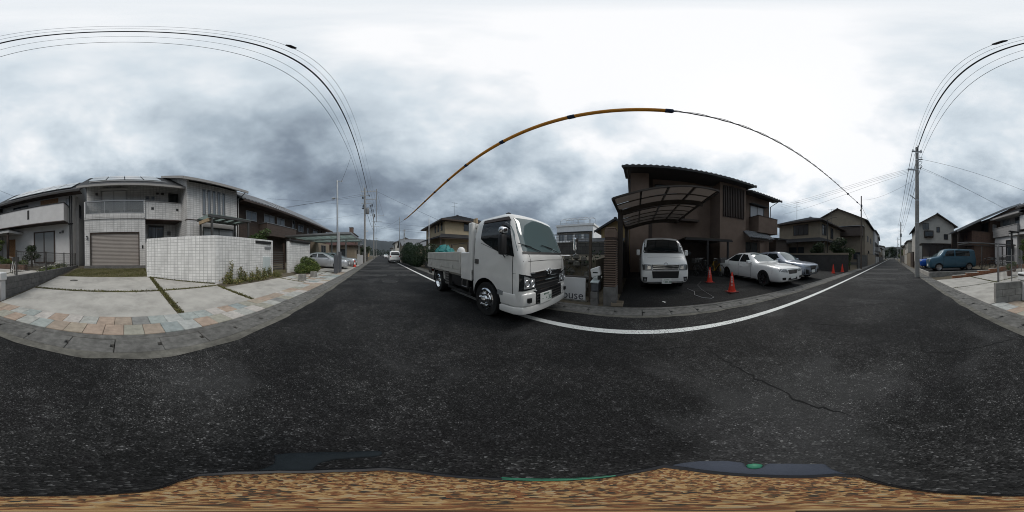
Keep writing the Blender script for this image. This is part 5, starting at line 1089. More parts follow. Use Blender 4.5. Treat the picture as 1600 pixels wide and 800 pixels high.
# ------------------------------------------------------------------ vehicles: lofted bodies, cut wheel arches, glass and lamps laid on the body
def pchip(xs, ys, x):
    n = len(xs)
    if x <= xs[0]: return ys[0]
    if x >= xs[-1]: return ys[-1]
    h = [xs[i+1] - xs[i] for i in range(n-1)]; dl = [(ys[i+1] - ys[i]) / h[i] for i in range(n-1)]; m = [dl[0]] + [0] * (n-2) + [dl[-1]]
    for i in range(1, n-1):
        if dl[i-1] * dl[i] > 0:
            w1, w2 = 2*h[i] + h[i-1], h[i] + 2*h[i-1]; m[i] = (w1 + w2) / (w1 / dl[i-1] + w2 / dl[i])
    i = max(k for k in range(n-1) if xs[k] <= x); t = (x - xs[i]) / h[i]
    return ys[i]*(1+2*t)*(1-t)**2 + h[i]*m[i]*t*(1-t)**2 + ys[i+1]*t*t*(3-2*t) + h[i]*m[i+1]*t*t*(t-1)
def chaikin(p, k):
    for _ in range(k):
        q = [p[0]]
        for a, b in zip(p[:-1], p[1:]): q += [a.lerp(b, .25), a.lerp(b, .75)]
        p = q + [p[-1]]
    return p
def resample(pts, n):
    pts = [Vector((*p, 0)) for p in pts]; L = [0]
    for a, b in zip(pts[:-1], pts[1:]): L.append(L[-1] + (b - a).length)
    o = []
    for k in range(n + 1):
        s = L[-1] * k / n; i = 0
        while i < len(pts) - 2 and L[i + 1] < s: i += 1
        t = (s - L[i]) / max(1e-9, L[i+1] - L[i]); o.append(pts[i].lerp(pts[i+1], min(1, t)))
    return o
class Car:
    def __init__(s, name, label, cat, loc, rz, st, paint, arches=(), ra=.38, aw=.34, group=None, nx=64, parts=True):
        s.t = T(name, label, cat, loc, rz, group, world=False); s.paint = paint; s.st = st
        xs = [q[0] for q in st]; L0, L1 = xs[0], xs[-1]
        sx = []
        for a, b in zip(xs[:-1], xs[1:]):
            k = max(2, int((b - a) / (L1 - L0) * nx)); sx += [a + (b - a) * i / k for i in range(k)]
        sx.append(L1); rings = []
        for x in sx:
            zb, ws, zm, wm, zt, wb, zr, wr, zc = (pchip(xs, [q[k] for q in st], x) for k in range(1, 10))
            half = [Vector((0, zb, 0)), Vector((ws * .85, zb, 0)), Vector((ws, zb + .06, 0)), Vector((wm, zm, 0)), Vector((wb, zt, 0)), Vector((wr, zr, 0)), Vector((wr * .55, zc - (zc - zr) * .18, 0)), Vector((0, zc, 0))]
            half = chaikin(half, 2)
            rings.append([Vector((x, q.x, q.y)) for q in half] + [Vector((x, -q.x, q.y)) for q in half[-2:0:-1]])
        n = len(rings[0]); mb = MB(); mb.add([p for r in rings for p in r], [(i*n + k, i*n + (k+1) % n, (i+1)*n + (k+1) % n, (i+1)*n + k) for i in range(len(rings)-1) for k in range(n)] + [tuple(range(n)), tuple((len(rings)-1)*n + k for k in range(n))[::-1]])
        me = bpy.data.meshes.new('body'); me.from_pydata(mb.v, [], mb.f)
        bm = bmesh.new(); bm.from_mesh(me); bmesh.ops.recalc_face_normals(bm, faces=bm.faces); s.bvh = BVHTree.FromBMesh(bm); bm.to_mesh(me); bm.free()
        me.materials.append(MATS[paint]); me.materials.append(MATS['under_black'])
        b = bpy.data.objects.new('body', me); COL.objects.link(b)
        if arches:
            cm = MB()
            for (x, r) in arches:
                wmx = max(q[4] for q in st)
                for sg in (-1, 1): cm.lathe([(.0, sg * (wmx - aw)), (r, sg * (wmx - aw)), (r, sg * (wmx + .2)), (.0, sg * (wmx + .2))], (x, 0, ra), 'y', 28)
            ce = bpy.data.meshes.new('cut'); ce.from_pydata(cm.v, [], cm.f); bm = bmesh.new(); bm.from_mesh(ce); bmesh.ops.remove_doubles(bm, verts=bm.verts, dist=1e-5); bmesh.ops.recalc_face_normals(bm, faces=bm.faces); bm.to_mesh(ce); bm.free()
            ce.materials.append(MATS['under_black']); co = bpy.data.objects.new('cut', ce); COL.objects.link(co)
            md = b.modifiers.new('b', 'BOOLEAN'); md.operation = 'DIFFERENCE'; md.object = co; md.solver = 'EXACT'
            try: md.material_mode = 'TRANSFER'
            except Exception: pass
            dg = bpy.context.evaluated_depsgraph_get(); m2 = bpy.data.meshes.new_from_object(b.evaluated_get(dg)); b.modifiers.clear(); b.data = m2; bpy.data.objects.remove(co); m2.name = 'body'
        b.data.polygons.foreach_set('use_smooth', [True] * len(b.data.polygons))
        try: b.data.set_sharp_from_angle(angle=R(38))
        except Exception: pass
        b.parent = s.t; s.body = b
    def hit(s, dirn, a, b, side=1):
        if dirn == 'side': o, d = Vector((a, 3 * side, b)), Vector((0, -side, 0))
        elif dirn == 'front': o, d = Vector((-3, a, b)), Vector((1, 0, 0))
        elif dirn == 'rear': o, d = Vector((9, a, b)), Vector((-1, 0, 0))
        else: o, d = Vector((a, b, 5)), Vector((0, 0, -1))
        p, nn, i, q = s.bvh.ray_cast(o, d)
        if p is None: p, nn, i, q = s.bvh.find_nearest(o + d * 2.2)
        if nn.dot(d) > 0: nn = -nn
        return p, nn
    def patch(s, name, dirn, bot, top, m, side=1, nx=8, ny=4, off=.006, parent=None, skirt=.02):
        B, U = resample(bot, nx), resample(top, nx); mb = MB(); P = []
        for j in range(ny + 1):
            for i in range(nx + 1):
                q = B[i].lerp(U[i], j / ny); p, nn = s.hit(dirn, q.x, q.y, side); P.append((p + nn * off, p - nn * skirt))
        w = nx + 1; mb.add([p[0] for p in P], [(j*w + i, j*w + i + 1, (j+1)*w + i + 1, (j+1)*w + i) for j in range(ny) for i in range(nx)])
        ring = [i for i in range(w)] + [j*w + nx for j in range(1, ny + 1)] + [ny*w + i for i in range(nx - 1, -1, -1)] + [j*w for j in range(ny - 1, 0, -1)]
        o = len(mb.v); mb.add([P[i][1] for i in ring], []); k = len(ring)
        mb.f += [(ring[i], ring[(i+1) % k], o + (i+1) % k, o + i) for i in range(k)]
        return mb.build(name, m, parent or s.t, smooth=True, sharp=50)
    def both(s, name, bot, top, m, **k): return [s.patch(name, 'side', bot, top, m, side=sg, **k) for sg in (1, -1)]
    def seam(s, pts, w=.010, side=1, name='door_seam'):
        for a, b in zip(pts[:-1], pts[1:]):
            d = Vector((b[0] - a[0], b[1] - a[1])).normalized(); n = Vector((-d.y, d.x)) * w / 2
            s.patch(name, 'side', [(a[0] - n.x, a[1] - n.y), (b[0] - n.x, b[1] - n.y)], [(a[0] + n.x, a[1] + n.y), (b[0] + n.x, b[1] + n.y)], 'under_black', side, 8, 1, .0025)
    def wheel(s, x, yo, r, w=.20, rim='rim_metal', spokes=10, sides=(1, -1), rr=.68):
        for sg in sides:
            c = (x, 0, r); y1 = yo * sg; y0 = (yo - w) * sg
            ty = MB().lathe([(r*rr, y0), (r*.93, y0), (r, y0 + sg*.03), (r, y1 - sg*.03), (r*.94, y1), (r*rr, y1 - sg*.012)], c, 'y', 28).build('wheel', 'tyre', s.t, smooth=True, sharp=50)
            rm = MB(); yi = y1 - sg * .05
            rm.lathe([(r*rr + .004, y1 - sg*.014), (r*rr - .02, y1 - sg*.02), (r*rr - .03, yi - sg*.03), (r*rr - .03, y0)], c, 'y', 28)
            for k in range(spokes):
                a = 2 * math.pi * k / spokes; d = Vector((math.cos(a), 0, math.sin(a))); e = Vector((-math.sin(a), 0, math.cos(a))) * (r * .075 if spokes > 6 else r * .11)
                p0 = Vector((x, yi, r)) + d * r*.14; p1 = Vector((x, y1 - sg*.03, r)) + d * (r*rr - .02); yy = Vector((0, sg * .02, 0))
                rm.hexa([p0 - e, p0 + e, p1 + e*.8, p1 - e*.8], [p0 - e + yy, p0 + e + yy, p1 + e*.8 + yy, p1 - e*.8 + yy])
            rm.lathe([(.0, yi + sg*.035), (r*.15, yi + sg*.03), (r*.19, yi), (r*.19, y0)], c, 'y', 16)
            rm.lathe([(.0, y0 + sg * w*.35), (r*rr - .03, y0 + sg * w*.35)], c, 'y', 20)
            rm.build('rim', rim, ty, smooth=True, sharp=35)
    def plate(s, x, z, w=.33, h=.165, txt='', rear=False, y=0, mark=False):
        p, nn = s.hit('rear' if rear else 'front', y, z); sg = 1 if rear else -1; px_ = p.x + sg * .02
        pl = MB().box(px_, px_ - sg*.03, y - w/2, y + w/2, z - h/2, z + h/2).build('number_plate', 'plate_white', s.t, bevel=.004)
        if txt: lettering('lettering', txt, h * .62, 'ink_green', (px_ + sg*.003, y, z - h*.14), (0, sg, 0), (0, 0, 1), pl, .001)
        if mark:
            mb = MB()
            for k in range(4): mb.box(px_ + sg*.003, px_, y - .09 + k*.045, y - .06 + k*.045, z + h*.26, z + h*.40)
            mb.build('plate_marks', 'ink_green', pl)
        return pl
    def mirror(s, x, y, z, m, sx=.12, sy=.20, sz=.15, stalk=True):
        for sg in (1, -1):
            o = MB().box(x, x + sx, sg * y, sg * (y + sy), z, z + sz).build('mirror', m, s.t, bevel=.035, seg=3, smooth=True)
            MB().box(x + sx - .01, x + sx + .004, sg * (y + .02), sg * (y + sy - .02), z + .02, z + sz - .02).build('mirror_glass', 'chrome', o)
            MB().bar((x + sx*.5, sg * (y - .07), z + .03), (x + sx*.5, sg * (y + .03), z + .05), .05, .04).build('mirror_arm', 'black_plastic', o)
def handle(c, x, z, m, w=.16):
    for sg in (1, -1):
        p, nn = c.hit('side', x, z, sg); MB().box(x - w/2, x + w/2, p.y, p.y + sg*.03, z - .014, z + .014).build('door_handle', m, c.t, bevel=.008)
def S(x, *a): return (x,) + a
PI = math.pi
# ---------------- white sedan in the car park
st = [S(0, .26, .60, .44, .68, .62, .67, .70, .60, .725), S(.05, .22, .72, .44, .79, .66, .78, .75, .69, .78), S(.18, .19, .79, .45, .85, .71, .83, .795, .74, .83), S(.5, .18, .83, .47, .885, .79, .855, .855, .765, .895), S(.95, .18, .84, .48, .897, .845, .865, .91, .77, .95),
      S(1.38, .18, .84, .5, .9, .885, .87, .95, .75, .985), S(1.60, .18, .84, .5, .9, .905, .87, 1.04, .72, 1.085), S(2.25, .18, .84, .5, .9, .925, .87, 1.36, .60, 1.42), S(2.65, .18, .84, .5, .9, .93, .87, 1.405, .585, 1.47), S(3.2, .18, .84, .5, .9, .94, .87, 1.395, .585, 1.46),
      S(3.75, .18, .84, .5, .9, .955, .865, 1.23, .62, 1.29), S(4.2, .19, .83, .5, .89, .97, .85, 1.04, .69, 1.08), S(4.62, .22, .80, .5, .865, .94, .82, 1.00, .70, 1.04), S(4.80, .28, .76, .5, .82, .88, .78, .95, .68, .985), S(4.86, .34, .70, .5, .76, .82, .72, .88, .62, .91)]
def sedan_glass(c, rear=True):
    c.patch('windscreen', 'top', [(1.52, -.62), (1.46, 0), (1.52, .62)], [(2.26, -.50), (2.22, 0), (2.26, .50)], 'screen_glass', nx=12, ny=6)
    if rear: c.patch('rear_window', 'top', [(4.12, -.58), (4.16, 0), (4.12, .58)], [(3.36, -.48), (3.36, 0), (3.36, .48)], 'car_glass', nx=10, ny=5)
    c.both('front_window', [(1.80, .985), (2.66, 1.0)], [(2.30, 1.335), (2.66, 1.375)], 'car_glass'); c.both('rear_door_window', [(2.74, 1.0), (3.78, 1.03)], [(2.74, 1.375), (3.30, 1.35)], 'car_glass')
c = Car('white_sedan', 'white sedan parked beside the orange-red cones', 'car', (3.98, -5.70, .075), 0, st, 'paint_car_white', ((.93, .355), (3.78, .355)), .335)
sedan_glass(c); c.wheel(.93, .88, .335, .21, 'rim_dark', 10); c.wheel(3.78, .88, .335, .21, 'rim_dark', 10)
for sg in (1, -1): c.patch('headlight', 'front', [(sg*.38, .60), (sg*.80, .655)], [(sg*.42, .725), (sg*.79, .765)], 'lamp_lens', nx=8, ny=3); c.patch('fog_lamp', 'front', [(sg*.50, .30), (sg*.68, .31)], [(sg*.48, .40), (sg*.70, .41)], 'black_plastic', nx=4, ny=2)
g = c.patch('grille', 'front', [(-.27, .53), (.27, .53)], [(-.36, .70), (.36, .70)], 'aluminium_dark', nx=8, ny=3); c.patch('grille_emblem', 'front', [(-.035, .61), (.035, .61)], [(-.035, .67), (.035, .67)], 'chrome', nx=2, ny=2, off=.018, parent=g)
for k in range(4): c.patch('grille_bar', 'front', [(-.29 - .02*k, .55 + k*.038), (.29 + .02*k, .55 + k*.038)], [(-.29 - .02*k, .562 + k*.038), (.29 + .02*k, .562 + k*.038)], 'chrome', nx=8, ny=1, off=.012, parent=g)
c.patch('lower_grille', 'front', [(-.34, .27), (.34, .27)], [(-.30, .37), (.30, .37)], 'black_plastic', nx=6, ny=2)
for sg in (1, -1):
    c.patch('bonnet_seam', 'top', [(.20, sg*.60), (1.40, sg*.70)], [(.20, sg*.606), (1.40, sg*.706)], 'under_black', nx=10, ny=1, off=.002); c.patch('bumper_seam', 'side', [(.42, .55), (.42, .70)], [(.428, .55), (.428, .70)], 'under_black', sg, 6, 1, .002)
    c.patch('side_trim', 'side', [(1.4, .235), (3.3, .235)], [(1.4, .262), (3.3, .262)], 'chrome', sg, 10, 1, .008)
    pp, _n = c.hit('front', sg * .60, .68); MB().lathe([(.0, .02), (.03, .01), (.05, -.012), (.056, -.006)], (pp.x - .004, sg * .60, .68), 'x', 14).build('lamp_reflector', 'chrome', c.t, smooth=True)
c.patch('bonnet_seam', 'front', [(-.60, .745), (.60, .745)], [(-.60, .752), (.60, .752)], 'under_black', nx=12, ny=1, off=.002)
c.plate(0, .40, txt='', y=-.02); c.mirror(1.72, .87, .93, 'paint_car_white')
for sg in (1, -1): c.seam([(1.75, .30), (1.72, .9)], side=sg); c.seam([(2.70, .26), (2.70, .98)], side=sg); c.seam([(3.62, .5), (3.72, .98)], side=sg); c.seam([(1.75, .27), (3.4, .27)], .02, sg, 'sill_trim')
handle(c, 2.50, .80, 'paint_car_white'); handle(c, 3.55, .83, 'paint_car_white')
for sg in (1, -1): c.patch('tail_lamp', 'rear', [(sg*.45, .72), (sg*.74, .74)], [(sg*.45, .86), (sg*.74, .85)], 'lamp_red', nx=4, ny=2)
# ---------------- grey-blue crossover
def hatch(L=4.45, H=1.58, w=.9, belt=.98, nose=.95, zb=.24, cow=1.25, rf=2.15, re=3.55):
    k = w / .9; n = nose
    return [S(0, zb + .08, .58*k, .5, .66*k, n*.72, .64*k, n*.80, .56*k, n*.83), S(.06, zb + .02, .72*k, .5, .79*k, n*.77, .77*k, n*.86, .68*k, n*.89), S(.25, zb, .81*k, .52, .86*k, n*.84, .83*k, n*.92, .73*k, n*.96), S(.7, zb, .84*k, .55, .89*k, n*.92, .86*k, n*.985, .75*k, n*1.025), S(cow, zb, .84*k, .55, .9*k, belt*.96, .87*k, n*1.04, .73*k, n*1.085),
            S(cow + .2, zb, .84*k, .55, .9*k, belt*.98, .87*k, n*1.04 + .10, .70*k, n*1.085 + .10), S(rf, zb, .84*k, .55, .9*k, belt, .87*k, H - .10, .61*k, H - .035), S((rf + re) / 2, zb, .84*k, .55, .9*k, belt, .87*k, H - .07, .60*k, H), S(re, zb, .84*k, .55, .9*k, belt + .02, .87*k, H - .10, .60*k, H - .03),
            S(L - .45, zb + .02, .83*k, .55, .885*k, belt + .03, .84*k, H - .30, .60*k, H - .24), S(L - .14, zb + .05, .80*k, .55, .86*k, belt, .80*k, belt + .16, .62*k, belt + .20), S(L - .04, zb + .08, .76*k, .55, .82*k, belt - .08, .77*k, belt + .02, .62*k, belt + .05), S(L, zb + .14, .70*k, .55, .76*k, belt - .16, .70*k, belt - .08, .58*k, belt - .06)]
def hatch_kit(c, L, H, w, belt, cow, rf, re, wr=.33, wx=(.88, 3.5), rim='rim_metal', glass='car_glass', nose=.95, lens='lamp_lens', paint=None, spokes=5, ws='screen_glass'):
    k = w / .9; zt = H - .16
    c.patch('windscreen', 'top', [(cow + .13, -.60*k), (cow + .08, 0), (cow + .13, .60*k)], [(rf - .03, -.52*k), (rf - .06, 0), (rf - .03, .52*k)], ws, nx=12, ny=6)
    c.patch('rear_window', 'rear', [(-.52*k, belt + .18), (.52*k, belt + .18)], [(-.46*k, H - .20), (.46*k, H - .20)], glass, nx=8, ny=4)
    md = (rf + re) / 2 - .05
    c.both('front_window', [(cow + .45, belt + .06), (md, belt + .07)], [(rf, zt), (md, zt + .02)], glass); c.both('rear_door_window', [(md + .08, belt + .07), (re + .35, belt + .12)], [(md + .08, zt + .02), (re, zt - .02)], glass)
    for x in wx: c.wheel(x, w - .02, wr, .2, rim, spokes)
    for sg in (1, -1):
        c.patch('headlight', 'front', [(sg*.38*k, nose*.68), (sg*.76*k, nose*.74)], [(sg*.40*k, nose*.80), (sg*.77*k, nose*.85)], lens, nx=8, ny=3)
        c.patch('tail_lamp', 'rear', [(sg*.48*k, belt - .20), (sg*.74*k, belt - .18)], [(sg*.48*k, belt - .02), (sg*.74*k, belt - .02)], 'lamp_red', nx=4, ny=2)
        c.seam([(cow + .35, .35), (cow + .33, belt)], side=sg); c.seam([(md + .04, .33), (md + .04, belt + .05)], side=sg)
    c.mirror(cow + .42, w - .03, belt + .02, c.paint); handle(c, md - .18, belt - .10, c.paint); handle(c, re - .02, belt - .08, c.paint)
c = Car('grey_crossover', 'silver-blue crossover parked behind the white sedan', 'car', (4.25, -8.05, .085), 0, hatch(), 'paint_grey_blue', ((.88, .37), (3.52, .37)), .35)
hatch_kit(c, 4.45, 1.58, .9, .98, 1.25, 2.15, 3.55, .35, (.88, 3.52), 'rim_dark')
c.patch('grille', 'front', [(-.24, .52), (.24, .52)], [(-.34, .73), (.34, .73)], 'black_plastic', nx=8, ny=3, off=.012); c.patch('grille_bar', 'front', [(-.30, .66), (.30, .66)], [(-.31, .685), (.31, .685)], 'chrome', nx=8, ny=1, off=.02)
for sg in (1, -1): c.patch('bumper_guard', 'front', [(sg*.42, .33), (sg*.80, .34)], [(sg*.46, .55), (sg*.80, .60)], 'black_plastic', nx=6, ny=3); c.patch('arch_trim', 'side', [(.42, .36), (.40, .62), (.58, .80), (.88, .86)], [(.50, .36), (.49, .58), (.64, .73), (.88, .78)], 'black_plastic', sg, 12, 1)
c.patch('skid_plate', 'front', [(-.40, .33), (.40, .33)], [(-.36, .42), (.36, .42)], 'aluminium_dark', nx=6, ny=1); c.plate(0, .46)
# ---------------- white van under the carport
st = [S(0, .34, .66, .52, .73, .78, .71, .93, .64, .955), S(.04, .29, .75, .5, .805, .84, .79, 1.0, .715, 1.03), S(.16, .27, .80, .5, .838, .93, .825, 1.11, .765, 1.15), S(.36, .25, .82, .5, .847, 1.05, .838, 1.27, .775, 1.32), S(.44, .25, .82, .5, .847, 1.08, .838, 1.38, .775, 1.43), S(.76, .25, .82, .5, .847, 1.14, .838, 1.78, .745, 1.85),
      S(.98, .25, .82, .5, .847, 1.15, .838, 1.88, .735, 1.95), S(1.5, .25, .82, .5, .847, 1.15, .838, 1.92, .73, 1.99), S(4.25, .25, .82, .5, .847, 1.15, .838, 1.91, .73, 1.98), S(4.58, .28, .81, .5, .84, 1.15, .825, 1.83, .70, 1.89), S(4.69, .32, .78, .5, .80, 1.1, .79, 1.7, .68, 1.75)]
c = Car('white_van', 'white one-box van parked nose-out under the arched carport', 'van', (5.42, -.99, .085), 0, st, 'paint_car_white', ((1.0, .36), (3.57, .36)), .33)
c.patch('windscreen', 'front', [(-.74, 1.37), (0, 1.36), (.74, 1.37)], [(-.68, 1.82), (0, 1.86), (.68, 1.82)], 'car_glass', nx=14, ny=8); c.patch('wiper_cowl', 'front', [(-.72, 1.325), (.72, 1.325)], [(-.71, 1.36), (.71, 1.36)], 'black_plastic', nx=10, ny=1, off=.010)
c.both('front_window', [(.60, 1.20), (1.55, 1.22)], [(.92, 1.76), (1.55, 1.82)], 'car_glass'); c.both('side_window', [(1.68, 1.22), (2.9, 1.22)], [(1.68, 1.80), (2.9, 1.80)], 'car_glass'); c.both('quarter_window', [(3.0, 1.22), (4.4, 1.22)], [(3.0, 1.80), (4.35, 1.80)], 'car_glass')
for sg in (1, -1):
    hl = c.patch('headlight', 'front', [(sg*.46, .74), (sg*.80, .74)], [(sg*.48, .93), (sg*.80, .95)], 'lamp_lens', nx=8, ny=3); c.patch('lamp_core', 'front', [(sg*.50, .78), (sg*.62, .78)], [(sg*.52, .89), (sg*.62, .89)], 'chrome', nx=3, ny=2, off=.012, parent=hl); c.patch('turn_lamp', 'front', [(sg*.70, .76), (sg*.775, .76)], [(sg*.70, .92), (sg*.775, .92)], 'aluminium_dark', nx=3, ny=2, off=.011, parent=hl)
    c.patch('fog_recess', 'front', [(sg*.64, .36), (sg*.76, .36)], [(sg*.62, .51), (sg*.77, .51)], 'black_plastic', nx=3, ny=3); c.patch('fog_lamp', 'front', [(sg*.66, .39), (sg*.73, .39)], [(sg*.66, .46), (sg*.73, .46)], 'lamp_lens', nx=3, ny=3, off=.014)
g = c.patch('grille', 'front', [(-.44, .76), (.44, .76)], [(-.47, .93), (.47, .93)], 'black_plastic', nx=10, ny=3)
for z in (.79, .85, .91): c.patch('grille_bar', 'front', [(-.44, z), (0, z - .012), (.44, z)], [(-.44, z + .022), (0, z + .008), (.44, z + .022)], 'chrome', nx=10, ny=1, off=.016, parent=g)
c.patch('lower_grille', 'front', [(-.44, .47), (.44, .47)], [(-.47, .72), (.47, .72)], 'black_plastic', nx=10, ny=3); c.patch('lower_trim', 'front', [(-.46, .70), (.46, .70)], [(-.46, .725), (.46, .725)], 'aluminium', nx=10, ny=1, off=.012); c.patch('lip_line', 'front', [(-.62, .325), (.62, .325)], [(-.62, .345), (.62, .345)], 'under_black', nx=10, ny=1, off=.004)
p, nn = c.hit('front', 0, .965)
em = MB(); lp = [(math.cos(a) * .062, math.sin(a) * .038) for a in [2*PI*k/20 for k in range(21)]]
em.tube([(p.x - .018, y, .96 + z) for y, z in lp], .006, 5, False); em.tube([(p.x - .018, y * .35, .96 + z * .95) for y, z in lp], .005, 5, False); em.tube([(p.x - .018, y * .75, .975 + z * .42) for y, z in lp], .005, 5, False); em.build('emblem', 'chrome', c.t, smooth=True)
c.patch('bumper_seam', 'front', [(-.80, .735), (.80, .735)], [(-.80, .743), (.80, .743)], 'under_black', nx=14, ny=1, off=.002); c.patch('bonnet_crease', 'front', [(-.70, 1.17), (0, 1.19), (.70, 1.17)], [(-.70, 1.176), (0, 1.196), (.70, 1.176)], 'aluminium_dark', nx=14, ny=1, off=.001)
for y0 in (-.45, .10): w0, _n = c.hit('front', y0, 1.39); w1, _n = c.hit('front', y0 + .42, 1.43); MB().tube([w0 + Vector((-.03, 0, 0)), w1 + Vector((-.025, 0, 0))], .008, 5).build('wiper', 'black_plastic', c.t)
c.plate(0, .36, txt='・88-38', y=-.03, mark=True); c.mirror(.62, .86, 1.24, 'paint_car_white', .09, .13, .22); c.wheel(1.0, .83, .33, .2, 'rim_metal', 8); c.wheel(3.57, .83, .33, .2, 'rim_metal', 8)
for sg in (1, -1): c.seam([(.62, .45), (.60, 1.2)], side=sg); c.seam([(1.62, .33), (1.62, 1.85)], side=sg)
handle(c, 1.48, 1.05, 'chrome')
MB().tube([(.45, -.80, 1.40), (.36, -.93, 1.44), (.34, -.96, 1.36)], .008, 6).lathe([(.0, -.02), (.05, -.01), (.055, .01), (.0, .03)], (.33, -.97, 1.33), 'x', 14).build('corner_mirror', 'black_plastic', c.t)
# ---------------- silver hatchbacks of the north driveway
stp = hatch(4.5, 1.48, .88, .92, .88, .18, 1.15, 2.3, 3.2)
c = Car('silver_hatchback', 'silver hatchback nearest the street pole on the north driveway', 'car', (-2.72, 14.1, .045), PI, stp, 'paint_silver', ((.90, .355), (3.6, .355)), .33)
hatch_kit(c, 4.5, 1.48, .88, .92, 1.15, 2.3, 3.2, .33, (.90, 3.6), 'rim_metal', nose=.88); c.patch('lower_grille', 'front', [(-.5, .25), (.5, .25)], [(-.42, .42), (.42, .42)], 'black_plastic', nx=8, ny=2); c.plate(0, .46)
c2 = copy_thing(c.t, (-2.60, 17.3, .045), PI, 'second silver hatchback, deeper under the glass carport'); c.t['group'] = 'silver cars on the north driveway'; c2['group'] = 'silver cars on the north driveway'
# ---------------- teal and blue cars
L = 3.72
st = [S(0, .30, .52, .5, .60, .74, .58, .86, .50, .88), S(.06, .24, .64, .5, .69, .80, .67, .93, .60, .96), S(.25, .22, .69, .52, .725, .88, .70, 1.0, .64, 1.03), S(.62, .22, .70, .55, .735, .96, .71, 1.07, .64, 1.10), S(.75, .22, .70, .55, .735, .98, .71, 1.16, .62, 1.20), S(1.15, .22, .70, .55, .735, 1.0, .715, 1.56, .63, 1.60), S(1.55, .22, .70, .55, .735, 1.0, .715, 1.62, .63, 1.66), S(3.35, .22, .70, .55, .735, 1.0, .715, 1.61, .63, 1.65), S(3.60, .24, .69, .55, .73, 1.0, .71, 1.52, .62, 1.56), S(3.68, .28, .66, .55, .71, .98, .67, 1.1, .58, 1.14), S(3.72, .34, .62, .55, .67, .9, .63, 1.0, .55, 1.03)]
c = Car('teal_van', 'boxy teal compact wagon parked beside the block kerb', 'car', (-2.62, -11.9, .30), PI, st, 'paint_teal', ((.68, .32), (3.08, .32)), .29)
c.patch('windscreen', 'front', [(-.54, 1.14), (.54, 1.14)], [(-.48, 1.53), (.48, 1.53)], 'screen_glass', nx=8, ny=4); c.both('front_window', [(1.02, 1.08), (1.85, 1.09)], [(1.32, 1.50), (1.85, 1.53)], 'car_glass'); c.both('rear_door_window', [(1.95, 1.09), (3.15, 1.10)], [(1.95, 1.53), (3.12, 1.50)], 'car_glass'); c.patch('rear_window', 'rear', [(-.5, 1.18), (.5, 1.18)], [(-.46, 1.45), (.46, 1.45)], 'car_glass')
c.wheel(.68, .72, .29, .17, 'rim_metal', 8); c.wheel(3.08, .72, .29, .17, 'rim_metal', 8); c.mirror(.98, .72, 1.05, 'paint_teal', .1, .16, .15)
for sg in (1, -1): c.patch('headlight', 'front', [(sg*.36, .70), (sg*.62, .72)], [(sg*.36, .86), (sg*.62, .88)], 'lamp_lens', nx=5, ny=3); c.patch('tail_lamp', 'rear', [(sg*.5, .75), (sg*.64, .75)], [(sg*.5, 1.05), (sg*.64, 1.05)], 'lamp_red', nx=3, ny=3); c.seam([(1.0, .4), (.98, 1.05)], side=sg); c.seam([(1.90, .3), (1.90, 1.05)], side=sg)
handle(c, 1.72, .95, 'paint_teal'); handle(c, 2.95, .95, 'paint_teal'); c.plate(0, .45)
stb = hatch(4.0, 1.50, .84, .93, .9, .2, 1.1, 1.95, 3.1)
c = Car('blue_hatchback', 'bright blue hatchback half hidden behind the teal wagon', 'car', (-2.55, -15.4, .30), PI, stb, 'paint_blue', ((.85, .34), (3.3, .34)), .31); hatch_kit(c, 4.0, 1.50, .84, .93, 1.1, 1.95, 3.1, .31, (.85, 3.3), 'rim_metal', nose=.9); c.patch('lower_grille', 'front', [(-.4, .27), (.4, .27)], [(-.36, .46), (.36, .46)], 'black_plastic', nx=6, ny=2)
# ---------------- vehicles up the street
st = [S(0, .36, .60, .52, .68, .80, .66, .95, .58, .98), S(.06, .28, .74, .5, .80, .88, .78, 1.03, .68, 1.06), S(.4, .24, .80, .5, .85, .98, .82, 1.12, .72, 1.16), S(.9, .24, .82, .5, .865, 1.05, .84, 1.28, .72, 1.33), S(1.5, .24, .82, .5, .865, 1.08, .845, 1.72, .73, 1.77), S(2.0, .24, .82, .5, .865, 1.08, .845, 1.80, .73, 1.85), S(4.3, .24, .82, .5, .865, 1.08, .845, 1.79, .73, 1.84), S(4.62, .26, .81, .5, .86, 1.08, .835, 1.72, .72, 1.77), S(4.73, .30, .79, .5, .84, 1.05, .81, 1.40, .72, 1.45), S(4.75, .36, .77, .5, .82, .98, .79, 1.25, .70, 1.28)]
c = Car('white_minivan', 'white minivan seen from behind beside the clipped hedge', 'van', (2.20, 29.3, 0), -PI/2, st, 'paint_car_white', ((.95, .35), (3.75, .35)), .32)
c.patch('rear_window', 'rear', [(-.64, 1.20), (.64, 1.20)], [(-.56, 1.66), (.56, 1.66)], 'car_glass', nx=8, ny=4); c.plate(0, .72, rear=True); c.patch('rear_bumper', 'rear', [(-.72, .36), (.72, .36)], [(-.74, .50), (.74, .50)], 'black_plastic', nx=8, ny=1)
for sg in (1, -1): c.patch('tail_lamp', 'rear', [(sg*.60, .92), (sg*.76, .92)], [(sg*.60, 1.10), (sg*.74, 1.10)], 'lamp_red', nx=3, ny=3)
c.patch('trim_bar', 'rear', [(-.5, .88), (.5, .88)], [(-.5, .93), (.5, .93)], 'chrome', nx=6, ny=1); c.both('side_window', [(1.2, 1.16), (4.2, 1.18)], [(1.6, 1.62), (4.1, 1.62)], 'car_glass'); c.wheel(.95, .84, .32, .2, 'rim_metal', 8); c.wheel(3.75, .84, .32, .2, 'rim_metal', 8); c.mirror(1.3, .86, 1.1, 'paint_car_white')
c.patch('windscreen', 'top', [(1.0, -.62), (1.0, .62)], [(1.55, -.55), (1.55, .55)], 'screen_glass')
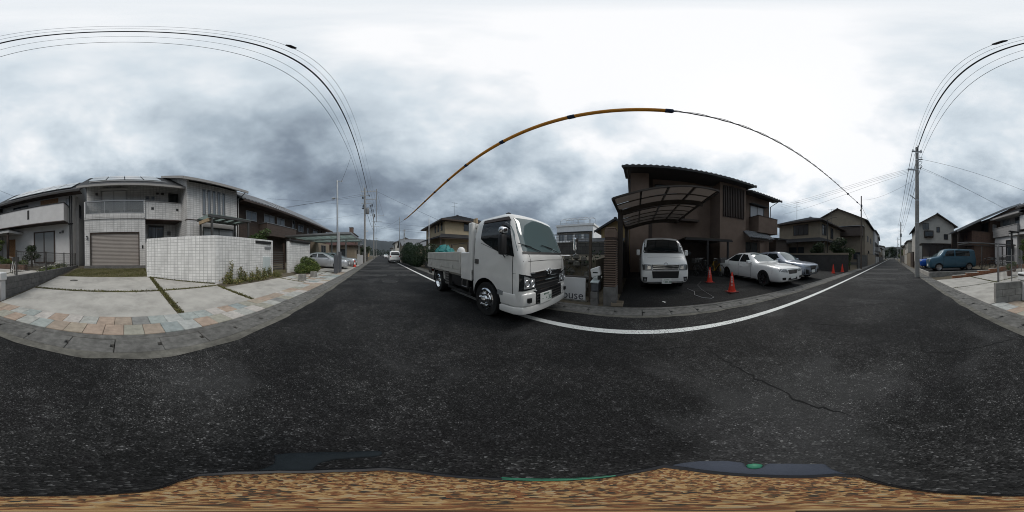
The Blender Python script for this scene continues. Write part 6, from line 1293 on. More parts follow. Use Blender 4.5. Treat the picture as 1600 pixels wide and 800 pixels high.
c = Car('white_hatchback', 'small white car far up the street past the minivan', 'car', (2.0, 56, 0), PI/2, hatch(4.0, 1.5, .84, .93, .9, .2, 1.1, 1.95, 3.1), 'paint_car_white', (), .31); hatch_kit(c, 4.0, 1.5, .84, .93, 1.1, 1.95, 3.1, .31, (.85, 3.3), nose=.9); c.patch('lower_grille', 'front', [(-.4, .27), (.4, .27)], [(-.36, .46), (.36, .46)], 'black_plastic', nx=6, ny=2)
# ---------------- tipper truck
st = [S(0, .30, .68, .6, .76, .95, .75, 1.24, .70, 1.27), S(.04, .28, .78, .6, .825, .96, .815, 1.31, .77, 1.345), S(.10, .27, .82, .6, .852, 1.0, .845, 1.43, .80, 1.47), S(.22, .27, .83, .6, .86, 1.08, .855, 1.73, .795, 1.77), S(.33, .27, .83, .6, .86, 1.14, .857, 1.98, .79, 2.03), S(.42, .27, .83, .6, .86, 1.16, .857, 2.07, .785, 2.12), S(.62, .27, .83, .6, .86, 1.16, .857, 2.10, .78, 2.155), S(1.30, .27, .83, .6, .86, 1.16, .857, 2.10, .78, 2.155), S(1.42, .30, .82, .6, .85, 1.16, .845, 2.07, .77, 2.12), S(1.45, .34, .79, .6, .82, 1.16, .81, 2.02, .74, 2.06)]
c = Car('tipper_truck', 'white short tipper truck with chrome grille parked on the edge line', 'truck', (2.86, 1.72, 0), PI/2, st, 'paint_truck', ((.95, .455),), .37, .36)
t = c.t
c.patch('windscreen', 'front', [(-.80, 1.365), (0, 1.35), (.80, 1.365)], [(-.765, 1.985), (0, 2.05), (.765, 1.985)], 'screen_glass', nx=16, ny=10); c.patch('wiper_cowl', 'front', [(-.74, 1.315), (.74, 1.315)], [(-.73, 1.355), (.73, 1.355)], 'black_plastic', nx=12, ny=1, off=.010)
c.both('side_window', [(.17, 1.27), (.55, 1.35), (1.00, 1.54), (1.16, 1.64)], [(.36, 1.96), (.70, 2.02), (.95, 2.02), (1.14, 2.0)], 'car_glass', nx=12, ny=6); c.both('window_visor', [(.34, 1.94), (1.14, 1.975)], [(.40, 2.01), (1.13, 2.04)], 'trim_brown', nx=8, ny=1, off=.022)
for sg in (1, -1):
    hl = c.patch('headlight', 'front', [(sg*.42, .685), (sg*.835, .685)], [(sg*.46, .90), (sg*.825, .98)], 'car_glass', nx=10, ny=5)
    c.patch('lamp_core', 'front', [(sg*.47, .71), (sg*.61, .71)], [(sg*.48, .87), (sg*.61, .89)], 'lamp_lens', nx=4, ny=4, off=.014, parent=hl); c.patch('lamp_core', 'front', [(sg*.63, .71), (sg*.77, .72)], [(sg*.63, .90), (sg*.76, .94)], 'lamp_lens', nx=4, ny=4, off=.014, parent=hl)
    for yy, zz, rr in ((.545, .79, .055), (.70, .81, .06)):
        pp, _n = c.hit('front', sg * yy, zz); MB().lathe([(.0, .03), (rr * .5, .012), (rr, -.016), (rr * 1.12, -.01)], (pp.x - .006, sg * yy, zz), 'x', 14).build('lamp_reflector', 'chrome', hl, smooth=True)
    c.patch('fog_lamp', 'front', [(sg*.64, .47), (sg*.71, .47)], [(sg*.64, .55), (sg*.71, .55)], 'black_plastic', nx=3, ny=3, off=.075, skirt=.08)
    c.seam([(.17, .32), (.20, 1.30)], .012, sg); c.seam([(1.40, .70), (1.40, 1.95)], .012, sg); c.seam([(.30, 1.28), (1.15, 1.55)], .008, sg)
    c.patch('turn_lamp', 'side', [(.42, .56), (.56, .56)], [(.42, .64), (.56, .66)], 'lamp_lens', sg, 3, 2, .012); c.patch('door_handle', 'side', [(1.20, 1.10), (1.34, 1.11)], [(1.20, 1.20), (1.34, 1.21)], 'aluminium_dark', sg, 3, 2, .016)
    c.patch('skirt_stripe', 'side', [(.20, .41), (.46, .43)], [(.20, .45), (.48, .47)], 'under_black', sg, 5, 1)
c.patch('front_seam', 'front', [(-.76, 1.185), (0, 1.20), (.76, 1.185)], [(-.76, 1.193), (0, 1.208), (.76, 1.193)], 'under_black', nx=14, ny=1, off=.002)
for sg in (1, -1):
    c.patch('front_seam', 'front', [(sg*.60, 1.0), (sg*.608, 1.0)], [(sg*.60, 1.31), (sg*.608, 1.31)], 'under_black', nx=1, ny=8, off=.002); c.patch('corner_panel_seam', 'side', [(.12, .98), (.18, .98)], [(.12, .985), (.18, .985)], 'under_black', sg, 3, 1, .003)
    w0, _n = c.hit('front', sg * .35 - .1, 1.37); w1, _n = c.hit('front', sg * .35 + .28, 1.47); MB().tube([w0 + Vector((-.03, 0, 0)), w1 + Vector((-.025, 0, 0))], .008, 5).tube([w1 + Vector((-.018, -.25, -.03)), w1 + Vector((-.018, .2, .03))], .007, 5).build('wiper', 'black_plastic', t)
gr = c.patch('grille', 'front', [(-.42, .67), (.42, .67)], [(-.60, .99), (.60, .99)], 'black_plastic', nx=12, ny=5, off=.008)
for z, w in ((.74, .42), (.81, .45), (.88, .48)): c.patch('grille_bar', 'front', [(-w, z), (w, z)], [(-w, z + .018), (w, z + .018)], 'chrome' if z > .8 else 'aluminium_dark', nx=10, ny=1, off=.02, parent=gr)
c.patch('grille_trim', 'front', [(-.58, .965), (0, .985), (.58, .965)], [(-.60, .985), (0, 1.01), (.60, .985)], 'chrome', nx=12, ny=1, off=.018, parent=gr)
p, nn = c.hit('front', 0, .97); em = MB(); lp = [(math.cos(a) * .07, math.sin(a) * .055) for a in [2*PI*k/20 for k in range(21)]]
em.tube([(p.x - .03, y, .975 + z) for y, z in lp], .010, 6, False); em.tube([(p.x - .03, .0 + q * .045, .975 - abs(q) * .04 + .02) for q in (-1, -.5, 0, .5, 1)], .010, 6); em.build('emblem', 'chrome', t, smooth=True)
plan = [(.50, .875), (.14, .87), (.00, .80), (-.055, .62), (-.085, .30), (-.09, 0)]; plan = plan + [(x, -y) for x, y in plan[-2::-1]] + [(.30, -.78), (.12, -.70), (.08, 0), (.12, .70), (.30, .78)]
MB().prism([(x, y, .255) for x, y in plan], (0, 0, .135)).build('bumper_lip', 'paint_truck', t, bevel=.02, seg=2, smooth=True)
for sg in (1, -1):
    q = [(.50, .864), (.14, .86), (.00, .79), (-.05, .62), (-.068, .50), (.04, .50), (.14, .74), (.30, .78)]; MB().prism([(x, sg * y, .392) for x, y in q], (0, 0, .245)).build('bumper_corner', 'paint_truck', t, bevel=.035, seg=3, smooth=True)
q = [(-.055, .495), (-.07, 0), (-.055, -.495), (.06, -.495), (.05, 0), (.06, .495)]; lg = MB().prism([(x, y, .392) for x, y in q], (0, 0, .25)).build('lower_grille', 'black_plastic', t, bevel=.01)
for k in range(4): MB().tube([(-.062, .48, .42 + k*.055), (-.078, 0, .42 + k*.055), (-.062, -.48, .42 + k*.055)], .008, 5).build('grille_bar', 'aluminium_dark', lg)
MB().prism([(x - .012, y, .645) for x, y in q], (0, 0, .025)).build('bumper_chrome', 'chrome', t, bevel=.006)
pl = MB().box(-.105, -.085, .03, .42, .40, .60).build('number_plate', 'plate_white', t, bevel=.004); lettering('lettering', '・・33', .125, 'ink_green', (-.107, .225, .475), (0, -1, 0), (0, 0, 1), pl, .001)
mb = MB()
for k in range(4): mb.box(-.107, -.104, .15 + k*.045, .18 + k*.045, .55, .58)
mb.build('plate_marks', 'ink_green', pl)
# mirrors
m1 = MB().box(.24, .35, .90, 1.05, 1.66, 1.78).build('mirror_cap', 'chrome', t, bevel=.045, seg=3, smooth=True); MB().box(.24, .34, .93, 1.06, 1.30, 1.65).build('mirror', 'black_plastic', m1, bevel=.04, seg=2, smooth=True); MB().tube([(.42, .80, 1.84), (.30, .98, 1.82), (.29, 1.0, 1.32), (.40, .83, 1.26)], .014, 6).build('mirror_arm', 'black_plastic', m1)
m2 = MB().box(-.22, -.12, -1.16, -1.02, 1.42, 1.76).build('mirror', 'chrome', t, bevel=.04, seg=2, smooth=True); MB().tube([(.08, -.62, 1.30), (-.16, -.95, 1.29), (-.18, -1.10, 1.34), (-.17, -1.10, 1.42)], .014, 6).build('mirror_arm', 'chrome', m2)
MB().box(.56, .66, .50, .58, 2.08, 2.17).build('roof_marker', 'black_plastic', t, bevel=.02)
# wheels
def truck_wheel(x, sides, yo=.85, dual=False):
    r = .365
    for sg in sides:
        y1 = yo * sg; w = .21 if not dual else .44; y0 = (yo - w) * sg; cc = (x, 0, r)
        ty = MB().lathe([(r*.62, y0), (r*.93, y0), (r, y0 + sg*.03), (r, y1 - sg*.03), (r*.95, y1), (r*.66, y1 - sg*.012)], cc, 'y', 32).build('wheel', 'tyre', t, smooth=True, sharp=50)
        rm = MB(); dd = .0 if not dual else -.10
        prof = [(r*.67, y1 - sg*.010), (r*.60, y1 + sg*.006), (r*.56, y1 - sg*.03), (r*.50, y1 + sg*(.02 + dd)), (r*.34, y1 + sg*(.035 + dd)), (r*.24, y1 + sg*(.02 + dd)), (r*.22, y1 + sg*(.06 + dd)), (r*.12, y1 + sg*(.085 + dd)), (.0, y1 + sg*(.09 + dd))]
        rm.lathe(prof, cc, 'y', 32)
        for k in range(5):
            a = 2*PI*k/5 + .3; rm.lathe([(.022, y1 + sg*(.02 + dd)), (.022, y1 + sg*(.06 + dd)), (.0, y1 + sg*(.075 + dd))], (x + math.cos(a)*r*.36, 0, r + math.sin(a)*r*.36), 'y', 8)
        o = rm.build('rim', 'chrome', ty, smooth=True, sharp=40); hb = MB()
        for k in range(6):
            a = 2*PI*k/6; MB().lathe([(.034, y1 + sg*(.018 + dd)), (.034, y1 + sg*(.026 + dd)), (.0, y1 + sg*(.026 + dd))], (x + math.cos(a)*r*.52, 0, r + math.sin(a)*r*.52), 'y', 10).build('rim_hole', 'under_black', ty)
truck_wheel(.95, (1, -1)); truck_wheel(3.72, (1, -1), .84, True)
# bed
MB().box(1.45, 4.95, -.36, -.28, .48, .66).box(1.45, 4.95, .28, .36, .48, .66).box(1.5, 4.9, -.5, .5, .665, .72).build('chassis', 'under_black', t)
MB().box(3.67, 3.77, -.7, .7, .30, .42).build('axle', 'under_black', t)
MB().box(1.50, 4.96, -.84, .84, .83, .90).box(1.52, 4.94, -.80, -.70, .73, .83).box(1.52, 4.94, .70, .80, .73, .83).build('bed_floor', 'bed_grey', t)
for sg in (1, -1):
    gt_ = MB().prism([(2.02, sg*.825, .905), (2.02, sg*.862, .905), (2.02, sg*.862, 1.12), (2.02, sg*.875, 1.14), (2.02, sg*.875, 1.37), (2.02, sg*.835, 1.38)], (2.92, 0, 0)).build('side_gate', 'bed_grey', t, bevel=.006)
    MB().box(2.02, 4.94, sg*.80, sg*.88, .80, .90).build('gate_rail', 'bed_grey', gt_)
    for x in (2.5, 3.4, 4.4): MB().box(x - .03, x + .03, sg*.862, sg*.886, .86, 1.0).build('hinge', 'bed_grey', gt_)
    MB().box(1.50, 2.0, sg*.80, sg*.865, .68, 1.36).build('corner_panel', 'paint_truck', t, bevel=.02); MB().tube([(1.98, sg*.87, .98), (2.03, sg*.885, 1.18), (2.02, sg*.875, 1.36)], .018, 6).build('latch', 'bed_grey', t)
    MB().box(1.47, 1.63, sg*.74, sg*.86, .92, 2.06).build('guard_post', 'paint_truck', t, bevel=.02)
    st_ = MB()
    st_.tube([(1.70, sg*.84, .68), (1.70, sg*.85, .50), (1.95, sg*.85, .50), (1.95, sg*.84, .68)], .012, 6); st_.build('step', 'aluminium', t)
MB().box(1.47, 1.60, -.74, .74, 1.94, 2.04).box(1.49, 1.55, -.74, .74, .92, 1.55).build('guard_panel', 'paint_truck', t)
MB().box(1.49, 1.62, .68, .72, 2.06, 2.18).build('guard_hook', 'wood_tan', t); MB().box(4.95, 4.99, -.84, .84, .86, 1.37).build('tail_gate', 'bed_grey', t, bevel=.006)
MB().box(1.75, 2.75, .40, .78, .42, .78).build('tool_box', 'black_plastic', t, bevel=.02); MB().box(1.75, 2.75, -.78, -.40, .42, .78).build('fuel_tank', 'black_plastic', t, bevel=.03)
MB().box(1.55, 2.9, .80, .83, .30, .36).box(1.6, 1.64, .5, .82, .30, .5).box(2.6, 2.64, .5, .82, .30, .5).build('side_guard', 'under_black', t)
bt = MB().box(2.86, 3.12, .55, .82, .36, .80).build('battery_box', 'aluminium_dark', t, bevel=.01)
for k in range(5): MB().box(2.85, 3.13, .815, .835, .40 + k*.08, .43 + k*.08).build('battery_rib', 'aluminium', bt)
for sg in (1, -1):
    MB().prism([(3.20, sg*.80, .50), (3.26, sg*.80, .78), (3.33, sg*.80, .82), (3.36, sg*.80, .78), (3.30, sg*.80, .50)], (0, -sg*.35, 0)).build('mud_guard', 'bed_grey', t); MB().box(4.22, 4.25, sg*.42, sg*.82, .30, .80).build('mud_flap', 'under_black', t)
    MB().box(4.90, 4.97, sg*.55, sg*.82, .60, .72).build('tail_lamp', 'lamp_red', t); MB().box(4.55, 4.9, sg*.80, sg*.84, .55, .86).build('rear_bracket', 'aluminium_dark', t, bevel=.01)
MB().tube([(4.3, .83, .86), (4.05, .83, .52), (3.98, .83, .40)], .010, 6).build('flap_chain', 'aluminium', t); MB().tube([(.0, 0, 0), (.0, 0, .01)], .001, 4)
# load on the truck
tp = T('teal_tarpaulin', 'crumpled teal tarpaulin bundle on the truck bed', 'tarpaulin', (2.6, 5.9, .90)); rnd = random.Random(3); mb = MB(); nu, nv = 26, 14; P = []
for i in range(nu + 1):
    for j in range(nv):
        a = 2*PI*j/nv; tt = i / nu; rr = .24 * (math.sin(PI * min(1, max(.02, tt))) ** .35) * (1 + .42 * rnd.uniform(-1, 1) * (1 if 0 < i < nu else 0))
        P.append((2.45 + math.cos(a) * rr * 1.1, 5.35 + tt * 1.15, max(.905, 1.30 + math.sin(a) * rr * (1.25 if math.sin(a) > 0 else 1.4))))
mb.add(P, [(i*nv + j, i*nv + (j+1) % nv, (i+1)*nv + (j+1) % nv, (i+1)*nv + j) for i in range(nu) for j in range(nv)] + [tuple(range(nv)), tuple(nu*nv + j for j in range(nv))]); mb.build('sheet', 'tarp_teal', tp)
bx_ = T('tool_crate', 'dark tool crate on the truck bed beneath the white helmet', 'crate', (2.4, 4.35, .90)); MB().box(2.15, 2.65, 4.1, 4.6, .902, 1.36).build('body', 'grey_box', bx_, bevel=.015); MB().box(2.12, 2.68, 4.07, 4.63, 1.28, 1.33).build('rim', 'black_plastic', bx_, bevel=.008)
hm = T('safety_helmet', 'white safety helmet resting on the crate in the truck bed', 'helmet', (2.35, 4.35, 1.36)); MB().lathe([(.0, .16), (.05, .155), (.09, .13), (.12, .07), (.125, .02), (.15, .01), (.15, .0), (.118, .0)], (2.35, 4.35, 1.362), n=20).build('shell', 'white_plastic', hm, smooth=True); MB().box(2.28, 2.42, 4.335, 4.365, 1.50, 1.53).build('crest', 'white_plastic', hm, bevel=.01)
# ---------------- cones and bicycles
def cone(x, y, z, label, txt=True, face=(0, 1, 0), group='traffic cones'):
    t = T('traffic_cone', label, 'traffic cone', (x, y, z), 0, group)
    MB().lathe([(.0, .705), (.022, .70), (.03, .66), (.13, .04), (.155, .035), (.155, .01), (.0, .01)], (x, y, z), n=24).build('cone', 'cone_red', t, smooth=True, sharp=30)
    MB().box(x - .19, x + .19, y - .19, y + .19, z - .005, z + .03).build('base', 'cone_base', t, bevel=.02)
    if txt:
        f = Vector((-x, -y, 0)).normalized(); tan = Vector((-f.y, f.x, 0)); g = MB()
        for k, ch in enumerate('駐車禁止'):
            zz = .53 - k * .085; rr = .03 + (.66 - zz) / .62 * .10; c0 = Vector((x, y, z + zz)) + f * (rr + .002)
            u = (Vector((0, 0, 1)) - f * .16).normalized(); lettering('lettering', ch, .085, 'white_plastic', c0, tan, u, t, .002)
cone(6.62, -3.20, rz_(6.62) + .006, 'orange-red traffic cone nearest the bicycles and lean-to'); cone(4.72, -3.14, rz_(4.72) + .006, 'orange-red traffic cone before the sedan front wheel, nearest the road')
cone(4.50, -11.85, rz_(4.5) + .006, 'plain red cone left of the far pair by the dark wall', False); cone(4.22, -13.3, rz_(4.2) + .006, 'plain red cone right of the far pair, nearest the wall end', False)
cone(-2.62, 16.4, .035, 'red cone with white band beyond the silver car', False); MB().lathe([(.062, .47), (.097, .25)], (-2.62, 16.4, .037), n=20).build('band', 'white_plastic', bpy.data.objects['traffic_cone.004'])
cone(-2.75, 17.0, .035, 'farther red cone just behind the banded one', False)
def bicycle(name, label, x, y, z, rz, paint):
    t = T(name, label, 'bicycle', (x, y, z), rz, 'parked bicycles', world=False)
    for xx in (-.52, .52):
        w = MB(); w.tube([(xx + math.cos(a)*.32, 0, .335 + math.sin(a)*.32) for a in [2*PI*k/24 for k in range(25)]], .018, 6, False); o = w.build('wheel', 'tyre', t)
        sp = MB()
        for k in range(10): a = 2*PI*k/10; sp.tube([(xx, 0, .335), (xx + math.cos(a)*.31, 0, .335 + math.sin(a)*.31)], .003, 3)
        sp.build('spoke', 'aluminium', o)
    f = MB()
    for a, b in (((-.52, .335), (-.15, .80)), ((-.52, .335), (-.05, .30)), ((-.05, .30), (-.18, .85)), ((-.05, .30), (.36, .70)), ((-.17, .80), (.36, .82)), ((.36, .95), (.52, .335))): f.tube([(a[0], 0, a[1]), (b[0], 0, b[1])], .016, 6)
    f.build('frame', paint, t); MB().box(-.32, -.05, -.08, .08, .86, .92).build('saddle', 'black_plastic', t, bevel=.03); MB().tube([(.25, -.28, 1.0), (.36, -.1, .98), (.36, .1, .98), (.25, .28, 1.0)], .013, 6).build('handlebar', 'aluminium', t)
    MB().box(.42, .70, -.15, .15, .78, 1.0).build('basket', 'aluminium_dark', t); return t
mat('bike_yellow', (.42, .26, .02), .4, .1, bump=0)
for i, (x, y, rz, pt, l) in enumerate(((8.1, -3.45, .35, 'black_plastic', 'dark bicycle by the lean-to post'), (8.3, -4.35, 3.3, 'bike_yellow', 'yellow-framed bicycle behind the white sedan'), (9.2, -4.0, .2, 'aluminium_dark', 'grey bicycle deepest inside the lean-to'))): bicycle('bicycle', l, x, y, rz_(x) + .006, rz, pt)
for i, (x, y, rz, pt, l) in enumerate(((-7.3, -11.1, 1.9, 'black_plastic', 'black bicycle behind the teal wagon'), (-8.1, -10.9, 1.7, 'aluminium_dark', 'grey bicycle at the house end of the trellis'), (-8.8, -11.2, 1.6, 'black_plastic', 'black bicycle nearest the grey clapboard house'))): bicycle('bicycle', l, x, y, .30, rz, pt)
bicycle('bicycle', 'small bicycle leaning by the porch of the white house', -6.9, -5.6, lz(-6.9) - .02, .9, 'white_plastic')
# ------------------------------------------------------------------ poles and wires
def pole(name, label, x, y, hgt, r0, r1, m, z0=0., rungs=0, cat='utility pole', group=None):
    t = T(name, label, cat, (x, y, z0), 0, group); MB().tube([(x, y, z0 - .1), (x, y, z0 + hgt * .5), (x, y, z0 + hgt)], [r0, (r0 + r1) / 2, r1], 14).build('shaft', m, t, smooth=True, sharp=50)
    for k in range(rungs):
        z = z0 + 2.4 + k * .45
        if z < hgt - .4: a = 1 if k % 2 else -1; MB().tube([(x, y, z), (x + .0, y + a * (r0 + .13), z)], .009, 5).build('step_bolt', 'galvanised', t)
    return t
def band(t, x, y, z, r, h=.08, m='galvanised'): return MB().lathe([(r, 0), (r + .012, .005), (r + .012, h - .005), (r, h)], (x, y, z), n=16).build('band', m, t)
def arm(t, a, b, w=.10): return MB().bar(a, b, w, w).build('cross_arm', 'galvanised', t)
def insul(t, p, h=.18): return MB().lathe([(.0, h), (.025, h), (.05, h*.8), (.03, h*.65), (.055, h*.5), (.03, h*.35), (.04, .0), (.0, .0)], p, n=10).build('insulator', 'insulator', t, smooth=True)
A = pole('utility_pole', 'thick grey concrete utility pole at the gutter near the blue cars', -1.63, -10.68, 9.95, .165, .105, 'pole_concrete', 0, 14)
for z in (3.6, 5.2, 7.7, 8.6, 9.3): band(A, -1.63, -10.68, z, .15 - z * .0048)
arm(A, (-1.63, -10.68, 7.75), (-1.0, -10.68, 7.75)); arm(A, (-1.63, -10.68, 5.25), (-1.15, -10.68, 5.65), .05)
for x in (-1.9, -1.36): insul(A, (x, -10.68, 9.55))
arm(A, (-1.98, -10.68, 9.52), (-1.28, -10.68, 9.52)); arm(A, (-2.0, -10.60, 8.7), (-1.5, -10.60, 8.7), .05)
MB().tube([(-1.63, -10.68, 9.95), (-1.63, -10.68, 10.15)], .05, 8).build('cap', 'galvanised', A)
for k, z in enumerate((8.9, 8.5, 8.1)): MB().tube([(-1.75, -10.6, z), (-1.95, -10.5, z - .1), (-1.85, -10.5, z - .35), (-1.72, -10.6, z - .25)], .018, 6).build('cable_loop', 'wire', A)
B = pole('steel_pole', 'slim galvanised steel pole with camera and meter cabinets by the silver car', -2.92, 10.82, 6.75, .065, .055, 'galvanised', .02, 0, 'pole')
MB().box(-3.06, -2.84, 10.35, 10.62, .03, 1.28).build('meter_cabinet', 'grey_box', B, bevel=.015); MB().box(-3.10, -2.84, 11.1, 11.7, .03, 1.50).build('meter_cabinet', 'grey_box', B, bevel=.015); MB().box(-3.05, -2.95, 11.15, 11.6, 1.5, 2.95).build('tall_cabinet', 'stucco_grey', B, bevel=.01)
MB().tube([(-2.92, 10.82, 5.3), (-3.12, 10.75, 5.33)], .02, 6).build('camera_arm', 'galvanised', B); MB().box(-3.28, -3.08, 10.65, 10.80, 5.26, 5.38).build('camera_head', 'galvanised', B, bevel=.02); band(B, -2.92, 10.82, 5.25, .06); band(B, -2.92, 10.82, 6.6, .056)
MB().tube([(-2.92, 10.82, 6.68), (-2.75, 10.82, 6.66), (-2.6, 10.82, 6.62)], .018, 6).build('bracket', 'galvanised', B); insul(B, (-2.6, 10.82, 6.62), .12)
C = pole('utility_pole', 'utility pole with grey transformer and cross arms to the north', -2.45, 25.5, 12.4, .18, .11, 'pole_concrete', 0, 18)
arm(C, (-3.1, 25.5, 11.7), (-.5, 25.5, 11.7)); arm(C, (-2.45, 25.5, 10.3), (-.7, 25.5, 10.3)); arm(C, (-3.0, 25.5, 9.6), (-1.4, 25.5, 9.6)); arm(C, (-2.6, 25.5, 12.2), (-2.6, 25.5, 13.0), .06)
for x in (-3.0, -1.6, -1.1, -.6): insul(C, (x, 25.5, 11.74))
for x in (-1.5, -.8): insul(C, (x, 25.5, 10.34))
tf = MB().lathe([(.0, .95), (.2, .95), (.27, .88), (.27, .05), (.24, 0), (.0, 0)], (-2.02, 25.4, 7.75), n=18).build('transformer', 'grey_metal', C, smooth=True, sharp=40)
for q in (-.12, .12): MB().tube([(-2.02 + q, 25.4, 8.7), (-2.02 + q, 25.4, 8.95)], .035, 8).build('bushing', 'insulator', tf)
for k in range(3): MB().box(-2.75 - .05*k, -2.6, 25.35, 25.6, 9.2 - k*.28, 9.38 - k*.28).build('junction_box', 'black_plastic', C, bevel=.02)
for k in range(5): MB().tube([(-2.3, 25.4, 9.0 - .1*k), (-1.9 + .1*k, 25.3, 8.8 - .35*k), (-1.6 + .1*k, 25.2, 9.2)], .02, 5).build('cable_loop', 'wire', C)
arm(C, (-3.2, 25.45, 11.0), (-1.7, 25.45, 11.0)); MB().tube([(-.62, 25.5, 12.1), (-.66, 25.5, 6.4)], .06, 8).build('hanging_conduit', 'grey_metal', C)
for q, (x, z, w_, h_) in enumerate(((-1.3, 9.0, .16, .45), (-1.15, 8.0, .14, .5), (-.9, 7.2, .14, .5), (-2.75, 10.4, .2, .35), (-1.75, 10.75, .12, .3))): MB().box(x - w_ / 2, x + w_ / 2, 25.3, 25.5, z, z + h_).build('junction_box', 'black_plastic', C, bevel=.02)
wire('bundled cable hanging beside the transformer pole', [(-1.3, 25.4, 9.2), (-1.15, 25.4, 8.2), (-.9, 25.4, 7.4), (-1.2, 34, 6.6), (-1.7, 46, 7.8)], .035, .1) if 'wire' in globals() else None
band(C, -2.45, 25.5, 4.8, .165); MB().box(-2.2, -1.95, 25.4, 25.55, 4.9, 5.05).build('sign_lamp', 'white_plastic', C)
D = pole('utility_pole', 'second utility pole farther north behind the transformer pole', -1.9, 46, 13.2, .18, .11, 'pole_concrete', 0, 0); arm(D, (-2.9, 46, 12.4), (1.0, 46, 12.4)); arm(D, (-2.4, 46, 10.8), (.4, 46, 10.8)); arm(D, (-2.4, 46, 9.2), (-.4, 46, 9.2))
for x in (-2.8, -.4, .9): insul(D, (x, 46, 12.44), .3)
D2 = pole('utility_pole', 'small distant utility pole on the west side to the north', -2.1, 78, 9.5, .16, .1, 'pole_concrete', 0); arm(D2, (-2.9, 78, 9), (-1.3, 78, 9)); arm(D2, (-2.7, 78, 8), (-1.5, 78, 8))
E_ = pole('slim_pole', 'slim brown street pole by the wall end to the south', 3.52, -18.1, 8.6, .085, .06, 'pole_brown', 0); band(E_, 3.52, -18.1, 7.3, .066); MB().box(3.40, 3.50, -18.2, -18.0, 7.2, 7.5).build('clamp', 'navy_band', E_, bevel=.02); MB().box(3.56, 3.64, -18.15, -18.05, 6.7, 6.9).build('clamp', 'navy_band', E_, bevel=.02)
F = pole('slim_pole', 'slim grey street pole beside the minivan to the north', 3.55, 30.2, 8.4, .08, .06, 'galvanised', 0); band(F, 3.55, 30.2, 7.3, .065)
G = pole('slim_pole', 'thin white pole with a small box behind the truck bed', 4.9, 16.0, 5.0, .045, .035, 'white_plastic', .05, 0, 'pole'); MB().box(4.80, 5.0, 15.8, 15.95, 1.75, 2.15).build('box', 'white_plastic', G, bevel=.01)
H_ = pole('utility_pole', 'short concrete pole rising behind the hedge', 5.7, 39, 7.4, .14, .1, 'pole_concrete', 0); arm(H_, (5.3, 39, 7.1), (6.1, 39, 7.1)); MB().lathe([(.0, .5), (.16, .48), (.16, .0), (.0, 0)], (5.7, 38.8, 5.9), n=12).build('transformer', 'grey_metal', H_)
I_ = pole('utility_pole', 'utility pole with transformers far down the street to the south', -2.15, -42, 10.6, .17, .11, 'pole_concrete', 0); arm(I_, (-3.0, -42, 9.8), (-1.3, -42, 9.8)); arm(I_, (-2.9, -42, 8.2), (-1.5, -42, 8.2))
MB().lathe([(.0, .9), (.25, .88), (.25, .0), (.0, 0)], (-2.15, -41.7, 6.6), n=14).build('transformer', 'grey_metal', I_); MB().box(-1.9, -1.5, -42.1, -41.9, 6.0, 6.1).build('bracket', 'galvanised', I_)
J_ = pole('utility_pole', 'second utility pole still farther to the south', -2.3, -70, 10, .17, .11, 'pole_concrete', 0); arm(J_, (-3.0, -70, 9.3), (-1.6, -70, 9.3)); MB().box(-2.6, -2.2, -70.2, -69.9, 6.6, 7.2).build('transformer', 'grey_metal', J_)
K_ = pole('slim_pole', 'slim pole on the east side far to the south', 3.9, -43.5, 7.6, .08, .06, 'pole_brown', 0); band(K_, 3.9, -43.5, 7.0, .06)
WIRES = 'overhead wires'
def wire(label, pts, r=.008, sag=0., n=26, name='overhead_wire', cat='wire', m='wire'):
    P = []
    for a, b in zip(pts[:-1], pts[1:]):
        seg = line_pts(a, b, sag, n); P += seg if not P else seg[1:]
    o = MB().tube(P, r, 6 if r > .012 else 5).build(name, m); return tag(o, label, cat, WIRES)
wire('thick black main cable high above the west gutter', [(-1.63, -10.6, 9.55), (-1.70, 0, 9.98), (-1.72, 12, 10.45), (-1.9, 25.4, 11.0)], .028, .02)
wire('thin top wire nearest the road centre above the west gutter', [(-1.36, -10.68, 9.72), (-1.42, 0, 10.05), (-1.15, 25.5, 11.9)], .006, .05)
wire('thin wire just above the thick main cable', [(-1.5, -10.68, 9.72), (-1.56, 0, 10.05), (-1.6, 25.5, 11.9)], .006, .05)
wire('thin wire just below the thick main cable', [(-1.75, -10.6, 8.9), (-1.86, 0, 9.5), (-2.2, 25.4, 10.0)], .006, .05)
wire('lowest thin wire above the west gutter', [(-1.85, -10.55, 8.7), (-2.04, 0, 9.02), (-2.0, 11, 8.95), (-2.35, 25.4, 9.3)], .009, .02)
wire('drop wire from the overhead span down to the steel pole', [(-2.0, 11.0, 8.95), (-2.6, 10.84, 6.74)], .008, .12)
sp = tag(MB().lathe([(.0, -.16), (.05, -.1), (.05, .1), (.0, .16)], (-1.38, 2.35, 10.28), 'y', 10).build('cable_joint', 'wire'), 'small black splice on the thin top wire', 'cable joint')
tag(MB().lathe([(.0, -.2), (.045, -.12), (.045, .12), (.0, .2)], (-1.41, -1.75, 9.98), 'y', 10).build('cable_joint', 'wire'), 'larger black splice on the upper wire near the white house', 'cable joint')
for k in range(5): wire('%s span from the concrete pole to the far south pole' % ('highest', 'second highest', 'middle', 'second lowest', 'lowest')[k], [(-1.63 - .15 * (k - 2), -10.7, 9.6 - .35 * k), (-2.15 - .3 * (k - 2), -42, 9.9 - .4 * k)], .01 if k % 2 else .02, .6)
for k in range(3): wire('%s wire between the two southern poles' % ('upper', 'middle', 'lower')[k], [(-2.15 + .4 * (k - 1), -42, 9.9 - .8 * k), (-2.3 + .4 * (k - 1), -70, 9.4 - .8 * k)], .012, .5)
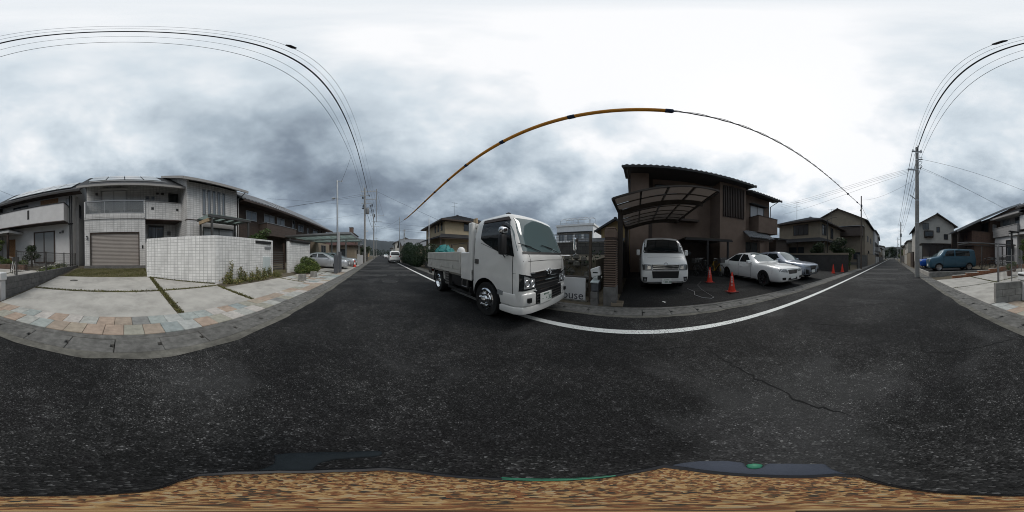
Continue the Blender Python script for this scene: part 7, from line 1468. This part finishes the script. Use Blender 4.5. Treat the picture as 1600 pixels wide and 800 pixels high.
for k, (a, z, l) in enumerate((((-11, -8.0, 6.3), 8.75, 'upper service wire from the concrete pole to the white house roof'), ((-11.2, -12.4, 6.0), 8.0, 'lower service wire from the concrete pole to the grey house'), ((-11.2, -12.0, 5.9), 7.85, 'faint middle service wire to the grey house'))): wire(l, [(-1.75, -10.62, z), a], .010 if k < 2 else .005, .25)
for k in range(4): wire('%s wire crossing the street to the brown house eaves' % ('first', 'second', 'third', 'fourth and lowest')[k], [(-1.1, -10.7, 7.8 - .12 * k), (9.9, -12.0 - .15 * k, 6.45 - .12 * k - (.5 if k == 3 else 0))], .007, .55)
wire('slack wire crossing the street from the concrete pole to the slim brown pole', [(-1.5, -10.75, 6.9), (3.52, -18.1, 8.1)], .007, .5)
for k in range(4): wire('%s high wire from the transformer pole to the second pole' % ('first', 'second', 'third', 'fourth')[k], [((-3.0, -1.6, -1.1, -.6)[k], 25.5, 11.9), ((-2.8, -.9, -.4, .9)[k], 46, 12.7)], .012, .4)
wire('bundled cable from the transformer pole to the second pole', [(-1.6, 25.5, 9.3), (-1.3, 46, 9.6)], .04, .5); wire('second bundled cable low between the northern poles', [(-2.0, 25.5, 7.6), (-1.7, 46, 7.8)], .03, .5)
for k in range(3): wire('%s wire running on to the small distant north pole' % ('upper', 'middle', 'lower')[k], [(-1.9 + .8 * (k - 1), 46, 12.2 - 1.5 * k), (-2.1 + .5 * (k - 1), 78, 9.2 - .7 * k)], .016, .5)
for k, (z, b, l) in enumerate(((11.3, (-10.5, 15, 6.6), 'upper service wire to the long brown house'), (10.9, (-10.5, 14, 6.4), 'second service wire to the long brown house'), (7.9, (-9.2, 17, 5.4), 'low service wire to the long brown house'), (9.2, (-10, 12, 6.9), 'faint service wire to the long brown house ridge'))): wire(l, [(-2.55, 25.4, z), b], .012 if k < 2 else .008, .3)
for k, (a, b, l) in enumerate((((-.6, 25.5, 11.7), (7.2, 19, 5.6), 'long wire crossing from the transformer pole to the cream house'), ((-1.5, 46, 10.7), (8, 24, 5.6), 'wire from the second pole to the cream house rear'), ((-.4, 46, 9.3), (12, 36, 6.8), 'pale wire pair upper strand to the grey-roofed house'), ((-.4, 46, 8.9), (12, 36, 6.2), 'pale wire pair lower strand to the grey-roofed house'), ((-.4, 46, 8.4), (3.55, 30.2, 8.0), 'short wire from the second pole to the slim grey pole'))): wire(l, [a, b], .014, .25)
# orange-sheathed cable above the east edge line
def cz(y): t = (y + 18.1) / 48.3; return 7.35 * (1 - t) + 7.3 * t - 1.72 * 4 * t * (1 - t) + .0
oc = T('sheathed_cable', 'low cable wrapped in orange protective sleeves with dark bands', 'cable', (3.52, 0, cz(0)), 0, WIRES)
MB().tube([(3.52, -18.1 + 48.3 * k / 60, cz(-18.1 + 48.3 * k / 60)) for k in range(61)], .018, 6).build('core_cable', 'wire', oc)
for q in (0, 1): MB().tube([(3.52 + .03 * math.cos(k * .9 + q * PI), -18.1 + 17.4 * k / 90, cz(-18.1 + 17.4 * k / 90) + .03 * math.sin(k * .9 + q * PI) + .02) for k in range(91)], .010, 5).build('twisted_strand', 'wire', oc)
bands = [-.67, 1.53, 3.84, 6.09, 8.0, 10.2, 12.55, 15.0, 17.5, 20.3, 23.6]
for a, b in zip(bands[:-1], bands[1:]):
    MB().tube([(3.52, a + (b - a) * k / 8, cz(a + (b - a) * k / 8)) for k in range(9)], .062, 10).build('sleeve', 'orange_cover', oc, smooth=True, sharp=60)
for y in bands: MB().tube([(3.52, y - .11, cz(y - .11)), (3.52, y - .08, cz(y - .08)), (3.52, y + .08, cz(y + .08)), (3.52, y + .11, cz(y + .11))], [.045, .072, .072, .045], 10).build('sleeve_band', 'navy_band', oc, smooth=True, sharp=50)
for y in (-12.5, -16.0): MB().tube([(3.52, y - .14, cz(y - .14)), (3.52, y, cz(y)), (3.52, y + .14, cz(y + .14))], [.03, .09, .03], 8).build('splice', 'navy_band', oc, smooth=True)
wire('cable running on from the slim brown pole to the far slim pole', [(3.52, -18.1, 7.35), (3.9, -43.5, 7.2)], .018, .4)
# ------------------------------------------------------------------ hills and far ground
def ridge(name, pts, depth, m, seed, label=None):
    rnd = random.Random(seed); mb = MB(); n = 140; rows = 6; P = []
    for i in range(n + 1):
        t = i / n * (len(pts) - 1); k = min(int(t), len(pts) - 2); f = t - k; a, b = pts[k], pts[k + 1]; f2 = f * f * (3 - 2 * f)
        x, y, z = (a[q] + (b[q] - a[q]) * (f2 if q == 2 else f) for q in range(3)); d = Vector((x, y, 0)).normalized()
        for j in range(rows + 1):
            s = j / rows; zz = z * math.sin(s * PI / 2) + (rnd.uniform(-.03, .03) * z if j else 0); q = Vector((x, y, 0)) + d * depth * (s - .5); P.append((q.x, q.y, zz - .2))
        q = Vector((x, y, 0)) + d * depth; P.append((q.x, q.y, -1))
    w = rows + 2; mb.add(P, [(i*w + j, (i+1)*w + j, (i+1)*w + j + 1, i*w + j + 1) for i in range(n) for j in range(w - 1)]); return struct(mb.build(name, m, None, smooth=True, sharp=180))
ridge('hills', [(-560, 480, 8), (-420, 620, 26), (-260, 760, 60), (-110, 790, 92), (-30, 800, 84), (40, 800, 77), (140, 790, 78), (320, 740, 64), (520, 600, 30), (640, 420, 8)], 320, 'hill_ground', 3)
ridge('hills_south', [(90, -330, 4), (40, -345, 22), (0, -350, 29), (-40, -350, 27), (-110, -335, 15), (-170, -310, 4)], 140, 'hill_ground', 5)
rnd = random.Random(77); mb = MB()
for k in range(260):
    x = rnd.uniform(-70, 80); y = rnd.uniform(115, 260); hgt = rnd.uniform(3, 6.5); leaves(mb, (x, y, hgt * .55), (hgt * .5, hgt * .5, hgt * .55), 46, .75, rnd, .4)
me = bpy.data.meshes.new('far_wood'); me.from_pydata(mb.v, [], mb.f); o = obj('far_wood', me, 'leaf_hill'); struct(o, 'stuff'); tag(o, 'dark band of woodland below the northern hills', 'woodland')
mb = MB()
for k in range(160):
    x = rnd.uniform(-60, 60); y = rnd.uniform(-210, -115); hgt = rnd.uniform(4, 8); leaves(mb, (x, y, hgt * .55), (hgt * .5, hgt * .5, hgt * .55), 46, .75, rnd, .4)
me = bpy.data.meshes.new('far_wood'); me.from_pydata(mb.v, [], mb.f); o = obj('far_wood', me, 'leaf_hill'); struct(o, 'stuff'); tag(o, 'dark band of woodland at the far south end', 'woodland')
for i, (x0, y0, w, d, z, m) in enumerate(((5, 72, 7, 8, 4.2, 'stucco_pale'), (-13, 84, 7, 8, 4.6, 'stucco_tan'), (6, 88, 8, 9, 4.0, 'stucco_tan'), (-12, -62, 8, 10, 5.2, 'stucco_tan'), (-13, -80, 8, 12, 5.4, 'stucco_pale'))):
    house('far_house', ('distant pale house on the east side to the north', 'distant tan house on the west side to the north', 'farthest tan house before the northern wood', 'distant tan house on the west side to the south', 'farthest pale house on the west side to the south')[i], x0, x0 + w, y0, y0 + d, 0, z, m, 'roof_grey', 'hip', 1.5, .5, wins=(('S' if y0 > 0 else 'N', x0 + w / 2, z - 1.9, 1.4, 1.2, 1),))
# ------------------------------------------------------------------ camera stand on the road
cs = T('camera_stand', 'pebble-patterned brown stand pad with dark rim and grey handle under the viewpoint', 'stand', (0, 0, 0))
def pol(u, v, z):      # direction in degrees of the photograph's circle, radius from the drop angle below the lens
    a = R((u - 594.5) * .225); r = (1.3 - z) / math.tan(R((v - 400) * .225)); return Vector((math.sin(a) * r, math.cos(a) * r, z))
LIFT = 2.5
out_ = [(0, 771), (80, 771), (160, 769), (220, 764), (265, 751), (300, 742), (360, 739), (430, 738), (520, 737), (600, 734), (650, 738), (700, 744), (760, 748), (830, 750), (900, 749), (960, 744), (1000, 737), (1045, 727), (1080, 731), (1130, 737), (1200, 741), (1260, 742), (1310, 739), (1345, 741), (1380, 752), (1420, 760), (1480, 767), (1540, 770)]
zt = .55; ring = [pol(u, v + LIFT, zt) for u, v in out_]
def loop(s, z): return [Vector((p.x * s, p.y * s, z)) for p in ring]
mb = MB(); n = len(ring); L_ = [loop(.25, zt + .012), loop(.7, zt + .012), loop(.93, zt + .010), loop(.985, zt + .002), loop(1.0, zt - .012)]
mb.add([p for l in L_ for p in l], [(i*n + k, i*n + (k+1) % n, (i+1)*n + (k+1) % n, (i+1)*n + k) for i in range(4) for k in range(n)] + [tuple(range(n))]); mb.build('pad', 'pebble_cover', cs, smooth=True)
mb = MB(); L_ = [loop(.985, zt - .001), loop(1.05, zt + .004), loop(1.10, zt - .01), loop(.9, zt - .05)]; mb.add([p for l in L_ for p in l], [(i*n + k, i*n + (k+1) % n, (i+1)*n + (k+1) % n, (i+1)*n + k) for i in range(3) for k in range(n)] + [tuple(3*n + k for k in range(n))]); mb.build('rim', 'stand_black', cs, smooth=True, sharp=40)
def flat(name, pts, z, th, m, bev=.004):
    p = [pol(u, v, z) for u, v in pts]; return MB().prism([q - Vector((0, 0, th)) for q in p], (0, 0, th)).build(name, m, cs, bevel=bev, smooth=True, sharp=50)
flat('handle', [(424, 712), (450, 709), (500, 708), (560, 707), (592, 706), (599, 709), (592, 714), (560, 716), (520, 719), (498, 724), (490, 730), (484, 736), (560, 738), (430, 744), (400, 741), (396, 736), (412, 731), (423, 726), (425, 719)], zt - .004, .022, 'stand_grey')
flat('clip_plate', [(1045, 728), (1075, 722), (1100, 719), (1140, 718), (1168, 721), (1172, 727), (1196, 728), (1204, 722), (1240, 722), (1292, 722), (1302, 730), (1330, 739), (1260, 744), (1180, 744), (1110, 740)], zt - .004, .02, 'stand_blue_grey')
flat('green_knob', [(1172, 724), (1185, 722), (1198, 724), (1196, 729), (1184, 731), (1174, 729)], zt + .001, .012, 'stand_green', .003)
flat('green_edge', [(790, 747), (840, 749), (900, 748), (975, 741), (974, 744), (900, 751.5), (840, 752.5), (790, 751)], zt + .003, .01, 'stand_green', .002)
MB().tube([(0, 0, .03), (0, 0, .50)], .022, 12).build('column', 'stand_black', cs)
for k in range(3): a = 2*PI*k/3 + .4; MB().tube([(0, 0, .18), (math.cos(a)*.07, math.sin(a)*.07, .012)], .010, 8).build('leg', 'stand_black', cs)
hz = MB().box(-1150, 1150, -1150, 1150, -1.5, 110).build('haze', None); hz['kind'] = 'stuff'
hm_ = bpy.data.materials.new('haze'); hm_.use_nodes = True; hn = hm_.node_tree; hn.nodes.clear()
ho = hn.nodes.new('ShaderNodeOutputMaterial'); hv = hn.nodes.new('ShaderNodeVolumePrincipled'); hv.inputs['Color'].default_value = (.82, .90, 1.0, 1); hv.inputs['Density'].default_value = .00017
hn.links.new(hv.outputs[0], ho.inputs['Volume']); hz.data.materials.append(hm_); tag(hz, 'thin pale haze over the street and the hills', 'haze')
bpy.context.view_layer.update()
